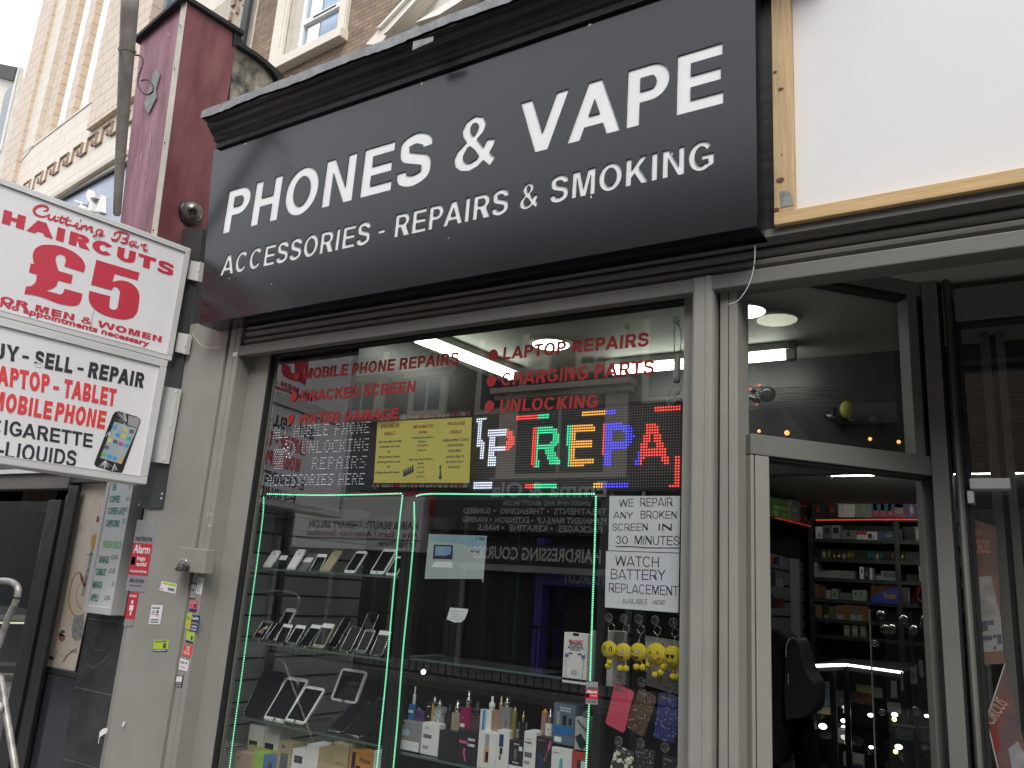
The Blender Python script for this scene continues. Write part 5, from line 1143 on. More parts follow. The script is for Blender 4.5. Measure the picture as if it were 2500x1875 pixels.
# ================================================================== LED SIGNS
LE = front(.055)
pit = .0098
ls_ = thing('led_message_sign', 'colour LED matrix sign spelling REPA behind the glass', 'LED sign', LE.hit(1400, 1190))
u0, v1 = LE.uv(*c8(215, 1010)); u1, _ = LE.uv(1668, 1000); _, v0 = LE.uv(*c8(1000, 1668))
MB().box(u0-.01, u1+.0, .058, .085, v0-.01, v1+.012).build('housing', mat('led_housing', (.016, .016, .018), .5), ls_)
def region(poly): return [LE.uv(*c8(*p)) for p in poly]
glyphs = []
def addg(word, bl, br, tl, w=.17): return fitpx(LE, word, c8(*bl), c8(*br), c8(*tl), w=w)
Wt, Rd, Gn, Og, Bl = 'white', 'red', 'green', 'orange', 'blue'
shapes = [(addg('P', (330, 1478), (572, 1470), (340, 1135), .21), lambda x: Wt if x < 500 else Rd),
          (addg('R', (728, 1472), (1000, 1462), (735, 1112), .20), lambda x: Rd if x < 770 else Gn),
          (addg('E', (1045, 1465), (1295, 1455), (1050, 1100), .22), lambda x: Gn if x < 1068 else Og),
          (addg('P', (1368, 1465), (1650, 1458), (1372, 1088), .20), lambda x: (Rd if x < 1385 else Bl)),
          (addg('A', (1650, 1458), (1980, 1450), (1650, 1078), .20), lambda x: Bl if x < 1712 else Rd)]
for poly, col in (([(595, 1000), (785, 990), (785, 1040), (595, 1045)], Rd), ([(785, 990), (880, 985), (880, 1030), (785, 1035)], Gn), ([(1180, 965), (1385, 960), (1385, 1005), (1180, 1012)], Og), ([(1385, 955), (1492, 950), (1492, 1000), (1385, 1003)], Bl), ([(1830, 932), (2080, 925), (2080, 975), (1830, 985)], Rd),
                  ([(200, 1605), (380, 1600), (380, 1675), (195, 1675)], Wt), ([(668, 1622), (755, 1620), (750, 1680), (668, 1680)], Rd), ([(755, 1620), (962, 1615), (962, 1680), (755, 1680)], Gn), ([(1275, 1618), (1375, 1618), (1375, 1680), (1275, 1680)], Og), ([(1375, 1618), (1605, 1612), (1605, 1680), (1375, 1680)], Bl), ([(1955, 1625), (2080, 1620), (2080, 1680), (1955, 1680)], Rd), ([(2022, 1370), (2080, 1370), (2080, 1680), (2022, 1680)], Rd),
                  ([(232, 1030), (322, 1025), (322, 1060), (282, 1062), (275, 1230), (300, 1250), (300, 1400), (250, 1420), (258, 1300), (228, 1280), (240, 1100)], Wt)):
    shapes.append(([region(poly)], (lambda c: (lambda x: c))(col)))
ledc = dict(white=(.75, .80, 1.0), red=(1., .045, .02), green=(.02, .80, .35), orange=(.95, .42, .04), blue=(.03, .03, 1.))
ledm = {k: glow('led_'+k, tuple(min(1, c*.94+.05) for c in v), 1.7) for k, v in ledc.items()}
halo = {k: mat('led_halo_'+k, tuple(.15*c for c in v), .5, emit=v, es=.10) for k, v in ledc.items()}
lit = {k: MB() for k in ledc}; hb = {k: MB() for k in ledc}; dim = MB()
nx, nz = int((u1-u0)/pit), int((v1-v0)/pit)
for i in range(nx):
    for j in range(nz):
        x, z = u0+(i+.5)*pit, v0+(j+.5)*pit
        px_ = None
        for cs, cf in shapes:
            if inside((x, z), cs):
                a0, _ = LE.uv(*c8(0, 1300)); a1, _ = LE.uv(*c8(2000, 1300)); 
                # photo column of this dot (inverse by bisection on the plane)
                lo, hi = 0, 2212
                for _k in range(12):
                    mid = (lo+hi)/2
                    if LE.uv(*c8(mid, 1300-(z-v0)*0))[0] < x: lo = mid
                    else: hi = mid
                px_ = cf(lo); break
        if px_:
            r = .0026; lit[px_].prism([(x+r*math.cos(k*math.pi/3), .0572, z+r*math.sin(k*math.pi/3)) for k in range(6)], (0, -.001, 0))
            h_ = pit*.5; hb[px_].poly([(x-h_, .0576, z-h_), (x+h_, .0576, z-h_), (x+h_, .0576, z+h_), (x-h_, .0576, z+h_)])
        else:
            r = .0012; dim.poly([(x-r*1.5, .0575, z-r), (x+r*1.5, .0575, z-r), (x+r*1.5, .0575, z+r), (x-r*1.5, .0575, z+r)])
for k in ledc:
    if lit[k].f: lit[k].build(k+'_dots', ledm[k], ls_); hb[k].build(k+'_glow_panel', halo[k], ls_)
dim.build('unlit_dots', mat('unlit_led', (.36, .36, .34), .4), ls_)
F5 = {'A': '0110 1001 1111 1001 1001', 'L': '1000 1000 1000 1000 1111', 'M': '10001 11011 10101 10001 10001', 'O': '0110 1001 1001 1001 0110', 'B': '1110 1001 1110 1001 1110', 'I': '111 010 010 010 111', 'E': '1111 1000 1110 1000 1111', 'P': '1110 1001 1110 1000 1000', 'H': '1001 1001 1111 1001 1001', 'N': '1001 1101 1111 1011 1001', 'U': '1001 1001 1001 1001 0110', 'C': '0111 1000 1000 1000 0111', 'K': '1001 1010 1100 1010 1001', 'G': '0111 1000 1011 1001 0111', 'R': '1110 1001 1110 1010 1001', 'S': '0111 1000 0110 0001 1110', ' ': '00 00 00 00 00'}
LD = front(.03)
l2 = thing('led_dot_sign', 'dark sign of white LED dots reading ALL MOBILE PHONE UNLOCKING REPAIRS ACCESSORIES HERE', 'LED sign', LD.hit(700, 1150))
p0, p1 = LD.uv(*c7(370, 1660)), LD.uv(*c7(1330, 1080))
ux1 = LD.uv(*c7(1330, 1400))[0]
MB().box(-3.03, ux1, .032, .05, LD.uv(*c7(600, 1685))[1], LD.uv(*c7(700, 1075))[1]).build('panel', mat('led_panel_navy', (.010, .012, .022), .35), l2)
b = MB(); b2 = MB()
def dot(x, z, r=.0018, m_=b): m_.prism([(x+r*math.cos(k*math.pi/3), LD.o.y-.0005, z+r*math.sin(k*math.pi/3)) for k in range(6)], (0, -.0015, 0))
for s, (xa, ya), (xb, yb), hpx in (('ALL', (392, 1215), (530, 1205), 92), ('MOBILE', (578, 1202), (888, 1180), 90), ('PHONE', (948, 1180), (1265, 1160), 88), ('UNLOCKING', (645, 1348), (1250, 1318), 95), ('REPAIRS', (738, 1492), (1232, 1470), 95), ('ACCESSORIES HERE', (335, 1640), (1215, 1625), 85)):
    a0, z0 = LD.uv(*c7(xa, ya)); a1, _ = LD.uv(*c7(xb, yb)); _, z1 = LD.uv(*c7(xa, ya-hpx))
    tot = sum(len(F5[c].split()[0])+1 for c in s)-1; k = (a1-a0)/tot; x = a0
    for ch in s:
        rows = F5[ch].split()
        for r, row in enumerate(rows):
            for q_, v in enumerate(row):
                if v == '1': dot(x+(q_+.5)*k, z1+(z0-z1)*(r/4))
        x += (len(rows[0])+1)*k
random.seed(2)
for r in range(9):
    for q_ in range(6):
        x, y = 395+q_*17-r*-2+(8 if r % 2 else 0), 1320+r*21
        if 0 < q_ < 6: dot(*LD.uv(*c7(x-(r*3), y)), .0019)
for x, y in ((512, 1270), (528, 1300), (512, 1327), (535, 1355), (515, 1385), (543, 1390), (495, 1310)): dot(*LD.uv(*c7(x, y)), .0036)
for k in range(9): dot(*LD.uv(*c7(520+70*math.cos(-1.6+k*.35), 1310+70*math.sin(-1.6+k*.35))), .0019)
b.build('dots', glow('led_dot_white', (.80, .84, .92), .45), l2)
# ================================================================== PAPERS ON THE GLASS
note = mat('white_paper', (.80, .83, .85), .7, var=.02, vscale=5); ink = mat('marker_ink', (.02, .02, .025), .7)
c9 = lambda x, y: (1400+x/5.0275, 1170+y/5.0275)
NP = front(.004)
def lines(P, rows, mt, par, cv, c, w=.105, jit=.0):
    cs = []
    for wd, bl, br, tl in rows: cs += fitpx(P, wd, cv(*bl), cv(*br), cv(*tl), w=w)
    return filled('lettering', cs, P.M(c), mt, par, depth=.0002)
n1 = thing('handwritten_note', 'white handwritten note WE REPAIR ANY BROKEN SCREEN IN 30 MINUTES', 'note', NP.hit(*c9(860, 870)))
quad('paper', NP, [(443, 205), (1312, 205), (1300, 910), (427, 875)], note, n1, conv=c9, th=-.0005)
lines(NP, [('WE', (560, 345), (738, 335), (562, 250)), ('REPAIR', (822, 335), (1222, 330), (820, 232)), ('ANY', (487, 480), (728, 490), (492, 395)), ('BROKEN', (825, 482), (1268, 486), (825, 388)), ('SCREEN', (475, 632), (912, 630), (478, 545)), ('IN', (1045, 632), (1205, 632), (1048, 545)), ('30', (520, 790), (668, 798), (522, 695)), ('MINUTES', (752, 800), (1302, 812), (756, 690))], ink, n1, c9, .0003)
quad('underline', NP, [(518, 822), (700, 820), (900, 836), (1300, 838), (1300, 850), (900, 848), (700, 832), (518, 832)], ink, n1, conv=c9, c=.0003, th=.0003)
NP2 = front(.0022)
n2 = thing('handwritten_note', 'white handwritten note WATCH BATTERY REPLACEMENT AVAILABLE HERE', 'note', NP2.hit(*c9(830, 1600)))
quad('paper', NP2, [(400, 876), (1300, 906), (1288, 1640), (385, 1572)], note, n2, conv=c9, th=-.0005)
lines(NP2, [('WATCH', (512, 1062), (1048, 1082), (515, 938)), ('BATTERY', (458, 1225), (1132, 1240), (460, 1102)), ('REPLACEMENT', (436, 1385), (1290, 1432), (438, 1272)), ('AVAILABLE', (596, 1528), (908, 1535), (598, 1465)), ('HERE', (972, 1540), (1130, 1540), (974, 1485))], ink, n2, c9, .0003)
quad('edge_line', NP2, [(400, 872), (800, 886), (1300, 902), (1300, 910), (800, 893), (400, 879)], ink, n2, conv=c9, c=.0003, th=.0003)
YP = front(.02)
yp = thing('offer_poster', 'yellow offers poster in three columns under WATER DAMAGE', 'poster', YP.hit(*c7(1700, 1600)))
quad('paper', YP, [(1335, 1070), (2183, 1028), (2160, 1618), (1300, 1618)], mat('yellow_paper', (.66, .60, .14), .6, var=.04, vscale=3), yp, conv=c7)
def yt(rows, mt):
    ms = []
    for s, xa, xb, y, hp in rows:
        a0, z0 = YP.uv(*c7(xa, y)); a1, _ = YP.uv(*c7(xb, y)); _, z1 = YP.uv(*c7(xa, y-hp)); ms.append(small(s, YP, a0, z0, z1-z0, a1-a0, off=.015, c=.0015))
    joined('lettering', ms, mt, yp)
yt([('SPECIAL £5', 1362, 1532, 1125, 28), ('DEALS', 1395, 1492, 1190, 30), ('MIX & MATCH', 1658, 1835, 1128, 26), ('OFFER', 1704, 1782, 1176, 22), ('PACKAGE', 1966, 2122, 1102, 28), ('DEALS', 1988, 2090, 1175, 28)], winred)
yt([('Buy any glass screen', 1345, 1552, 1258, 20), ('protector for only', 1355, 1538, 1303, 20), ('£5', 1425, 1450, 1347, 20), ('Phone book covers', 1345, 1536, 1395, 20), ('starting price at only', 1332, 1542, 1440, 20), ('£5', 1420, 1445, 1484, 20), ('Fitting done for free!', 1318, 1532, 1535, 20),
    ('Puff Stuff and Supply &', 1648, 1832, 1222, 16), ('Demand', 1700, 1770, 1254, 16), ('1 for £9.99', 1690, 1780, 1292, 16), ('2 for £18', 1695, 1768, 1334, 16), ('3mg, 6mg, 12mg & 18mg e-', 1615, 1835, 1416, 16), ('liquids', 1697, 1750, 1450, 16), ('1 for £5', 1692, 1757, 1487, 16), ('2 for £9', 1690, 1755, 1529, 16), ('3 for £13', 1684, 1757, 1570, 16),
    ('SHISHA PIPES, COALS', 1922, 2155, 1248, 22), ('& FLAVOURS', 1966, 2108, 1293, 22), ('AVAILABLE', 1966, 2088, 1341, 22), ('GOOD DEAL IF', 1950, 2112, 1396, 22), ('BOUGHT AS A', 1952, 2108, 1442, 22), ('PACKAGE', 1972, 2075, 1488, 22)], inkk)
b = MB()
for k in range(5): x = 1575+k*19; y = 1500-k*10; quad('x', YP, [(x-5, y), (x+5, y-2), (x+12, y+45), (x+8, y+62), (x-10, y+66), (x-8, y+45)], None, None, conv=c7, b=b, c=.0015, th=.0003)
quad('x', YP, [(1903, 1455), (1912, 1475), (1905, 1500), (1910, 1540), (1915, 1580), (1900, 1588), (1885, 1580), (1893, 1545), (1895, 1500), (1890, 1475)], None, None, conv=c7, b=b, c=.0015, th=.0003)
b.build('printed_pictures', inkk, yp)
def tinsel(label, p, q, n):
    b = MB(); pts = []
    cols = [mat('foil_red', (.75, .08, .08), .25, metal=.7), mat('foil_silver', (.75, .72, .62), .2, metal=.8)] if 'foil_red' not in bpy.data.materials else [bpy.data.materials['foil_red'], bpy.data.materials['foil_silver']]
    for i in range(n):
        t = i/n; x, y = p[0]+(q[0]-p[0])*t, p[1]+(q[1]-p[1])*t
        o = YP.hit(*c7(x, y))+Vector((0, -.006, 0)); dx = random.uniform(.002, .006)
        b.prism([o+Vector((0, 0, -.009)), o+Vector((.0022, .002, -.009)), o+Vector((.0022+dx, -.002, .008)), o+Vector((dx, 0, .009))], (0, -.001, 0), cols[0 if random.random() < .35 else 1])
    tag(b.build('tinsel_garland', None), label, 'garland')
tinsel('thin silver tinsel garland along the top of the yellow poster', (1350, 1040), (2180, 990), 70)
tinsel('thin red tinsel garland along the bottom of the yellow poster', (1300, 1637), (2160, 1640), 70)
c10 = lambda x, y: (960+x/4.424, 1170+y/4.424)
BP = front(.03)
bpz = thing('printer_leaflet', 'pale blue leaflet picturing a printer taped inside the glass', 'leaflet', BP.hit(*c10(700, 1000)))
quad('paper', BP, [(388, 592), (1012, 612), (972, 1122), (955, 1076), (340, 1075)], mat('pale_leaflet', (.42, .50, .48), .6, var=.05, vscale=3), bpz, conv=c10)
quad('sky_print', BP, [(388, 596), (1010, 614), (1000, 740), (860, 725), (700, 690), (385, 660)], mat('leaflet_blue', (.20, .36, .46), .6, col2=(.32, .46, .52), vscale=6), bpz, conv=c10, c=.0012, th=.0003)
quad('printer_picture', BP, [(442, 706), (650, 712), (640, 880), (630, 865), (440, 858), (430, 872)], mat('leaflet_black', (.03, .035, .045), .5), bpz, conv=c10, c=.0014, th=.0003)
quad('printer_screen', BP, [(458, 722), (632, 728), (622, 812), (560, 828), (455, 826)], mat('leaflet_screen', (.12, .25, .55), .5, col2=(.3, .42, .6), vscale=9), bpz, conv=c10, c=.0018, th=.0003)
quad('printed_page', BP, [(455, 890), (640, 893), (642, 958), (412, 950)], note, bpz, conv=c10, c=.0014, th=.0003)
ms = []
for s, x0_, x1_, y, hp in (('1*06', 890, 990, 655, 30), ('A-Hub', 835, 940, 790, 30)):
    a0, z0 = BP.uv(*c10(x0_, y)); a1, _ = BP.uv(*c10(x1_, y)); _, z1 = BP.uv(*c10(x0_, y-hp)); ms.append(small(s, BP, a0, z0, z1-z0, a1-a0, off=.03, c=.0016))
joined('lettering', ms, inkk, bpz)
sp_ = thing('paper_slip', 'small curled white slip of paper taped inside the glass', 'paper', BP.hit(*c10(700, 1500)))
quad('paper', BP, [(618, 1385), (812, 1402), (800, 1450), (770, 1515), (735, 1545), (660, 1546), (578, 1512), (600, 1440)], note, sp_, conv=c10)
b = MB()
for y in (1425, 1455, 1480, 1505): quad('x', BP, [(630, y-3), (760, y+8), (760, y+12), (630, y+2)], None, None, conv=c10, b=b, c=.0012, th=.0003)
b.build('print', gin, sp_)
c11 = lambda x, y: (960+x/4.424, 1540+y/4.424)
sticker('small silver and red alarm sticker on the glass by the green light strip', [(2085, 550), (2212, 552), (2212, 798), (2080, 790)], c11, sil, [(0, .22, 1, .67, redst), (.04, .3, .26, .46, whst)], [('verisure', .05, .70, .9, .09, inkk, .03), ('Alarm', .06, .50, .88, .13, whst, .03), ('recorded', .4, .36, .5, .06, whst, .01), ('0800 158 8999', .1, .1, .8, .06, inkk, .01)], Y=-.0015, name='alarm_sticker')
# ================================================================== GREEN LIGHT STRIPS AND CABINETS
gled = glow('green_led_strip', (.25, .95, .55), 1.15); gtape = mat('green_led_tape', (.10, .40, .24), .5, emit=(.06, .55, .28), es=.06)
YL = .022
def strip(label, pts, n):
    t = thing('led_strip', label, 'light strip', A(*pts[0], YL), 'green LED strips edging the window cabinets')
    P3 = [A(*p, YL) for p in cat([p for p in pts], 3)]
    b = MB(); b.tube(P3, .0022, 6); b.build('tape', gtape, t)
    L = [0]
    for p, q_ in zip(P3, P3[1:]): L.append(L[-1]+(q_-p).length)
    b = MB(); k = 0
    for i in range(n):
        s = L[-1]*(i+.5)/n
        while L[k+1] < s: k += 1
        p, q_ = P3[k], P3[k+1]; f_ = (s-L[k])/(L[k+1]-L[k]); o = p.lerp(q_, f_); d_ = (q_-p).normalized()
        w_ = Vector((-d_.z, 0, d_.x))*.0029; l_ = d_*(L[-1]/n*.23); o = o+Vector((0, -.0032, 0))
        b.prism([o-w_-l_, o+w_-l_, o+w_+l_, o-w_+l_], (0, -.0008, 0))
    b.build('diodes', gled, t)
strip('green LED strip down the left side of the left cabinet', [(645, 1212), (643, 1260), (628, 1380), (610, 1510), (590, 1660), (572, 1790), (560, 1890)], 120)
strip('green LED strip along the top of the left cabinet', [(652, 1206), (760, 1209), (870, 1208), (983, 1205)], 62)
strip('green LED strip down the right side of the left cabinet', [(984, 1208), (975, 1290), (962, 1440), (945, 1640), (932, 1770), (920, 1890)], 120)
strip('green LED strip down the left side of the right cabinet', [(1012, 1225), (1012, 1300), (1000, 1440), (985, 1590), (972, 1760), (960, 1890)], 120)
strip('green LED strip along the top of the right cabinet', [(1016, 1212), (1050, 1206), (1200, 1207), (1454, 1206)], 84)
strip('green LED strip down the right side of the right cabinet', [(1456, 1210), (1453, 1330), (1447, 1500), (1441, 1680), (1431, 1890)], 120)
def cabinet(label, X0, X1, ztop, shelves, fr=.03):
    t = thing('display_cabinet', label, 'cabinet', ((X0+X1)/2, .25, 0))
    for x in (X0, X1):
        for y in (.066, .40): MB().box(x-fr/2, x+fr/2, y, y+.03, 0, ztop).build('post', gasket, t)
    MB().box(X0, X1, .066, .43, ztop-.03, ztop).build('top', gasket, t)
    MB().poly([(X0+fr/2, .42, .3), (X1-fr/2, .42, .3), (X1-fr/2, .42, ztop-.03), (X0+fr/2, .42, ztop-.03)]).build('back_glass', cabg, t)
    for z in shelves:
        sh = MB().box(X0+fr/2, X1-fr/2, .105, .40, z-.008, z).build('shelf', cabg, t)
        MB().box(X0+fr/2, X1-fr/2, .100, .1045, z-.008, z).build('shelf_edge', mat('glass_edge', (.10, .14, .125), .2) if 'glass_edge' not in bpy.data.materials else bpy.data.materials['glass_edge'], t)
    return t
YS = .12
c12 = lambda x, y: (560+x/4.424, 1170+y/4.424); c13 = lambda x, y: (560+x/4.424, 1500+y/4.424)
zS1 = (A(*c12(300, 960), YS).z+A(*c12(1800, 1045), YS).z)/2; zS2 = (A(*c13(210, 285), YS).z+A(*c13(1700, 465), YS).z)/2; zS3 = (A(*c13(360, 1150), YS).z+A(*c13(1600, 1380), YS).z)/2
zT = A(800, 1204, .066).z
xc0, xc1, xc2, xc3 = -2.93, A(962, 1600, .07).x+.0, A(1000, 1500, .07).x, A(1462, 1450, .07).x
xpost = (A(955, 1600, .07).x, A(985, 1600, .07).x)
cabinet('left glass display cabinet of phones and tablets with green lights', -3.22, (xpost[0]+xpost[1])/2-.012, zT, [zS1, zS2, zS3])
zQ1 = (A(*c11(150, 270), YS).z+A(*c11(1560, 466), YS).z)/2; zQ2 = A(*c11(300, 1340), YS).z
cabinet('right glass display cabinet of vapes and boxes with green lights', (xpost[0]+xpost[1])/2+.022, xc3+.012, zT, [zQ1, zQ2])
print('shelves', zS1, zS2, zS3, zQ1, zQ2, zT)
# ================================================================== PHONES, TABLETS AND BOXES IN THE LEFT CABINET
wphone = mat('white_phone', (.85, .85, .85), .3); bphone = mat('black_phone', (.018, .018, .02), .2); gphone = mat('gold_phone', (.55, .47, .33), .3, metal=.3); scr = mat('dark_screen', (.012, .013, .015), .08); gyp = mat('grey_phone', (.16, .16, .17), .25); steelp = mat('polished_edge', (.55, .55, .56), .2, metal=.9)
def leanplane(bl, br, tl, cv, Y=.14):
    p0, p1 = A(*cv(*bl), Y), A(*cv(*br), Y); p1.z = p0.z; p2 = AX(*cv(*tl), p0.x); v = p2-p0
    return Plane(p0, p1-p0, v), (p1-p0).length, v.length
def rr(W, H, r, n=4):
    out = []
    for cx, cy, a in ((W-r, r, -90), (W-r, H-r, 0), (r, H-r, 90), (r, r, 180)): out += arc(cx, cy, r, r, a, a+90, n)
    return out
def phone(label, bl, br, tl, cv, kind='front', body=None, Y=.14, group='phones and tablets displayed in the left cabinet', name='mobile_phone', tagc=False, bez=None, stand=True):
    P, W, H = leanplane(bl, br, tl, cv, Y)
    t = thing(name, label, 'phone' if name == 'mobile_phone' else 'tablet', P.o, group); r = min(W, H)*.13
    b = MB(); b.prism([P.P(x, y, -.008) for x, y in rr(W, H, r)], P.n*.008, sm=False); b.build('body', body, t)
    if kind == 'front':
        sx_ = W*.07 if bez is None else W*bez; sy = H*(.12 if name == 'mobile_phone' else .08)
        b = MB(); b.prism([P.P(x, y, .0002) for x, y in ((sx_, sy), (W-sx_, sy), (W-sx_, H-sy), (sx_, H-sy))], P.n*.0006); b.build('screen', scr, t)
        if body is wphone or body is gphone:
            b = MB(); b.lathe(P.P(W/2, sy*.5, .0002), P.n, [(W*.06, 0), (W*.058, .0005)], 16); b.build('home_button', gyp, t)
            b = MB(); b.obox(P, W*.4, W*.6, H-sy*.45, H-sy*.38, .0002, .0008); b.build('earpiece', gyp, t)
        else:
            b = MB(); b.tube([P.P(x, y, .0) for x, y in rr(W, H, r)+[rr(W, H, r)[0]]], .0012, 5); b.build('metal_rim', steelp, t)
    elif kind == 'back':
        b = MB(); b.prism([P.P(W*.5+W*.09*math.cos(k), H*.78+W*.10*math.sin(k), .0002) for k in [i*.524 for i in range(12)]], P.n*.0005); b.build('logo', gyp, t)
        b = MB(); b.lathe(P.P(W*.16, H*.93, .0002), P.n, [(W*.06, 0), (W*.05, .001)], 12); b.build('camera_lens', scr, t)
    if tagc:
        b = MB(); b.obox(P, W*.0, W*.98, H*.80, H*.96, .001, .0016); b.build('price_tag', note, t)
    if stand:
        b = MB(); b.obox(P, -W*.06, W*1.06, -.006, .0, -.012, .018); b.obox(P, -W*.06, -W*.02, 0, H*.35, -.012, .004); b.obox(P, W*1.02, W*1.06, 0, H*.35, -.012, .004); b.build('clear_stand', cabg, t)
    return t, P, W, H
def card(label, px, mt, cv, Y=.16, tg=None):
    P, W, H = leanplane(px[0], px[1], px[2], cv, Y); t = thing('display_card', label, 'card', P.o, 'cards standing between the phones')
    b = MB(); b.obox(P, 0, W, 0, H, -.002, 0); b.build('card', mt, t)
    if tg: b = MB(); b.obox(P, W*tg[0], W*tg[1], H*tg[2], H*tg[3], .0005, .0012); b.build('price_tag', note, t)
phone('white phone showing its back, leftmost on the top shelf', (352, 950), (440, 955), (470, 768), c12, 'back', wphone)
card('black card with a white tag right of the leftmost white phone', [(485, 945), (560, 952), (585, 770)], bphone, c12, tg=(.1, 1.1, .42, .70))
phone('larger white phone showing its back, second on the top shelf', (613, 972), (700, 985), (738, 755), c12, 'back', wphone)
card('dark grey card with a white tag right of the second white phone', [(705, 990), (820, 1000), (850, 800)], gyp, c12, tg=(.05, .85, .5, .76))
phone('black phone covered with white tags, middle of the top shelf', (862, 1000), (965, 1000), (965, 800), c12, 'front', bphone, tagc=True)
phone('gold phone showing its back with a paper band on the top shelf', (973, 995), (1072, 1000), (1125, 768), c12, 'back', gphone)
phone('white framed phone facing out, right of the gold phone', (1232, 1008), (1345, 1018), (1380, 772), c12, 'front', wphone)
phone('large white framed phone facing out near the right end of the top shelf', (1510, 1020), (1655, 1035), (1672, 750), c12, 'front', wphone)
phone('white framed phone cut by the green strip at the end of the top shelf', (1682, 1035), (1800, 1045), (1800, 830), c12, 'front', wphone, Y=.15)
phone('thick dark phone with a bright round screen picture, leftmost on the second shelf', (238, 268), (345, 288), (375, 60), c13, 'front', gyp)
q_ = leanplane((238, 268), (345, 288), (375, 60), c13); b = MB()
P, W, H = q_
for k, (u, v, m_) in enumerate(((.5, .55, 'print_a'), (.68, .62, 'print_b'), (.35, .42, 'print_e'), (.62, .38, 'print_c'))): b.prism([P.P(W*u+W*.15*math.cos(i*1.05), H*v+W*.15*math.sin(i*1.05), .0012+.0002*k) for i in range(6)], P.n*.0003, bpy.data.materials[m_])
o_ = b.build('screen_picture', None, bpy.data.objects[[o.name for o in bpy.data.objects if o.get('label', '').startswith('thick dark phone')][0]])
phone('white framed phone standing behind the second shelf row at the left', (440, 270), (545, 275), (622, -70), c13, 'front', wphone, Y=.22)
phone('black phone, second on the second shelf', (385, 285), (465, 292), (520, 88), c13, 'front', bphone)
phone('black phone with a paper band at its head, third on the second shelf', (492, 300), (592, 308), (595, 95), c13, 'front', bphone, tagc=True)
phone('grey phone with a paper band, fourth on the second shelf', (610, 318), (712, 332), (735, 105), c13, 'front', gyp, tagc=True)
phone('black phone with a paper band, left of the gold framed phone', (742, 335), (850, 352), (905, 100), c13, 'front', bphone, tagc=True)
phone('gold framed phone with a cream band, middle of the second shelf', (893, 350), (1015, 368), (1022, 90), c13, 'front', gphone, tagc=True)
phone('dark phone behind the gap right of the gold framed phone', (1060, 350), (1150, 360), (1240, 30), c13, 'front', bphone, Y=.24)
phone('dark phone with a silver rim, third from the right on the second shelf', (1190, 392), (1300, 408), (1322, 130), c13, 'front', bphone)
phone('tall black phone at the back of the second shelf near the right', (1330, 380), (1450, 390), (1500, -20), c13, 'front', bphone, Y=.26)
phone('grey black phone with a rounded top, second from the right on the second shelf', (1362, 405), (1465, 428), (1478, 155), c13, 'front', gyp)
phone('black phone with a paper band, rightmost on the second shelf', (1515, 435), (1640, 452), (1635, 165), c13, 'front', bphone, tagc=True)
G3 = 'phones and tablets displayed in the left cabinet'
phone('big dark tablet leaning at the left of the third shelf', (140, 1085), (400, 1125), (370, 590), c13, 'front', bphone, Y=.2, name='tablet', bez=.03)
phone('white framed tablet, taller of the pair on the third shelf', (358, 1130), (592, 1165), (632, 665), c13, 'front', wphone, Y=.15, name='tablet', bez=.06)
phone('white framed phablet, shorter of the pair on the third shelf', (590, 1150), (800, 1212), (830, 765), c13, 'front', wphone, Y=.14, name='tablet', bez=.07)
phone('white framed tablet leaning far back on the third shelf', (1085, 925), (1370, 935), (1215, 575), c13, 'front', wphone, Y=.30, name='tablet', bez=.09)
phone('dark glass tablet near the right of the third shelf', (1060, 1245), (1215, 1285), (1380, 905), c13, 'front', bphone, Y=.17, name='tablet', bez=.03)
phone('dark glass tablet at the right end of the third shelf', (1215, 1285), (1430, 1340), (1620, 900), c13, 'front', bphone, Y=.15, name='tablet', bez=.03)
cbl = thing('white_cable', 'thin white cable hanging down the slatted wall', 'cable', (-3.25, .2, 1.2))
b = MB(); b.tube(cat([tuple(AX(*c12(x, y), -3.243)) for x, y in ((522, 320), (518, 450), (495, 600), (470, 760), (450, 950), (445, 1100), (430, 1250), (405, 1400), (412, 1520), (390, 1800), (335, 1900), (330, 2100))], 4), .0026, 6); b.build('flex', mat('grey_cable', (.40, .41, .39), .5), cbl)
# ---- boxed goods
def carton(label, x0, x1, yt, yb, cv, mt, Y=.15, dep=.07, prints=(), texts=(), group='boxes at the foot of the cabinets', name='product_box', catg='box', side=None, th=0.):
    a, b_ = A(*cv(x0, (yt+yb)/2), Y).x, A(*cv(x1, (yt+yb)/2), Y).x; zt, zb = A(*cv((x0+x1)/2, yt), Y).z, A(*cv((x0+x1)/2, yb), Y).z
    t = thing(name, label, catg, ((a+b_)/2, Y, zb), group)
    MB().box(a, b_, Y, Y+dep, zb, zt).build('carton', mt, t, bevel=.001)
    F = Plane((a, Y, zb), (1, 0, 0)); W, H = b_-a, zt-zb
    for (u0, v0, u1, v1, m_) in prints: MB().obox(F, W*u0, W*u1, H*v0, H*v1, 0, .0007).build('print', m_, t)
    if len(texts):
        by = {}
        for (s, u0, v0, wu, hv, m_) in texts: by.setdefault(m_, []).append(small(s, F, W*u0, H*v0, H*hv, W*wu, off=.02, c=.0012))
        for m_, l in by.items(): joined('lettering', l, m_, t)
    return t, F, W, H
def ellp(F, t, W, H, pts, mt, name, c=.0012):
    b = MB(); b.prism([F.P(W*u, H*v, c) for u, v in pts], F.n*.0005); return b.build(name, mt, t)
kraft = mat('kraft_box', (.42, .33, .20), .7, var=.08); kraft2 = mat('gold_kraft', (.46, .38, .20), .7, var=.08); tanb = mat('tan_box', (.40, .31, .20), .7, var=.06); limeb = mat('lime_box', (.32, .55, .06), .5); blueb = mat('blue_box', (.04, .16, .38), .5); orbx = mat('orange_box', (.62, .27, .04), .5); wbx = mat('white_box', (.78, .78, .76), .55, var=.04); blb = mat('black_box', (.02, .02, .024), .45); oliv = mat('yellow_green_box', (.42, .48, .04), .5)
YB = .14
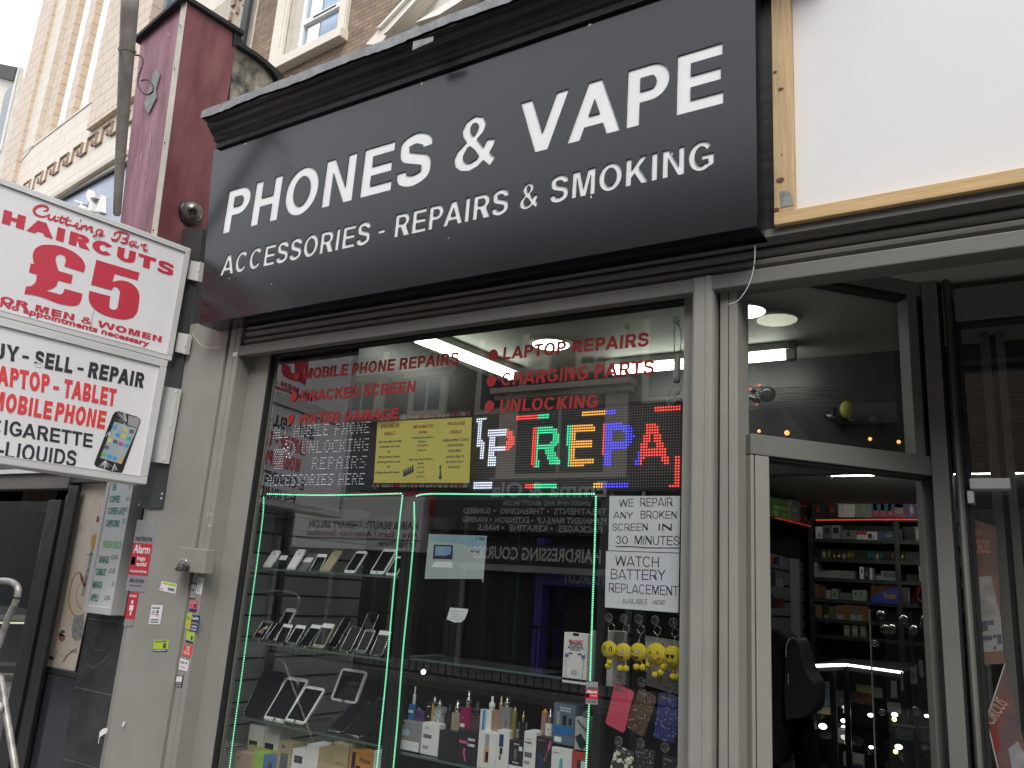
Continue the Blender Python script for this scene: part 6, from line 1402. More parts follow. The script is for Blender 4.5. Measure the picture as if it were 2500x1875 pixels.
carton('white phone box, left of the pair under the third shelf', 205, 375, 1195, 1440, c13, wbx, Y=.22, prints=[(.1, .0, .62, .28, bphone)])
carton('white phone box, right of the pair under the third shelf', 378, 540, 1212, 1465, c13, wbx, Y=.21, prints=[(.08, .0, .68, .26, bphone)])
carton('yellow green box under the pair of white boxes', 190, 520, 1445, 1560, c13, oliv, Y=.2, prints=[(0, 0, .25, 1, tanb)])
carton('tan carton with a small logo at the bottom left corner', 45, 235, 1495, 1900, c13, tanb, prints=[(.08, .83, .3, .85, inkk)])
carton('lime green box at the bottom of the left cabinet', 238, 350, 1490, 1900, c13, limeb)
carton('blue box printed with a small phone', 352, 500, 1525, 1900, c13, blueb, prints=[(.40, .28, .68, .80, bphone), (.45, .50, .63, .72, gyp)])
carton('tall tan carton printed with a dark phone', 505, 655, 1375, 1900, c13, kraft, Y=.15, dep=.10, prints=[(.22, .15, .78, .76, mat('print_dark_teal', (.05, .08, .075), .4)), (.25, .88, .45, .93, inkk)])
t, F, W, H = carton('white box with an orange swoosh and a small handset picture', 660, 805, 1455, 1900, c13, wbx, prints=[(.18, .66, .80, .84, bphone), (.5, .68, .75, .80, note)])
ellp(F, t, W, H, [(.3, .4), (.55, .36), (.95, .28), (1, .18), (.9, .14), (.5, .28), (.28, .34)], orbx, 'swoosh')
carton('tall plain white carton in the middle of the bottom row', 812, 945, 1405, 1900, c13, wbx, dep=.10)
carton('light tan carton with faint print beside the plain white one', 948, 1100, 1440, 1900, c13, kraft, texts=[('SAMSUNG', .2, .10, .5, .03, inkk)])
carton('tall gold kraft carton in the bottom row', 1105, 1270, 1385, 1900, c13, kraft2, dep=.10, texts=[('SAMSUNG', .15, .55, .7, .03, tanb)])
carton('bright orange box with curly lettering and a phone picture', 1285, 1535, 1480, 1900, c13, orbx, prints=[(.10, .3, .26, .95, bphone), (.3, .3, .5, .62, bphone)], texts=[('Prime', .46, .72, .46, .14, inkk)])
carton('plain white carton at the right end of the bottom row', 1545, 1625, 1470, 1900, c13, wbx)
# ---- right cabinet
YC = .13
pinkm = mat('pink_print', (.62, .10, .30), .5); tealm = mat('teal_print', (.10, .42, .48), .5); coprm = mat('copper_vape', (.55, .36, .26), .3, metal=.5); magm = mat('magenta_mod', (.30, .015, .10), .3); bluev = mat('blue_vape', (.03, .18, .36), .35); yelv = mat('amber_vape', (.55, .33, .02), .35); goldv = mat('gold_vape', (.42, .34, .12), .3, metal=.6); greyv = mat('grey_mod', (.32, .32, .32), .35, metal=.3); clr = mat('steel_tank', (.45, .44, .43), .15, metal=.8); prplv = mat('purple_vape', (.05, .03, .08), .4, col2=(.18, .10, .26), vscale=60)
VG = 'vape boxes in the right cabinet'
carton('grey vape box with a white warning panel, leftmost in the right cabinet', 62, 300, 985, 1295, c11, mat('grey_box', (.30, .30, .30), .5), Y=YC, prints=[(.0, .0, .93, .33, note), (.05, .86, .2, .97, navy), (.12, .50, .45, .72, mat('pale_blue_print', (.45, .55, .70), .5))], group=VG)
carton('cream white box with a barcode, second in the right cabinet', 302, 488, 1000, 1345, c11, wbx, Y=YC, prints=[(.12, .52, .60, .64, gyp), (.12, .18, .45, .28, gin), (.15, .8, .5, .82, gin), (.15, .86, .4, .88, gin)], group=VG)
carton('plain black box, third in the right cabinet', 490, 690, 1085, 1400, c11, blb, Y=YC, group=VG)
t, F, W, H = carton('black box with a pink stripe and white squares', 692, 908, 1080, 1460, c11, blb, Y=YC, prints=[(.08, .62, .48, .70, pinkm), (.52, .73, .85, .80, note), (.52, .57, .85, .64, note), (.56, .745, .64, .785, blb), (.7, .745, .78, .785, blb), (.56, .585, .64, .625, blb)], group=VG)
ellp(F, t, W, H, [(.32, .48), (.42, .50), (.40, .38), (.48, .12), (.42, .12), (.30, .36)], pinkm, 'pink_vape_print')
carton('white box picturing an orange vape pen', 912, 1108, 1095, 1520, c11, wbx, Y=YC, prints=[(.35, .22, .62, .62, mat('peach_print', (.62, .33, .20), .5)), (.38, .62, .60, .95, gin), (.45, .24, .6, .5, coprm)], group=VG)
carton('narrow white box picturing a navy vape', 1112, 1245, 1075, 1530, c11, wbx, Y=YC, prints=[(.2, .60, .55, .90, navy), (.28, .42, .5, .58, bphone), (.25, .28, .42, .40, gyp)], group=VG)
carton('black box with a white spot and white foot', 1248, 1402, 1185, 1560, c11, blb, Y=YC, prints=[(0, 0, 1, .27, note), (.68, .72, .92, .84, note), (.35, .45, .55, .75, gyp)], texts=[('SMOK', .3, .88, .4, .04, note), ('Klas', .3, .34, .4, .05, note)], group=VG)
carton('white box with a grey barcode beside the box with slanted pink lettering', 1405, 1535, 1090, 1560, c11, wbx, Y=YC, prints=[(.1, .4, .72, .52, gyp), (.1, .24, .55, .32, gin), (.15, .82, .6, .84, gin)], texts=[('WS05', .1, .72, .55, .05, inkk)], group=VG)
t, F, W, H = carton('black box with slanted pink lettering', 1538, 1700, 1150, 1560, c11, blb, Y=YC, prints=[(.2, .1, .45, .55, navy)], texts=[('VAPORIC', .1, .90, .5, .04, pinkm)], group=VG)
ellp(F, t, W, H, [(.55, .40), (.62, .36), (1.0, .80), (1.0, .97), (.9, .92)], pinkm, 'pink_flash')
me_ = small('DRIP', F, W*.66, H*.44, H*.12, W*.62, off=.04, c=.0020, rot=1.15); joined('lettering', [me_], blb, t)
t, F, W, H = carton('white box picturing a turquoise vape', 1705, 1925, 1270, 1600, c11, wbx, Y=YC, texts=[('spare', .08, .82, .3, .06, gin)], group=VG)
ellp(F, t, W, H, [(.28, 0), (.30, .3), (.42, .38), (.42, .62), (.50, .70), (.58, .62), (.58, .38), (.66, .3), (.68, 0)], tealm, 'vape_print')
t, F, W, H = carton('red box with a white spot at the right of the row', 1930, 2085, 1310, 1600, c11, mat('red_box', (.50, .06, .05), .45), Y=YC, prints=[(.35, .05, .62, .70, blb), (.62, .42, .92, .68, note)], group=VG)
t, F, W, H = carton('frosted blister box with a black card and silver pen at the top right', 1960, 2105, 940, 1290, c11, mat('frosted_box', (.48, .49, .49), .3), Y=YC+.0, group=VG)
ellp(F, t, W, H, [(.05, .38), (.45, .52), (.98, .22), (.62, .02), (.35, .10)], blb, 'card'); ellp(F, t, W, H, [(.12, .90), (.2, .94), (.92, .66), (.85, .58), (.45, .74)], clr, 'pen')
t, F, W, H = carton('rounded blue blister pack with cigarette parts', 1725, 1960, 790, 1230, c11, mat('blue_blister', (.12, .17, .23), .2), Y=YC+.01, prints=[(.15, .47, .30, .80, mat('stick_print', (.30, .32, .27), .4)), (.44, .47, .62, .72, bphone), (.72, .50, .86, .66, bphone), (.02, .24, .98, .44, mat('cobalt_band', (.02, .16, .42), .4)), (.1, .05, .42, .17, note)], texts=[('Dry & Herbs', .30, .88, .5, .045, note), ('VAPO-HUB', .30, .81, .5, .045, note)], group=VG)
VV = 'vapes standing along the right cabinet'
def vape(label, x0, x1, yt, yb, mt, tip=None, tipm=None, cv=c11, Y=.17, extra=()):
    a, b_ = A(*cv(x0, yb), Y).x, A(*cv(x1, yb), Y).x; zt, zb = A(*cv((x0+x1)/2, yt), Y).z, A(*cv((x0+x1)/2, yb), Y).z
    t = thing('vape', label, 'vape', ((a+b_)/2, Y, zb), VV); w_ = b_-a; F = Plane((a, Y, zb), (1, 0, 0))
    b = MB(); b.prism([(a+x, Y+y, zb) for x, y in rr(w_, max(.018, w_*.55), min(w_, .018)*.28, 3)], (0, 0, zt-zb), sm=False); b.build('body', mt, t, bevel=.001)
    if tip:
        (u, yy, hw) = tip; zt2 = A(*cv((x0+x1)/2, yy), Y).z; r = w_*hw; o = (a+w_*u, Y+.012, zt)
        b = MB(); L_ = zt2-zt; b.lathe(o, (0, 0, 1), [(r, 0), (r, L_*.12), (r*.8, L_*.16), (r*1.05, L_*.2), (r*1.05, L_*.5), (r*.7, L_*.56), (r*.4, L_*.64), (r*.45, L_)], 14); b.build('tank', tipm or clr, t)
    for (u0, v0, u1, v1, m_) in extra: MB().obox(F, w_*u0, w_*u1, (zt-zb)*v0, (zt-zb)*v1, 0, .0012).build('panel', m_, t)
    return t
vape('blue stick vape with a white band and pale mouthpiece', 150, 210, 790, 985, bluev, (.6, 600, .22), whst, extra=[(.1, .52, .9, .66, note)])
vape('dark purple patterned vape beside the blue stick', 215, 320, 870, 1000, prplv, (.3, 835, .3), prplv)
vape('black vape with an amber side', 335, 425, 775, 985, blb, (.85, 700, .2), clr, extra=[(.80, 0, 1, 1, yelv), (.2, .78, .6, .82, note), (.35, .25, .55, .30, note)])
vape('black and white patterned box mod', 415, 530, 820, 1010, mat('skull_print', (.02, .02, .02), .4, col2=(.6, .62, .62), vscale=55), (.45, 745, .2), clr)
vape('small black vape in shadow', 540, 605, 890, 1065, blb, (.5, 800, .3), blb)
vape('tan gold vape with a knobbly steel top', 612, 700, 885, 1085, mat('champagne_mod', (.46, .38, .26), .35, metal=.3), (.5, 750, .3), clr)
vape('magenta box mod with a tall glass tank', 708, 815, 830, 1060, magm, (.62, 642, .23), clr, extra=[(.1, .08, .55, .24, note), (.3, .45, .38, .6, pinkm)])
vape('dark smoky mod with a round black tank', 818, 920, 905, 1075, mat('smoky_mod', (.03, .03, .05), .3, col2=(.16, .09, .06), vscale=25), (.55, 760, .38), blb)
vape('white box mod with a bright blue stripe', 922, 1045, 855, 1090, wbx, (.88, 700, .22), wbx, extra=[(.28, .0, .48, 1, mat('azure_stripe', (.03, .28, .70), .4)), (.55, 0, .6, 1, gin)])
vape('copper coloured mod with a copper tank', 1050, 1142, 855, 1100, coprm, (.85, 700, .2), coprm)
vape('rounded grey mod with an oval window', 1145, 1255, 825, 1060, greyv, (.45, 715, .22), clr, extra=[(.55, .08, .74, .4, gyp)])
vape('slim gold pen vape', 1258, 1302, 880, 1170, goldv, (.5, 820, .35), goldv, Y=.15)
vape('small dark phone shaped vape with a pale rim', 1348, 1435, 985, 1165, bphone, (.3, 870, .16), goldv, extra=[(.0, .0, .04, 1, gin), (.96, 0, 1, 1, gin)])
vape('rainbow pen vape with an orange mouthpiece', 1585, 1640, 900, 1130, mat('rainbow_pen', (.10, .32, .20), .3, col2=(.55, .12, .14), vscale=14, stretch=(.2, .2, 1)), (.45, 848, .55), orbx)
vape('white mod with a clear tank beside the rainbow pen', 1632, 1705, 1005, 1150, wbx, (.5, 838, .34), clr, extra=[(.45, .55, .6, .65, inkk)])
vape('short clear tank near the right green strip', 2040, 2100, 880, 935, clr, (.5, 855, .3), clr, Y=.14)
# ---- headset box standing on the middle shelf
c14 = lambda x, y: (1180+x/5.53, 1380+y/5.53)
t, F, W, H = carton('tall white boxed sports headset standing on the upper shelf by the right strip', 1078, 1400, 915, 1600, c14, wbx, Y=.10, dep=.05, prints=[(.37, .945, .62, 1.0, bphone), (.42, .96, .58, .985, wbx)], group=None,
                    texts=[('MAGNET', .22, .80, .60, .065, redp), ('SPORTS', .25, .745, .55, .055, inkk), ('BLUETOOTH', .20, .69, .64, .045, inkk), ('HEADSET', .28, .65, .46, .035, gin), ('S2', .38, .18, .24, .085, gin)])
for s in (-1, 1):
    cx = .5+s*.36
    ellp(F, t, W, H, [(cx-s*.10, .60), (cx+s*.02, .56), (cx+s*.07, .62), (cx+s*.06, .53), (cx+s*.01, .50), (cx-s*.08, .52)], mat('earbud_blue', (.12, .16, .36), .4) if s < 0 else bpy.data.materials['earbud_blue'], 'earbud_print')
    ellp(F, t, W, H, [(cx-s*.26, .585), (cx-s*.13, .61), (cx-s*.10, .59), (cx-s*.22, .57)], bphone, 'ear_hook_print')
    st_ = stroke([(W*(cx+s*.01), H*.50), (W*(cx-s*.0), H*.30), (W*(cx-s*.03), H*.12), (W*(cx-s*.10), H*.04)], .0022); b = MB(); n_ = 4
    for i in range(3): b.poly([F.P(*st_[i], .0016), F.P(*st_[7-i], .0016), F.P(*st_[6-i], .0016), F.P(*st_[i+1], .0016)])
    b.build('cord_print', gin, t)
carton('second white box tucked behind the headset box', 1435, 1475, 880, 1570, c14, wbx, Y=.14, dep=.05, group=None)
lp = thing('laptop', 'open laptop edge glinting on the upper shelf of the right cabinet', 'laptop', A(*c11(900, 400), .25))
b = MB(); b.prism([A(*c11(150, 268), .16), A(*c11(1560, 468), .16), A(*c11(1560, 474), .16), A(*c11(150, 275), .16)], (0, .20, 0)); b.build('base', gyp, lp)
b = MB(); b.prism([A(*c11(740, 364), .155), A(*c11(1565, 464), .155), A(*c11(1565, 470), .155), A(*c11(740, 370), .155)], (0, .004, 0)); b.build('edge', steelp, lp)
# ---- suction cups, keyrings and phone cases on the glass
c15 = lambda x, y: (1400+x/4.0975, 1470+y/4.0975)
GP = front(.006)
cupm = glass('suction_cup_plastic', (.80, .82, .80), 3.5, rough=.15, base=.10)
def cup_mesh(t, o, r=.0135):
    b = MB(); b.lathe(o, (0, 1, 0), [(r, 0), (r*.93, .002), (r*.5, .005), (r*.3, .010), (r*.3, .016), (r*.1, .017)], 20); b.build('cup', cupm, t)
    b = MB(); b.tube([o+Vector((math.cos(k*.4)*r, .0005, math.sin(k*.4)*r)) for k in range(17)], .0006, 5, caps=False); b.build('rim', gin, t)
    b = MB(); b.tube(cat([tuple(o+Vector(v)) for v in ((0, .014, .003), (.002, .018, -.006), (0, .016, -.016), (-.002, .012, -.012))], 3), .0009, 5); b.build('hook', steelp, t)
def suction(label, x, y, cv=c15, r=.0135, g='clear suction cup hooks on the glass'):
    o = GP.hit(*cv(x, y)); t = thing('suction_hook', label, 'suction hook', o, g); cup_mesh(t, o, r); return o
yel = mat('yellow_plush', (.72, .58, .04), .9, var=.08, vscale=60, bump=.6, bscale=260); blk = mat('face_black', (.015, .012, .01), .8); redm = mat('tongue_red', (.6, .03, .03), .7)
EM = [((360, 475), (352, 155), 'grin', 72, [(360, 605), (345, 640)]), ((500, 500), (503, 165), 'wink', 74, [(465, 665), (522, 665)]), ((650, 500), (650, 170), 'wink', 74, [(628, 650), (690, 655)]), ((830, 520), (815, 180), 'smile', 88, [(748, 625), (812, 730), (870, 705), (898, 648)]), ((1000, 545), (995, 205), 'cool', 86, [(938, 625), (992, 748), (1035, 750)])]
EL = ['leftmost yellow plush keyring with a grinning face', 'yellow plush keyring winking with its tongue out, second from left', 'yellow plush keyring winking with its tongue out, in the middle of the row', 'largest yellow plush keyring with a licking smile, second from right', 'yellow plush keyring in black sunglasses, rightmost of the row']
EY = front(.022)
for (fc, cp_, kind, rpx, feet), lab in zip(EM, EL):
    suction('clear suction cup holding the '+lab.split(',')[0].replace('leftmost ', 'grinning ')+(' (middle of row)' if 'middle' in lab else ''), *cp_)
    o = EY.hit(*c15(*fc)); k = .00039; r = rpx*k; t = thing('plush_keyring', lab, 'keyring', o, 'yellow plush face keyrings hanging in a row')
    b = MB(); b.ball(o, r, n=24, sc=(1, .62, 1)); b.build('face', yel, t)
    zr = GP.hit(*c15(cp_[0]+8, cp_[1]+100)); zr.y = .02
    b = MB(); b.tube([zr+Vector((math.cos(q_*.4)*.012, 0, math.sin(q_*.4)*.0135)) for q_ in range(17)], .0009, 6, caps=False); b.build('split_ring', steelp, t)
    b = MB(); top = zr+Vector((0, 0, -.0135)); bot_ = Vector((o.x, .02, o.z+r*.98)); nl = 9
    for q_ in range(nl): c_ = top.lerp(bot_, (q_+.5)/nl); b.ball(c_, .0017, n=6, sc=(1, .6, 1.4) if q_ % 2 else (.6, 1, 1.4))
    b.build('chain', steelp, t)
    fy = o.y-r*.62
    def F_(dx, dy, c=0.0): # point on the front of the ball
        q2 = max(0, 1-(dx*dx+dy*dy)/(rpx*rpx)); return Vector((o.x+dx*k, o.y-r*.62*math.sqrt(q2)-.0007-c, o.z-dy*k))
    def patch(pts, mt, nm, c=.0): b = MB(); b.poly([F_(*p, c) for p in pts]); b.build(nm, mt, t)
    def line(pts, wpx, mt, nm, c=.0002):
        st_ = stroke(cat(pts, 4), wpx); n_ = len(st_)//2; b = MB()
        for i in range(n_-1): b.poly([F_(*st_[i], c), F_(*st_[2*n_-1-i], c), F_(*st_[2*n_-2-i], c), F_(*st_[i+1], c)])
        b.build(nm, mt, t)
    if kind == 'grin':
        for s in (-1, 1): line([(s*28-10, 8), (s*28-6, -20), (s*28+2, -28), (s*28+8, -18), (s*28+10, 10)], 7, blk, 'eye')
        patch([(-48, 28), (25, 34), (18, 55), (-38, 50)], blk, 'mouth'); patch([(-40, 33), (18, 38), (13, 50), (-34, 46)], note, 'teeth', .0004)
    elif kind == 'wink':
        line([(-58, -12), (-40, -6), (-32, 0)], 5, blk, 'eye'); 
        patch([(8+16*math.cos(a*.6), -4+17*math.sin(a*.6)) for a in range(10)], blk, 'eye_rim'); patch([(8+12*math.cos(a*.6), -4+13*math.sin(a*.6)) for a in range(10)], note, 'eye', .0004); patch([(8+5*math.cos(a*.9), -4+5*math.sin(a*.9)) for a in range(7)], blk, 'pupil', .0008)
        patch([(-44, 24), (-10, 36), (18, 28), (10, 48), (-12, 56), (-32, 46)], blk, 'mouth'); patch([(-25, 40), (2, 40), (-2, 56), (-12, 60), (-22, 54)], redm, 'tongue', .0004)
    elif kind == 'smile':
        for s in (-1, 1): line([(s*32-10-2, -2), (s*32-2, -22), (s*32+8, -2)], 6, blk, 'eye')
        line([(-32, 14), (-15, 40), (10, 48), (38, 28)], 5, blk, 'mouth'); patch([(36, 20), (46, 18), (48, 36), (40, 44), (32, 34)], redm, 'tongue', .0004)
    else:
        for s in (-1, 1): patch([(-12+s*21-17, -16), (-12+s*21+17, -14), (-12+s*21+14, 12), (-12+s*21-10, 12)], blk, 'sunglass_lens')
        line([(-45, -14), (20, -14)], 5, blk, 'sunglass_bridge'); line([(-30, 38), (-12, 50), (8, 44), (18, 36)], 4, blk, 'mouth')
    for (lx, ly) in feet:
        f_ = EY.hit(*c15(lx, ly)); f_.y = .024
        b = MB(); b.ball(f_, .0112, n=14); b.build('pompom', yel, t)
        a_ = Vector((o.x+(f_.x-o.x)*(.45 if abs(f_.x-o.x) < r*.8 else .82), .024, o.z-r*(.85 if abs(f_.x-o.x) < r*.8 else .35)))
        b = MB(); b.tube([a_, a_.lerp(f_, .5)+Vector((.002, 0, 0)), f_+Vector((0, 0, .008))], .0022, 6); b.build('cord_limb', yel, t)
def spotmat(name, base, cols, sc=60.):
    m = bpy.data.materials.new(name); m.use_nodes = True; n = m.node_tree; b = n.nodes['Principled BSDF']; b.inputs['Roughness'].default_value = .35
    tc = n.nodes.new('ShaderNodeTexCoord'); prev = None
    for i, (c, thr, s) in enumerate(cols):
        v = n.nodes.new('ShaderNodeTexVoronoi'); v.inputs['Scale'].default_value = sc*s; n.links.new(tc.outputs['Object'], v.inputs[0])
        l = n.nodes.new('ShaderNodeMath'); l.operation = 'LESS_THAN'; l.inputs[1].default_value = thr; n.links.new(v.outputs['Distance'], l.inputs[0])
        mx = n.nodes.new('ShaderNodeMixRGB'); mx.inputs[2].default_value = (*c, 1); n.links.new(l.outputs[0], mx.inputs[0])
        if prev is None: mx.inputs[1].default_value = (*base, 1)
        else: n.links.new(prev, mx.inputs[1])
        prev = mx.outputs[0]
    n.links.new(prev, b.inputs['Base Color']); return m
def pcase(label, px, mt, cup=None, hole=True):
    CPl = front(.020); q_ = [CPl.hit(*c15(*v)) for v in px]           # tl, tr, br, bl
    t = thing('phone_case', label, 'phone case', (q_[0]+q_[2])/2, 'patterned phone cases hanging on the glass')
    o = q_[3]; u = q_[2]-q_[3]; v = q_[0]-q_[3]; P = Plane(o, u, v); W, H = u.length, v.length; vv = v.normalized(); uu = u.normalized()
    def pt(x, y, c=0): return o+uu*x+vv*y+Vector((0, -c, 0))
    b = MB(); b.prism([pt(x, y, .0) for x, y in rr(W, H, W*.12, 5)], (0, .007, 0)); b.build('shell', mt, t, bevel=.0015)
    if hole: b = MB(); b.prism([pt(W*.10+x, H*.88+y, .0022) for x, y in rr(W*.42, H*.055, H*.026, 4)], (0, .0012, 0)); b.build('camera_hole', gyp, t)
    if cup: suction('clear suction cup hook above the '+label.split(' phone case')[0]+' case', *cup)
pcase('pink speckled phone case', [(415, 808), (625, 868), (505, 1315), (316, 1215)], spotmat('pink_speckle', (.62, .07, .13), [((.10, .02, .03), .10, 2.2), ((.85, .62, .66), .13, 2.6)]), (462, 758))
pcase('brown floral phone case', [(655, 850), (860, 932), (700, 1358), (522, 1245)], spotmat('brown_floral', (.085, .05, .03), [((.45, .50, .42), .22, 1.7), ((.12, .07, .04), .12, 1.7), ((.75, .70, .62), .12, 2.7)]), (678, 800))
pcase('navy floral phone case', [(865, 900), (1090, 935), (1010, 1420), (795, 1350)], spotmat('navy_floral', (.02, .03, .15), [((.35, .40, .62), .24, 1.7), ((.05, .06, .22), .12, 1.7), ((.75, .75, .80), .12, 2.7)]), (950, 865))
pcase('daisy patterned phone case', [(425, 1430), (600, 1490), (540, 1900), (330, 1800)], spotmat('daisy_print', (.05, .05, .04), [((.70, .69, .50), .42, .75), ((.85, .84, .80), .30, .9), ((.75, .35, .16), .12, .75)]), (450, 1390))
pcase('black and white dotted phone case', [(610, 1450), (785, 1495), (770, 1930), (560, 1880)], spotmat('white_dot_print', (.02, .02, .022), [((.75, .75, .74), .20, 1.9), ((.62, .62, .62), .14, 3.2)]), (668, 1412))
pcase('black phone case with small blue and white motifs', [(895, 1520), (1070, 1560), (1040, 1980), (850, 1900)], spotmat('motif_print', (.02, .02, .022), [((.10, .38, .60), .16, .8), ((.70, .70, .70), .12, 1.2)]), (915, 1455))
h_ = A(*c8(1632, 210), .02); suction('small white suction cup hook right of the round light, above REPAIRS', 1592, 208, c8, .0135, 'white suction cups at the top of the glass')
suction('white suction cup hook in the top right corner of the glass', 2035, 150, c8, .0145, 'white suction cups at the top of the glass')
hf = thing('hanging_strap', 'white strap and shell shaped fan hanging in the top right corner', 'hanging ornament', A(*c8(2040, 300), .03))
b = MB(); b.tube(cat([tuple(A(*c8(x, y), .03)) for x, y in ((2030, 170), (2018, 210), (2012, 330), (2015, 450))], 4), .0022, 6); b.tube(cat([tuple(A(*c8(x, y), .03)) for x, y in ((2035, 170), (2062, 220), (2075, 320), (2068, 450))], 4), .0022, 6); b.build('strap', gin, hf)
b = MB(); o = A(*c8(2040, 590), .04); b.lathe(o+Vector((0, 0, -.05)), (0, 0, 1), [(.010, 0), (.012, .02), (.012, .09), (.008, .10)], 12); b.build('tube', mat('pale_plastic', (.35, .36, .33), .4), hf)
b = MB(); fo = A(*c8(2050, 850), .035)
for k in range(13):
    an = math.radians(75+k*12.5); d_ = Vector((math.cos(an), 0, math.sin(an))); b.tube([fo+d_*.008, fo+d_*.040], .0011, 5)
b.tube([fo+Vector((math.cos(math.radians(75+k*10))*.042, 0, math.sin(math.radians(75+k*10))*.042)) for k in range(17)], .0014, 5); b.ball(fo, .010, n=10, sc=(1, .4, 1)); b.build('fan', bpy.data.materials['pale_plastic'], hf)
# pale card with handwriting hung behind the keyrings
bc = thing('handwritten_card', 'grey white card with handwriting seen from behind, back of the keyrings', 'card', A(*c15(880, 700), .09)); BCp = front(.09)
quad('card', BCp, [(718, 335), (1100, 392), (1100, 940), (1040, 922), (728, 832)], mat('grey_card', (.50, .50, .50), .7), bc, conv=c15)
b = MB()
for pts in ([(780, 420), (830, 412), (835, 455)], [(880, 440), (895, 410), (905, 450)], [(980, 440), (990, 420), (1000, 450)], [(728, 730), (770, 640), (760, 735)], [(800, 650), (850, 770), (880, 775), (885, 700)], [(930, 680), (960, 720), (965, 790)], [(1000, 640), (1030, 720), (1000, 790), (1030, 800)]):
    q_ = [BCp.uv(*c15(*p)) for p in cat(pts, 3)]; st_ = stroke(q_, .0022); n_ = len(q_)
    for i in range(n_-1): b.poly([BCp.P(*st_[i], .0015), BCp.P(*st_[2*n_-1-i], .0015), BCp.P(*st_[2*n_-2-i], .0015), BCp.P(*st_[i+1], .0015)])
b.build('handwriting', ink, bc)
carton('white storage box behind the keyrings', 280, 395, 290, 840, c15, wbx, Y=.16, dep=.12, group=None)
b = MB(); xw0, xw1 = A(*c15(585, 600), .12).x, A(*c15(640, 600), .12).x; b.box(xw0, xw1, .12, .15, 0, 2.2); tag(b.build('black_upright', blkw), 'black upright post behind the hanging keyrings', 'post')
# ---- lamp reflections in the glass, made as small glowing balls
spg = glow('window_glint_white', (1., .98, .92), 6.0)
for i, (x, y, cv, lab) in enumerate(((866, 1175, c12, 'bright glint ball below the top shelf of phones'), (645, 425, c13, 'bright glint ball just under the second shelf of phones'), (325, 445, c11, 'bright glint ball left of the dark shelf in the right cabinet'), (625, 550, c11, 'bright glint ball above the magenta vape'))):
    o = A(*cv(x, y), .75); t = thing('window_glint', lab, 'spot lamp', o, 'small glint balls inside the window')
    b = MB(); b.ball(o, .011, n=12); b.build('glint', spg, t); b = MB(); b.lathe(o+Vector((0, .008, .004)), (0, .8, .6), [(.014, 0), (.014, .03), (.006, .04)], 12); b.build('housing', blb, t)
# ================================================================== INSIDE THE DOORWAY
c16 = lambda x, y: (1780+x/4.022, 1100+y/4.022); c17 = lambda x, y: (1780+x/4.022, 1465+y/4.022); c18 = lambda x, y: (1750+x/2.86, 550+y/2.86)
YK = 4.9; BK = front(YK)
bsh = thing('back_shelving', 'black shelving unit full of boxes on the back wall beyond the doorway', 'shelving', BK.hit(*c16(1300, 1600)))
xk0, xk1 = BK.hit(*c16(800, 900)).x, BK.hit(*c16(2300, 900)).x
MB().box(xk0, xk1, YK+.30, YK+.33, 0, 2.5).build('back_panel', blkw, bsh)
lev = [A(*c16(1300, y), YK).z for y in (655, 872, 1068, 1262, 1475)] + [A(*c17(1100, y), YK).z for y in (190, 350)]
for z in lev: MB().box(xk0, xk1, YK, YK+.30, z-.03, z).build('shelf', blb, bsh)
for x in (xk0, (xk0+xk1)/2+.1, xk1): MB().box(x-.02, x+.02, YK+.002, YK+.29, 0, lev[0]-.03).build('upright', blb, bsh)
def goods(label, x0, x1, yt, z, mt, prints=(), Y=YK+.03, cv=c16, dep=.12, texts=(), name='product_box', yb=None):
    a, b_ = A(*cv(x0, yt), Y).x, A(*cv(x1, yt), Y).x; zt = A(*cv((x0+x1)/2, yt), Y).z
    t = thing(name, label, 'box', ((a+b_)/2, Y, z), 'boxes on the shelves deep in the shop'); b = MB(); b.box(a, b_, Y, Y+dep, z+.001, zt); b.build('carton', mt, t)
    F = Plane((a, Y, z), (1, 0, 0)); W, H = b_-a, zt-z
    for (u0, v0, u1, v1, m_) in prints: MB().obox(F, W*u0, W*u1, H*v0, H*v1, 0, .002).build('print', m_, t)
    by = {}
    for (s, u0, v0, wu, hv, m_) in texts: by.setdefault(m_, []).append(small(s, F, W*u0, H*v0, H*hv, W*wu, off=.03, c=.003))
    for m_, l in by.items(): joined('lettering', l, m_, t)
    return t, F, W, H
z0 = lev[0]
gbr = mat('pale_green_box', (.30, .36, .28), .5); pinkb = mat('pink_red_box', (.60, .06, .12), .5); bluet = mat('teal_blue_print', (.03, .22, .34), .5); purpb = mat('purple_box', (.10, .04, .22), .4, col2=(.20, .10, .34), vscale=10); greyw = mat('window_print_grey', (.28, .30, .29), .4); redb = mat('red_label', (.45, .03, .02), .5); dkgr = mat('dark_green_top', (.02, .16, .09), .5)
for i, (a_, b_, l) in enumerate(((805, 935, 'black and red blister box, left one under the ceiling tube'), (940, 1065, 'black and red blister box, right one under the ceiling tube'))):
    goods(l, a_, b_, 445, z0, blb, [(0, .82, 1, 1, redb), (.38, .25, .62, .45, redb), (.48, .45, .52, .8, redb)])
t, F, W, H = goods('white box with a thin neckband drawing on the top shelf', 1068, 1232, 452, z0, wbx)
b = MB(); st_ = stroke(cat([(W*.34, H*.28), (W*.22, H*.45), (W*.28, H*.72), (W*.5, H*.84), (W*.72, H*.72), (W*.78, H*.45), (W*.66, H*.28)], 5), .005); n_ = len(st_)//2
for i in range(n_-1): b.poly([F.P(*st_[i], .003), F.P(*st_[2*n_-1-i], .003), F.P(*st_[2*n_-2-i], .003), F.P(*st_[i+1], .003)])
b.build('print', gin, t); ellp(F, t, W, H, [(.08+.05*math.cos(i), .93+.04*math.sin(i)) for i in range(6)], inkk, 'print', .003)
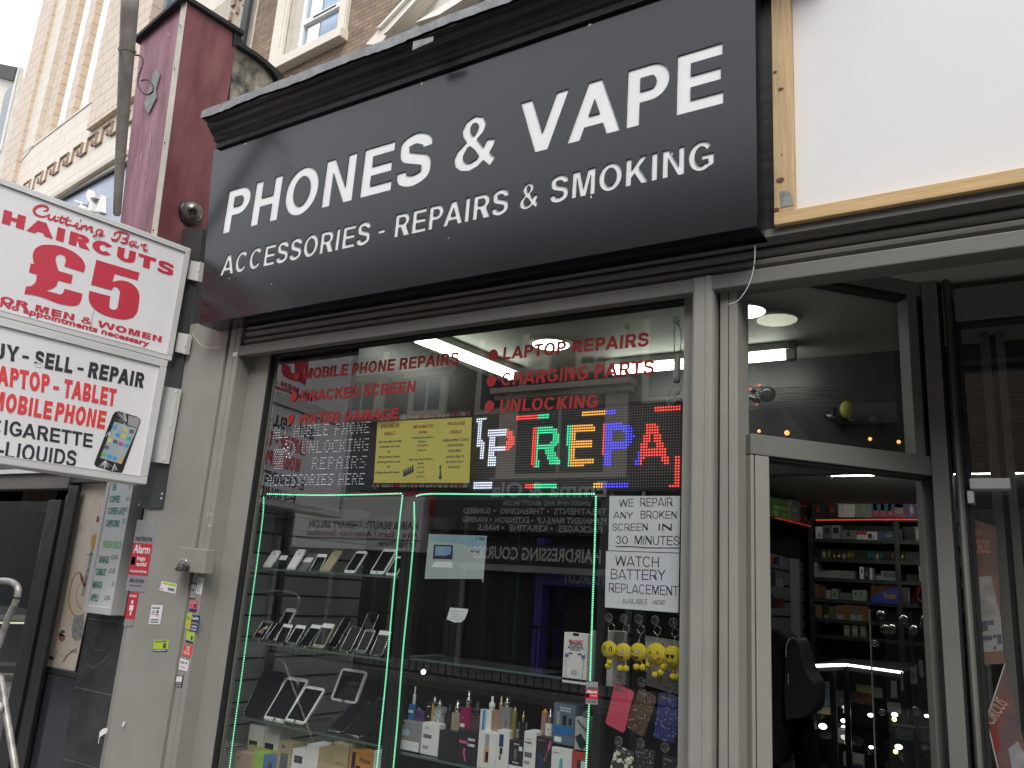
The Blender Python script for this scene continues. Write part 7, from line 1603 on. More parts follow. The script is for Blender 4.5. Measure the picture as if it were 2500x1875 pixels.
for a_, b_, l in ((1232, 1312, 'pale green tall box with a window, left of the pair'), (1314, 1392, 'pale green tall box with a window, right of the pair')):
    goods(l, a_, b_, 375, z0, gbr, [(.3, .2, .7, .78, greyw), (.15, .86, .85, .90, inkk)])
goods('pale green box standing behind the tall green pair', 1245, 1400, 348, z0, gbr, Y=YK+.16)
for a_, b_, l in ((1392, 1464, 'small pink and blue box with a window, leftmost of three'), (1466, 1536, 'small pink and blue box with a window, middle of three'), (1538, 1604, 'small pink and blue box with a window, rightmost of three')):
    goods(l, a_, b_, 422, z0, pinkb, [(0, .30, 1, .62, bluet), (.28, .12, .72, .76, greyw), (0, .93, 1, 1, dkgr)], texts=[('BERTUG', .2, .83, .6, .06, note)])
goods('large pink and blue box with a window beside the purple box', 1594, 1716, 300, z0, pinkb, [(0, .28, 1, .66, bluet), (.18, .10, .82, .55, greyw), (.32, .55, .68, .82, greyw)], texts=[('BERTUG', .1, .88, .75, .05, note)])
goods('dark green topped box behind the large pink box', 1605, 1705, 262, z0, dkgr, Y=YK+.17)
t, F, W, H = goods('purple box with HOOKAH lettering and a water pipe picture', 1712, 1910, 278, z0, purpb, texts=[('HOOKAH', .12, .80, .84, .08, note)])
hkp = mat('print_pale', (.55, .58, .52), .4)
ellp(F, t, W, H, [(.20, .68), (.44, .68), (.34, .63), (.34, .34), (.42, .24), (.40, .12), (.28, .10), (.22, .20), (.30, .34), (.30, .63)], hkp, 'print', .003)
ellp(F, t, W, H, [(.44, .34), (.58, .42), (.72, .22), (.95, .16), (.95, .12), (.68, .18), (.56, .36)], hkp, 'print', .0035)
z1 = lev[1]
for (a_, b_, yt, mt, pr, l) in ((848, 915, 748, wbx, [(.3, .1, .8, .5, gin)], 'small white box at the left of the second shelf down'), (920, 1000, 735, gyp, [(.2, .4, .8, .8, blb)], 'grey box with a dark gadget picture, second shelf down'), (1003, 1092, 735, greyw, [(.2, .4, .8, .85, blb)], 'pale grey box with a dark gadget picture, second shelf down'),
                                (1102, 1245, 785, mat('putty_box', (.20, .21, .19), .5), [(.35, .3, .6, .8, blb)], 'putty coloured box on the second shelf down'), (1252, 1452, 795, wbx, [(.0, .6, .5, .98, redb), (.55, .15, .75, .75, blb), (.8, .2, .86, .4, blb)], 'long white box with a red label'), (1455, 1620, 795, mat('dull_blue_box', (.05, .08, .20), .5), [(.5, .4, .9, .6, gin)], 'dull blue box on the second shelf down'), (1825, 1920, 750, greyw, [(.2, .2, .5, .8, wbx)], 'pale box cut off by the door post'), (1640, 1700, 770, blb, [(.2, .5, .5, .8, note)], 'black box with a white spark print')):
    goods(l, a_, b_, yt, z1, mt, pr)
gm = mat('gold_tube', (.50, .38, .08), .25, metal=.7); tm = mat('teal_tube', (.03, .16, .16), .3)
tubes = [(930, 990, gin), (982, 970, gm), (1032, 1005, gm), (1080, 1005, gm), (1130, 1015, gin), (1175, 990, gm), (1208, 985, gm), (1372, 985, tm), (1415, 990, tm), (1455, 1010, kraft), (1495, 995, tm), (1608, 995, gm), (1652, 995, gm), (1705, 995, gm)]
for i, (x, yt, m_) in enumerate(tubes):
    p = A(*c16(x, 1066), YK+.06); zt = A(*c16(x, yt), YK+.06).z; kind = 'gold' if m_ is gm else 'teal' if m_ is tm else 'silver' if m_ is gin else 'brown'
    t = thing('small_tube', '%s tube, number %d from the left in the row of small tubes' % (kind, i+1) if False else kind+' tube in the row of small upright tubes on the third shelf down', 'tube', (p.x, p.y, lev[2]), 'upright small tubes on the third shelf down '+kind)
    b = MB(); b.lathe((p.x, p.y, lev[2]+.001), (0, 0, 1), [(.016, 0), (.016, (zt-lev[2])*.75), (.011, (zt-lev[2])*.8), (.011, zt-lev[2])], 10); b.build('tube', m_, t)
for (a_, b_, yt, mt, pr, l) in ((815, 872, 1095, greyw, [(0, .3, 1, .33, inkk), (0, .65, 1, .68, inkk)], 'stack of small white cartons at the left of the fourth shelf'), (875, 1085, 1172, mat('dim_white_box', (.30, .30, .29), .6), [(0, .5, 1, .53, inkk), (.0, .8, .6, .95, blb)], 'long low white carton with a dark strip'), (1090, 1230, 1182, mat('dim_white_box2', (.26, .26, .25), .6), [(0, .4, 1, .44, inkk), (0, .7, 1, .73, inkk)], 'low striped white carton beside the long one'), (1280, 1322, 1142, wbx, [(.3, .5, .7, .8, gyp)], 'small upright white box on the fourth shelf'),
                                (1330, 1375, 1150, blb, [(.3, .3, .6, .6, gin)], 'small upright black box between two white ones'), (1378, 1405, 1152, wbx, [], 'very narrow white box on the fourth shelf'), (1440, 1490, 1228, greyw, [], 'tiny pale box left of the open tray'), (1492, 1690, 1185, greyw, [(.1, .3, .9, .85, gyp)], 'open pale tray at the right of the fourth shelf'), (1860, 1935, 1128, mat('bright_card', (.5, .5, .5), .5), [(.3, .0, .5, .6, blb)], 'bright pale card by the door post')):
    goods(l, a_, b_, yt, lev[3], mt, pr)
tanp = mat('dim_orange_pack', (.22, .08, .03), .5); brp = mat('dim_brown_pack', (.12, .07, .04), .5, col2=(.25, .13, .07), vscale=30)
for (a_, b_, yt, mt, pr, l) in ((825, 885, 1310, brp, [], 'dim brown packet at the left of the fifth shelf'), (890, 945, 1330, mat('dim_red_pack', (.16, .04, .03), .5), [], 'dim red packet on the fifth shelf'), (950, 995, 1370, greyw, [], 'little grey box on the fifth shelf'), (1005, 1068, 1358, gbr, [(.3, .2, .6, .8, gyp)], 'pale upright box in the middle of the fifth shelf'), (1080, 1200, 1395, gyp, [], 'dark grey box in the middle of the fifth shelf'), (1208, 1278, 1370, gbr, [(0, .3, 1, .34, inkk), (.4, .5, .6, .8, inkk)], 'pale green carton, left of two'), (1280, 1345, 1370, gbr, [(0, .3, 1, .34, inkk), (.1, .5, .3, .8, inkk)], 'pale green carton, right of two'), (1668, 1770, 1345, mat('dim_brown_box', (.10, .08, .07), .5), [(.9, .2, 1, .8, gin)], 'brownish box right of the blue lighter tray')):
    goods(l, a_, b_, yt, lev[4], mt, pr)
# blue lighter display
bt = thing('lighter_display', 'blue sloping display tray of lighters on the fifth shelf', 'display tray', A(*c16(1530, 1500), YK)); cob = mat('cobalt_card', (.02, .05, .34), .45)
b = MB(); b.prism([A(*c16(*v), YK-.02) for v in ((1395, 1430), (1480, 1385), (1662, 1340), (1668, 1505), (1395, 1495))], (0, .10, 0)); b.build('tray', cob, bt)
b = MB()
for k in range(9): x = 1405+k*29; q0_, q1_ = A(*c16(x, 1500), YK+.02), A(*c16(x, 1330), YK+.05); b.tube([q0_, q1_], .012, 8, tanp); b.tube([q1_, q1_+Vector((.006, 0, .018))], .012, 8, clr)
b.build('lighters', None, bt)
FQ = front(YK-.022); a0, zb_ = FQ.uv(*c16(1522, 1448)); a1, _ = FQ.uv(*c16(1642, 1448)); joined('lettering', [small('Hooka', FQ, a0, zb_, .045, a1-a0, off=.03, c=.001)], orbx, bt)
rc = thing('coiled_hose', 'red coiled hose hanging at the right of the back shelves', 'hose', A(*c16(1870, 1420), YK-.05)); b = MB()
for k in range(4): b.tube(cat([tuple(A(*c16(x, y), YK-.05-k*.012)) for x, y in ((1950, 1310+k*6), (1880, 1335+k*5), (1830+k*8, 1400), (1828+k*8, 1450), (1870+k*5, 1500-k*5), (1940, 1525-k*6), (1990, 1500))], 4), .010, 8)
b.build('loops', mat('dull_red_rubber', (.22, .02, .015), .4), rc)
# orange packets row and tags
for (a_, b_, yt, mt, pr, l) in ((835, 912, 45, brp, [], 'brown packet at the left end of the sixth shelf'), (928, 978, 10, blb, [(.1, -.3, .9, .2, greyw), (.1, .9, .9, 1.0, note)], 'tall black packet with a glossy white top edge'), (985, 1045, 60, mat('dim_olive_pack', (.10, .09, .03), .5), [], 'olive packet on the sixth shelf'), (1052, 1128, 50, brp, [(0, 0, 1, .30, greyw)], 'brown packet with a pale price label on the sixth shelf'), (1130, 1182, 40, tanp, [], 'narrow orange packet on the sixth shelf'), (1184, 1246, 40, brp, [(.05, 0, .95, .35, greyw)], 'brown packet with a label, right of the narrow orange one'), (1248, 1308, 40, brp, [(.05, 0, .95, .35, greyw)], 'brown packet with a label, second from the right'), (1310, 1362, 36, tanp, [], 'orange packet at the right end of the sixth shelf')):
    goods(l, a_, b_, yt, lev[5], mt, pr, cv=c17)
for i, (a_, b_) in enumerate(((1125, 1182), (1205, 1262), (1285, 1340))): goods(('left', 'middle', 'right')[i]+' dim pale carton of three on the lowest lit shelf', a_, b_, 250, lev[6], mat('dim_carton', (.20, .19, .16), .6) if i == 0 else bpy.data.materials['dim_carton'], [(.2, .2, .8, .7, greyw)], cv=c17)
# red light strips under the top shelves
rled = glow('red_led', (1., .07, .04), .8); rtape = mat('red_led_tape', (.4, .02, .01), .5, emit=(1, .05, .02), es=.05)
def rstrip(label, p, q, n):
    t = thing('red_led_strip', label, 'light strip', p, 'red LED strips under the top shelves'); b = MB(); b.tube([p, q], .004, 6); b.build('tape', rtape, t)
    b = MB(); d_ = (q-p)
    for i in range(n): b.ball(p+d_*((i+.5)/n)+Vector((0, -.006, 0)), .0048, n=6)
    b.build('diodes', rled, t)
rstrip('red LED strip along the front edge of the back top shelf', A(*c16(850, 683), YK-.01), A(*c16(1920, 676), YK-.01), 55)
XW = -1.62
pl0, pl1 = AX(*c16(450, 660), XW), AX(*c16(858, 758), XW)
zq = (pl0.z+pl1.z)/2
rstrip('red LED strip along the left side shelf, sloping towards the corner', AX(*c16(455, 660), XW), AX(*c16(855, 757), XW), 34)
rstrip('short red LED strip at the outer end of the left side shelf', A(*c16(310, 665), pl0.y), A(*c16(450, 660), pl0.y), 9)
ssf = thing('side_shelf', 'black shelf with gift boxes along the left wall inside the shop', 'shelf', AX(*c16(600, 700), XW))
b = MB(); e0_, e1_ = AX(*c16(440, 672), XW), AX(*c16(858, 770), XW); b.prism([e0_, e1_, e1_+Vector((-.35, .0, 0)), e0_+Vector((-.35, 0, 0))], (0, 0, .02)); b.build('shelf', blb, ssf)
SX = Plane((XW-.04, 0, 0), (0, 1, 0))
def sgoods(label, px, mt, prints=()):
    pts = [AX(*c16(*v), XW-.03) for v in px]; t = thing('gift_box', label, 'box', pts[3], 'boxes on the left side shelf'); b = MB(); b.prism(pts, (-.14, 0, 0)); b.build('carton', mt, t)
    o, u, v = pts[3], pts[2]-pts[3], pts[0]-pts[3]
    for (u0, v0, u1, v1, m_) in prints: b = MB(); b.prism([o+u*u0+v*v0, o+u*u1+v*v0, o+u*u1+v*v1, o+u*u0+v*v1], (.003, 0, 0)); b.build('print', m_, t)
grb = mat('grass_green_box', (.07, .16, .03), .5); lgb = mat('light_green_print', (.22, .36, .14), .5)
sgoods('green box with a round window, first from the left on the side shelf', [(408, 455), (498, 475), (500, 665), (410, 648)], grb, [(.05, .45, .9, .62, lgb), (.3, .1, .75, .35, lgb)])
sgoods('green box with a round window, second on the side shelf', [(502, 470), (578, 492), (580, 682), (502, 668)], grb, [(.05, .45, .9, .62, lgb), (.3, .1, .7, .3, lgb)])
sgoods('thin yellow box between the green and black boxes', [(580, 530), (604, 535), (606, 690), (582, 684)], mat('dull_yellow_box', (.32, .30, .03), .5))
sgoods('clear fronted black box with white print on the side shelf', [(622, 482), (700, 502), (702, 705), (624, 692)], gyp, [(.08, .45, .6, .62, greyw)])
sgoods('black box with a red hanging tag near the corner', [(705, 515), (800, 535), (802, 732), (706, 708)], blb, [(0, .85, 1, 1, redb), (.35, .15, .6, .35, redb)])
b = MB(); pts = [AX(*c16(*v), XW-.03) for v in ((342, 460), (408, 455), (410, 648), (345, 650))]; gb = thing('gift_box', 'plain green end box at the outer end of the side shelf', 'box', pts[3], 'boxes on the left side shelf'); b.prism([A(*c16(*v), pl0.y-.02) for v in ((342, 462), (405, 455), (408, 655), (345, 655))], (0, .1, 0)); b.build('carton', grb, gb)
# slatted side wall with stock
s2 = thing('slatted_wall', 'grey slatted wall with hooks of stock left inside the doorway', 'display wall', (XW-.1, 4, 0)); y0_, y1_ = 2.9, YK
b = MB(); z = .1
while z < 1.95: b.box(XW-.16, XW-.10, y0_, y1_+.3, z, z+.105); z += .12
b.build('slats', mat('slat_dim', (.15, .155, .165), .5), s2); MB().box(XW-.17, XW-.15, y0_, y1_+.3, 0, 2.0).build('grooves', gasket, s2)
xq = A(*c16(658, 1200), YK-.3)
MB().box(xq.x-.035, xq.x+.035, YK-.36, YK-.30, 0, 2.0).build('upright', mat('dim_grey_post', (.24, .24, .25), .5), s2)
for i, (px, mt, l) in enumerate((([(318, 935), (360, 935), (360, 1020), (318, 1020)], greyw, 'pale pack'), ([(318, 1045), (365, 1045), (365, 1110), (318, 1110)], tm, 'teal pack'), ([(370, 1030), (425, 1035), (425, 1115), (370, 1110)], redb, 'red pack'), ([(430, 1040), (480, 1042), (478, 1118), (430, 1115)], blb, 'black pack'), ([(485, 1045), (525, 1048), (522, 1130), (485, 1125)], mat('dim_blue_pack', (.08, .12, .22), .5), 'blue pack'), ([(320, 1180), (440, 1175), (455, 1330), (320, 1340)], blb, 'large dark pack'), ([(460, 1260), (525, 1262), (520, 1345), (455, 1340)], gyp, 'grey pack'), ([(320, 1415), (425, 1410), (428, 1545), (320, 1548)], mat('navy_pack', (.01, .015, .06), .5), 'navy pack'), ([(435, 1450), (520, 1440), (530, 1540), (440, 1550)], mat('foil_pack', (.12, .03, .03), .25, metal=.5), 'crumpled foil pack'))):
    pts = [A(*c16(*v), 3.6) for v in px]; t = thing('hanging_pack', l+' hanging on the slatted wall inside the doorway', 'pack', pts[3], 'packs hanging on the slatted wall'); b = MB(); b.prism(pts, (0, .04, 0)); b.build('pack', mt, t, bevel=.004)
# bulkhead: hanging toys and a balloon
tc_ = mat('toy_black', (.015, .015, .017), .25); tr_ = mat('toy_red_tip', (.40, .12, .08), .4)
ty = thing('hoverboard', 'black wheeled toy with reddish caps fixed on the dark bulkhead', 'toy', A(*c18(280, 1190), 1.2))
b = MB(); o = A(*c18(352, 1178), 1.2); b.lathe(o, (.35, -1, 0), [(.034, -.02), (.038, 0), (.030, .012), (.015, .014)], 24); b.build('wheel', tc_, ty)
b = MB(); b.tube([A(*c18(165, 1170), 1.2), A(*c18(300, 1232), 1.2)], .012, 10); b.tube([A(*c18(190, 1110), 1.2), A(*c18(265, 1165), 1.2)], .011, 10); b.build('body', tc_, ty)
b = MB()
for x, y in ((240, 1148), (300, 1122), (285, 1255)): b.lathe(A(*c18(x, y), 1.17), (0, -1, 0), [(.009, 0), (.008, .012)], 12)
b.build('caps', tr_, ty); MB().prism([A(*c18(*v), 1.16) for v in ((222, 1182), (275, 1200), (272, 1208), (222, 1190))], (0, .005, 0)).build('label', gin, ty)
bl = thing('balloon', 'dull yellow balloon hanging on the dark bulkhead above the doorway', 'balloon', A(*c18(910, 1290), 1.22))
b = MB(); o = A(*c18(910, 1286), 1.22); b.ball(o, .031, n=24, sc=(1, .7, 1.28)); b.build('balloon', mat('yellow_balloon', (.36, .32, .05), .45), bl)
b = MB(); b.lathe(o+Vector((.008, 0, -.050)), (.1, 0, 1), [(.006, 0), (.002, .007), (.005, .013)], 8); b.build('neck', bpy.data.materials['yellow_balloon'], bl)
t2 = thing('toy_helicopter', 'black toy beside the yellow balloon', 'toy', A(*c18(850, 1330), 1.24))
b = MB(); b.tube([A(*c18(760, 1320), 1.25), A(*c18(900, 1380), 1.25)], .020, 10); b.tube([A(*c18(830, 1275), 1.25), A(*c18(790, 1360), 1.25)], .012, 8); b.ball(A(*c18(1105, 1360), 1.25), .028, n=12, sc=(1, .5, 1)); b.tube([A(*c18(900, 1370), 1.26), A(*c18(1105, 1345), 1.26)], .010, 8); b.build('body', tc_, t2)
b = MB(); random.seed(9)
for k in range(9):
    y = 1125+k*20; b.tube([A(*c18(150+90*j, y+random.uniform(-6, 6)), 1.285) for j in range(10)], .0012, 4)
tag(b.build('threads', gyp), 'fine pale threads strung across the dark bulkhead', 'thread')
warm = glow('warm_glint', (1., .45, .14), 1.1)  # reflections of warm lights in the glass, built as little glowing balls
for x, y, l in ((295, 1437, 'small warm bulb furthest left over the transom'), (490, 1450, 'largest small warm bulb over the transom'), (1070, 1492, 'faint warm bulb left of the pair over the transom'), (1270, 1512, 'warm bulb furthest right over the transom')):
    o = A(*c18(x, y), 1.24); t = thing('warm_glint', l, 'glint', o, 'tiny warm glint balls along the bulkhead foot'); b = MB(); b.ball(o, .008 if x != 490 else .012, n=12); b.build('glint', warm, t); b = MB(); b.lathe(o+Vector((0, .012, 0)), (0, 1, 0), [(.012, 0), (.012, .02)], 10); b.build('glint_base', blb, t)
# dome camera inside
o = A(*c16(800, 262), YK-.5); t = thing('indoor_camera', 'white dome camera on the ceiling deep inside the shop', 'camera', o)
b = MB(); b.lathe(o+Vector((0, 0, .05)), (0, 0, -1), [(.075, 0), (.075, .03), (.05, .04)], 20); b.build('base', ceilm, t); b = MB(); b.ball(o, .05, n=16); b.build('dome', gasket, t)
# counter with glass top and white light edges
yc0 = 2.6
ct = thing('glass_counter', 'black framed glass counter with white light edges inside the doorway', 'counter', A(*c17(1150, 1200), yc0)); wled = glow('white_led_edge', (.95, .97, 1.), 2.2)
def CP(x, y, Y=yc0): return A(*c17(x, y), Y)
zc = CP(1145, 640).z
pA, pB, pC = AZ(*c17(700, 650), zc), AZ(*c17(1145, 636), zc), AZ(*c17(1700, 712), zc)
b = MB(); b.tube([pA, pB], .008, 8); b.tube([pB+Vector((.01, 0, 0)), pC], .007, 8); b.build('light_edge', wled, ct)
b = MB(); b.prism([pA, pB, pC, pC+Vector((0, 1.2, 0)), pA+Vector((0, 1.2, 0))], (0, 0, -.03)); b.build('top', blb, ct)
b = MB()
for p in (pA, pB, pC, AZ(*c17(1010, 640), zc)): b.box(p.x-.015, p.x+.015, p.y, p.y+.03, .1, zc-.03)
b.build('posts', blb, ct)
b = MB(); b.poly([(pA.x, pA.y+.01, .1), (pB.x, pB.y+.01, .1), (pB.x, pB.y+.01, zc), (pA.x, pA.y+.01, zc)]); b.poly([(pB.x, pB.y+.01, .1), (pC.x, pC.y+.01, .1), (pC.x, pC.y+.01, zc), (pB.x, pB.y+.01, zc)]); b.build('glass_panels', cabg, ct)
b = MB(); zz_ = CP(1000, 1180, yc0+.4).z
b.box(pA.x, pC.x, pB.y+.1, pB.y+.9, zz_-.01, zz_); b.build('inner_shelf', cabg, ct)
stk = [((815, 805), (985, 1030), mat('pale_blue_phone_box', (.30, .38, .48), .4, col2=(.10, .20, .36), vscale=4), 'pale blue boxed phone lit inside the counter', [(.1, 0, .55, .75, greyw)]), ((1020, 880), (1145, 1050), mat('mono_stock', (.05, .055, .055), .4, col2=(.28, .29, .28), vscale=40), 'black and silver packets inside the counter', []), ((1250, 835), (1400, 915), mat('lime_packet', (.35, .42, .06), .4), 'lime green packet inside the counter', [(0, .55, 1, 1, greyw)]), ((1195, 905), (1395, 1020), mat('dark_stock', (.03, .03, .03), .4, col2=(.2, .08, .04), vscale=30), 'dark patterned packets inside the counter', []), ((1405, 860), (1500, 960), gbr, 'pale green packet at the right inside the counter', []), ((1045, 1215), (1160, 1410), mat('buff_card', (.38, .36, .31), .6), 'buff card standing on the lower counter shelf', [(.0, .93, 1, 1, whst)]), ((1120, 1510), (1310, 1640), mat('white_carton_low', (.66, .62, .66), .6), 'white carton at the bottom of the doorway', [(.45, .0, 1, .3, purpb)]), ((860, 1045), (1000, 1120), kraft, 'flat kraft packet under the pale blue box', []), ((1550, 1005), (1700, 1110), gyp, 'grey packet on the right counter shelf', [])]
for (x0, yt), (x1, yb), mt, l, pr in stk: goods(l, x0, x1, yt, CP((x0+x1)/2, yb, yc0+.35).z, mt, pr, Y=yc0+.35, cv=c17, dep=.06)
# clear clutter: crumpled glass and blister packs that catch the light
gl_ = mat('clear_blister', (.12, .13, .12), .15, metal=.6, col2=(.60, .61, .58), vscale=18)
b_names = 0; random.seed(21)
for k in range(34):
    x, y = random.uniform(560, 2010), random.uniform(1130, 1660); w_, h_ = random.uniform(25, 80), random.uniform(15, 60); an = random.uniform(-.7, .7)
    pts = [CP(x+dx*math.cos(an)-dy*math.sin(an), y+dx*math.sin(an)+dy*math.cos(an), yc0+random.uniform(.3, .6)) for dx, dy in ((-w_, -h_), (w_, -h_*.8), (w_*.8, h_), (-w_*.9, h_*.7))]
    if k == 0: gp = []
    t = tag(MB().prism(pts, (0, .02, 0), None).build('blister_pack', gl_, None), 'clear glinting blister pack jumbled in the glass counter', 'pack', 'clear packs jumbled inside the counter')
wg = glow('lamp_glint', (1., 1., .97), 5.)  # glints in the counter, modelled as glowing balls rather than lamps
for i, (x, y, r, l) in enumerate(((920, 1240, .019, 'largest glint ball low behind the backpack'), (1125, 1185, .013, 'glint ball beside the buff card'), (1388, 1130, .012, 'small glint ball left of the ring handle'), (1625, 1125, .014, 'glint ball above the small yellow one'), (1665, 1442, .016, 'glint ball low at the right of the doorway'), (1395, 1445, .010, 'tiny glint ball low in the middle'), (585, 1400, .009, 'tiny glint ball beside the person in black'), (1940, 1138, .010, 'tiny glint ball next to the door post'))):
    o = CP(x, y, yc0+.3); t = thing('counter_glint', l, 'spot lamp', o, 'glint balls glowing in the glass counter'); b = MB(); b.ball(o, r, n=12, sc=(1.25, 1, .85)); b.build('glint', wg, t); b = MB(); b.lathe(o+Vector((0, r, 0)), (0, 1, 0), [(r*.9, 0), (r*.9, r*1.5)], 10); b.build('glint_back', blb, t)
yg = glow('yellow_glint', (.85, .9, .25), 3.)  # yellow glints, likewise added as glowing balls
for x, y, l in ((1622, 1170, 'small yellow glint ball at the right inside the doorway'), (1635, 1488, 'small yellow glint ball lowest inside the doorway')):
    o = CP(x, y, yc0+.3); t = thing('counter_glint', l, 'spot lamp', o, 'yellow glint balls'); b = MB(); b.ball(o, .013, n=12); b.build('glint', yg, t); b = MB(); b.lathe(o+Vector((0, .012, 0)), (0, 1, 0), [(.012, 0), (.012, .02)], 10); b.build('glint_back', blb, t)
# tall glass cabinet with ring handles right of the doorway
YG = 1.15; GG = front(YG)
gcab = thing('glass_cabinet', 'tall glass cabinet with round fittings at the right of the doorway', 'cabinet', GG.hit(*c17(1700, 1300)))
ga_, gb_, gzt = GG.hit(*c17(1400, 800)).x, .9, GG.hit(*c17(1410, 90)).z
MB().poly([(ga_, YG, 0), (gb_, YG, 0), (gb_, YG, gzt), (ga_, YG, gzt)]).build('front_glass', glass('smoky_cabinet_glass', (.78, .80, .78), 1.6, base=.02), gcab)
b = MB(); b.box(ga_, ga_+.005, YG-.004, YG+.004, 0, gzt); b.build('glass_edge', mat('bright_glass_edge', (.40, .42, .40), .2), gcab)
b = MB(); xm_ = GG.hit(*c17(1715, 900)).x; xn_ = GG.hit(*c17(1940, 900)).x
for x in (xm_, xn_): b.box(x-.006, x+.006, YG+.30, YG+.33, 0, gzt)
b.build('rear_posts', blb, gcab)
for (x, y) in ((1440, 425), (1505, 1100)):
    o = GG.hit(*c17(x, y))+Vector((0, -.008, 0)); b = MB(); b.tube([o+Vector((.011*math.cos(k*.4), 0, .011*math.sin(k*.4))) for k in range(17)], .0018, 6, caps=False); b.ball(o, .0045, n=8); b.build('ring_fitting', steelp, gcab)
for i, (x, y) in enumerate(((1475, 150), (1700, 195), (1915, 200), (1520, 290), (1585, 290), (1800, 300), (1830, 1100))):
    o = GG.hit(*c17(x, y))+Vector((0, .03, 0)); t = thing('clear_disc', 'clear round suction disc inside the tall glass cabinet', 'disc', o, 'clear discs inside the tall glass cabinet'); b = MB(); b.lathe(o, (0, -1, 0), [(.019, 0), (.017, .004), (.008, .008)], 18); b.build('disc', cupm, t)
for i, (px, l) in enumerate((([(1590, 790), (1645, 795), (1652, 962), (1590, 955)], 'plain white price tag'), ([(1682, 700), (1705, 705), (1715, 890), (1690, 885)], 'narrow barcode tag'), ([(1778, 650), (1838, 655), (1852, 828), (1785, 820)], 'wide white barcode tag'), ([(1862, 588), (1900, 592), (1912, 756), (1872, 750)], 'slim white tag near the door post'), ([(1962, 505), (1985, 508), (1990, 680), (1968, 675)], 'faint tag cut off by the door post'))):
    t = thing('price_tag', l+' hanging in the tall glass cabinet', 'price tag', GG.hit(*c17(*px[0])), 'tags hanging in the tall glass cabinet'); GT = front(YG+.05)
    quad('tag', GT, px, mat('tag_paper', (.40, .40, .39), .6) if i == 0 else bpy.data.materials['tag_paper'], t, conv=c17)
    if 'barcode' in l:
        b = MB(); x0_, y0_ = px[0][0]+(8 if i == 1 else 14), px[0][1]+60
        for k in range(5): quad('x', GT, [(x0_, y0_+k*14), (x0_+(10 if i == 1 else 36), y0_+k*14), (x0_+(10 if i == 1 else 36), y0_+k*14+6), (x0_, y0_+k*14+6)], None, None, conv=c17, b=b, c=.0015, th=.0005)
        b.build('barcode', inkk, t)
sc2 = thing('small_monitor', 'small black framed screen low in the tall glass cabinet', 'screen', GG.hit(*c17(1720, 1300))); GM = front(YG+.1)
quad('frame', GM, [(1618, 1215), (1835, 1238), (1840, 1398), (1640, 1370)], blb, sc2, conv=c17, th=.02)
quad('screen', GM, [(1638, 1252), (1812, 1270), (1815, 1378), (1652, 1355)], mat('grey_screen', (.12, .13, .13), .3), sc2, conv=c17, c=.0205)
sc3 = thing('small_monitor', 'second black framed screen beside the door post', 'screen', GG.hit(*c17(1950, 1320)))
quad('frame', GM, [(1868, 1240), (2060, 1255), (2060, 1425), (1875, 1400)], blb, sc3, conv=c17, th=.02); quad('screen', GM, [(1885, 1275), (2060, 1285), (2060, 1395), (1888, 1380)], bpy.data.materials['grey_screen'], sc3, conv=c17, c=.0205)
# ================================================================== PERSON in black with a backpack, half hidden by the door jamb
PY_ = .95
ph0 = A(*c17(325, 250), PY_); xb = A(*c17(330, 600), PY_).x
pers = None
cloth = mat('black_coat', (.004, .004, .005), .95, spec=.1, bump=.3, bscale=40); skin_ = mat('skin', (.30, .18, .13), .5); hair = mat('dark_hair', (.012, .010, .009), .6)
bx_ = xb-.10                      # spine x
def skinmesh(name, verts, edges, radii, mt, parent, sub=2):
    me = bpy.data.meshes.new(name); me.from_pydata(verts, edges, []); o = bpy.data.objects.new(name, me); C.objects.link(o)
    m_ = o.modifiers.new('s', 'SKIN'); sk = me.skin_vertices[0].data
    for i, r in enumerate(radii): sk[i].radius = r if isinstance(r, tuple) else (r, r)
    sk[0].use_root = True
    s_ = o.modifiers.new('u', 'SUBSURF'); s_.levels = sub; s_.render_levels = sub
    dg = bpy.context.evaluated_depsgraph_get(); m2 = bpy.data.meshes.new_from_object(o.evaluated_get(dg)); bpy.data.objects.remove(o)
    m2.materials.clear(); m2.materials.append(mt)
    for p in m2.polygons: p.use_smooth = True
    return m2
bz = CAM.z
V_ = [(0, 0, .95), (0, .0, 1.15), (0, .01, 1.32), (0, .0, 1.44), (0, .01, 1.54), (0, .04, 1.66), (0, .05, 1.74),
      (-.17, 0, 1.42), (-.24, .02, 1.14), (-.22, .16, .92), (-.21, .24, .86), (.17, 0, 1.42), (.25, .02, 1.14), (.22, .18, .94), (.21, .27, .90),
      (-.10, 0, .90), (-.11, .01, .50), (-.11, -.03, .10), (-.11, .13, .04), (.10, 0, .90), (.11, .02, .50), (.11, -.02, .10), (.11, .14, .04)]
E_ = [(0, 1), (1, 2), (2, 3), (3, 4), (4, 5), (5, 6), (3, 7), (7, 8), (8, 9), (9, 10), (3, 11), (11, 12), (12, 13), (13, 14), (0, 15), (15, 16), (16, 17), (17, 18), (0, 19), (19, 20), (20, 21), (21, 22)]
R_ = [(.16, .12), (.15, .11), (.17, .12), (.13, .09), (.055, .06), (.078, .09), (.06, .07), .065, .052, .042, .035, .065, .052, .042, .035, .085, .065, .048, .042, .085, .065, .048, .042]
mb = skinmesh('body', [(bx_+x, PY_+y, z) for x, y, z in V_], E_, R_, cloth, None)
pers = obj('person', mb); 
tag(pers, 'person seen from behind in black clothes with a black backpack inside the doorway', 'person')
hm = MB(); hm.ball((bx_, PY_+.03, 1.70), .098, n=20, sc=(.92, 1.05, 1.1)); ho = hm.build('hair', hair, pers)
em = MB()
for s in (-1, 1): em.ball((bx_+s*.082, PY_+.05, 1.66), .022, n=10, sc=(.5, .8, 1.3))
em.build('ears', skin_, pers)
bp_ = thing('backpack', 'rounded black backpack worn by the person in the doorway', 'backpack', (bx_+.05, PY_-.15, 1.2))
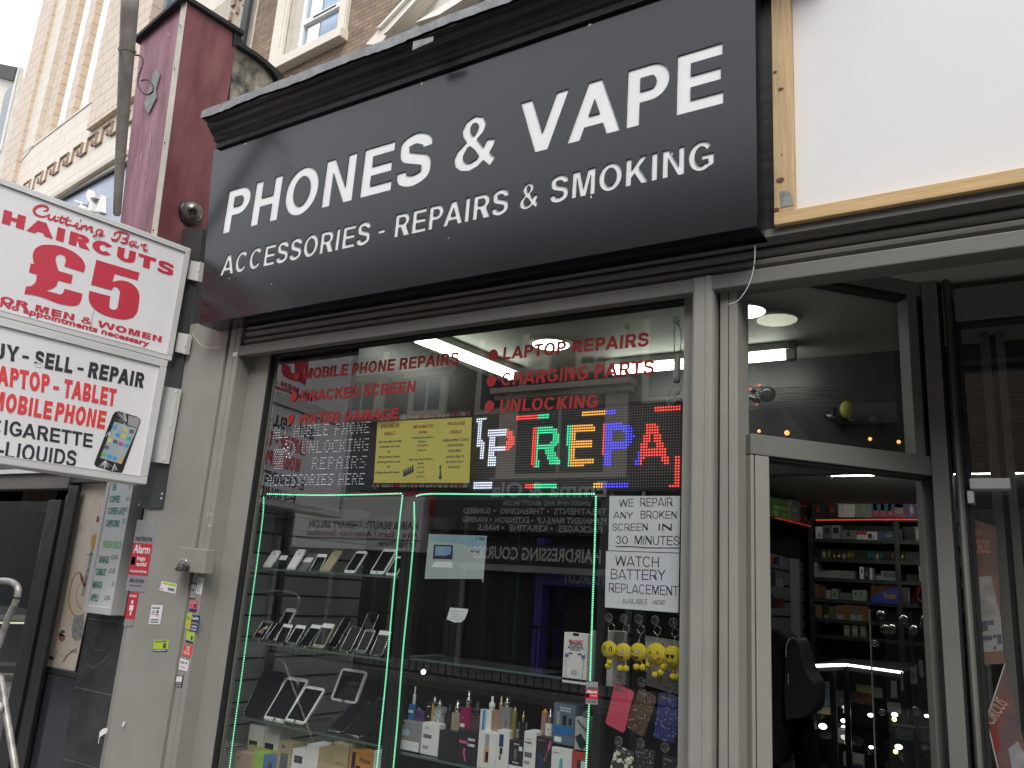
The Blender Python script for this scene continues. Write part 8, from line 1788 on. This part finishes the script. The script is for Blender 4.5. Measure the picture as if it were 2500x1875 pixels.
pxs = [(560, 430), (585, 385), (620, 372), (655, 395), (680, 440), (705, 540), (740, 680), (790, 770), (825, 830), (832, 930), (822, 1060), (790, 1120), (700, 1160), (600, 1168), (560, 1175), (540, 900)]
b = MB(); YQ = PY_-.20; ptsb = [A(*c17(*v), YQ) for v in cat(pxs, 3, True)]
b.prism(ptsb, (0, .20, 0)); ob_ = b.build('bag', mat('backpack_nylon', (.005, .005, .007), .8, spec=.2, bump=.2, bscale=60), bp_, bevel=.03)
b = MB(); b.tube(cat([tuple(A(*c17(x, y), YQ-.003)) for x, y in ((560, 560), (558, 480), (575, 410), (610, 374), (640, 376))], 4), .0022, 6); b.tube(cat([tuple(A(*c17(x, y), YQ-.003)) for x, y in ((582, 720), (580, 770), (582, 830))], 4), .002, 6); b.build('piping', gyp, bp_)
b = MB(); b.prism([A(*c17(*v), YQ+.02) for v in ((330, 250), (470, 300), (600, 400), (590, 700), (540, 1200), (555, 1280), (520, 1440), (490, 1640), (330, 1700))], (0, .22, 0)); cl_ = b.build('coat', cloth, pers, bevel=.04)
# ================================================================== POSTERS IN THE SIDE DOOR
YD = QP.y+.022; DPl = front(YD); c19 = lambda x, y: (2200+x/2.14, 1100+y/2.14)
cf = thing('event_poster', 'tall faded orange event poster inside the side door glass', 'poster', DPl.hit(*c19(480, 1110)))
pm_ = mat('faded_poster', (.10, .07, .055), .6, col2=(.20, .095, .06), vscale=7)
quad('paper', DPl, [(378, 358), (495, 398), (510, 640), (520, 860), (542, 1112), (430, 1120), (415, 900), (395, 620)], pm_, cf, conv=c19)
quad('pale_area', DPl, [(398, 660), (470, 655), (520, 870), (416, 875)], mat('poster_grey', (.22, .21, .20), .6, var=.3, vscale=30), cf, conv=c19, c=.0015, th=.0004)
quad('lower_text_panel', DPl, [(416, 875), (522, 870), (533, 1045), (424, 1055)], mat('poster_pale', (.22, .215, .21), .6), cf, conv=c19, c=.0018, th=.0004)
b = MB()
for px in ([(420, 890), (452, 888), (455, 940), (424, 945)], [(456, 888), (484, 886), (486, 910), (458, 912)], [(422, 968), (475, 965), (476, 990), (424, 994)], [(480, 962), (498, 961), (499, 980), (482, 981)], [(502, 960), (524, 960), (526, 1010), (504, 1012)], [(482, 1022), (498, 1020), (499, 1040), (484, 1042)]): quad('x', DPl, px, None, None, conv=c19, b=b, c=.0024, th=.0004)
b.build('block_print', inkk, cf)
ms = []
for s, x0_, x1_, y, hp, mt in (('BOLLY', 384, 428, 442, 32, 0), ('CIRCUS', 386, 462, 535, 70, 0), ('NAME', 396, 470, 560, 8, 0)):
    a0, z_ = DPl.uv(*c19(x0_, y)); a1, _ = DPl.uv(*c19(x1_, y)); _, zt_ = DPl.uv(*c19(x0_, y-hp))
    if s != 'NAME': ms.append(small(s, DPl, a0, z_, zt_-z_, a1-a0, off=.0, c=.002))
joined('lettering', ms, mat('poster_lettering', (.45, .22, .16), .6), cf)
dm = thing('diamond_poster', 'diamond shaped red event sign low in the side door', 'poster', DPl.hit(*c19(540, 1500)))
quad('board', DPl, [(542, 1115), (612, 1420), (642, 1530), (642, 1900), (520, 1720), (447, 1400)], mat('diamond_board', (.17, .08, .06), .5, col2=(.07, .06, .07), vscale=9), dm, conv=c19, c=-.01, th=.004)
quad('red_word_patch', DPl, [(462, 1420), (545, 1280), (552, 1330), (500, 1440), (520, 1540), (505, 1590), (480, 1540)], mat('crimson_patch', (.20, .03, .03), .5), dm, conv=c19, c=-.005, th=.0006)
a0, z_ = DPl.uv(*c19(478, 1440)); joined('lettering', [small('CIRCUS', DPl, a0, z_, .035, .085, off=.02, c=-.0038, rot=1.0)], mat('pale_lettering', (.32, .25, .22), .6), dm)
quad('white_coat_print', DPl, [(560, 1560), (610, 1520), (642, 1580), (642, 1800), (590, 1730)], mat('poster_white_print', (.24, .25, .26), .6, var=.25, vscale=20), dm, conv=c19, c=-.005, th=.0006)
quad('trim', DPl, [(540, 1112), (546, 1112), (450, 1402), (524, 1724), (518, 1724), (443, 1402)], mat('pale_edge', (.40, .40, .40), .5), dm, conv=c19, c=-.0045, th=.0006)

# ---- small repeated pieces that are countable: one part each
def islands(o):
    me = o.data; par = list(range(len(me.vertices)))
    def fnd(a):
        while par[a] != a: par[a] = par[par[a]]; a = par[a]
        return a
    for e in me.edges:
        a, b = fnd(e.vertices[0]), fnd(e.vertices[1])
        if a != b: par[a] = b
    g = {}
    for p in me.polygons: g.setdefault(fnd(p.vertices[0]), []).append(p)
    return list(g.values())
SPLIT = {'screws': 'screw', 'nails': 'nail', 'knots': 'knot', 'bolts': 'bolt', 'window_surround': 'window_surround', 'granite_tiles': 'granite_tile', 'shutter_laths': 'shutter_lath', 'posts': 'post', 'rear_posts': 'rear_post', 'uprights': 'upright', 'mullions': 'mullion', 'infrared_leds': 'infrared_led', 'glass_panels': 'glass_panel', 'caps': 'cap', 'ears': 'ear', 'lighters': 'lighter', 'window_mullion': 'window_mullion', 'light_edge': 'light_edge', 'end_cap': 'end_cap', 'boards': 'shop_board', 'window_glass': 'window_glass', 'pier': 'pier', 'wall': None}
for o in [o for o in bpy.data.objects if o.type == 'MESH' and o.parent]:
    base = o.name.split('.')[0]; nn = SPLIT.get(base)
    if not nn: continue
    g = islands(o)
    if len(g) < 2 or len(g) > 60: continue
    if base == 'lighters': nn = 'lighter'
    me = o.data
    for k, ps_l in enumerate(g):
        vi = {}; vs = []; fs = []
        for p in ps_l:
            f = []
            for v in p.vertices:
                if v not in vi: vi[v] = len(vs); vs.append(tuple(me.vertices[v].co))
                f.append(vi[v])
            fs.append(f)
        m2 = bpy.data.meshes.new(nn); m2.from_pydata(vs, [], fs)
        for m_ in me.materials: m2.materials.append(m_)
        m2.polygons.foreach_set('material_index', [p.material_index for p in ps_l]); m2.polygons.foreach_set('use_smooth', [p.use_smooth for p in ps_l])
        o2 = bpy.data.objects.new(nn, m2); C.objects.link(o2); o2.parent = o.parent; o2.matrix_parent_inverse = o.matrix_parent_inverse.copy()
    bpy.data.objects.remove(o)
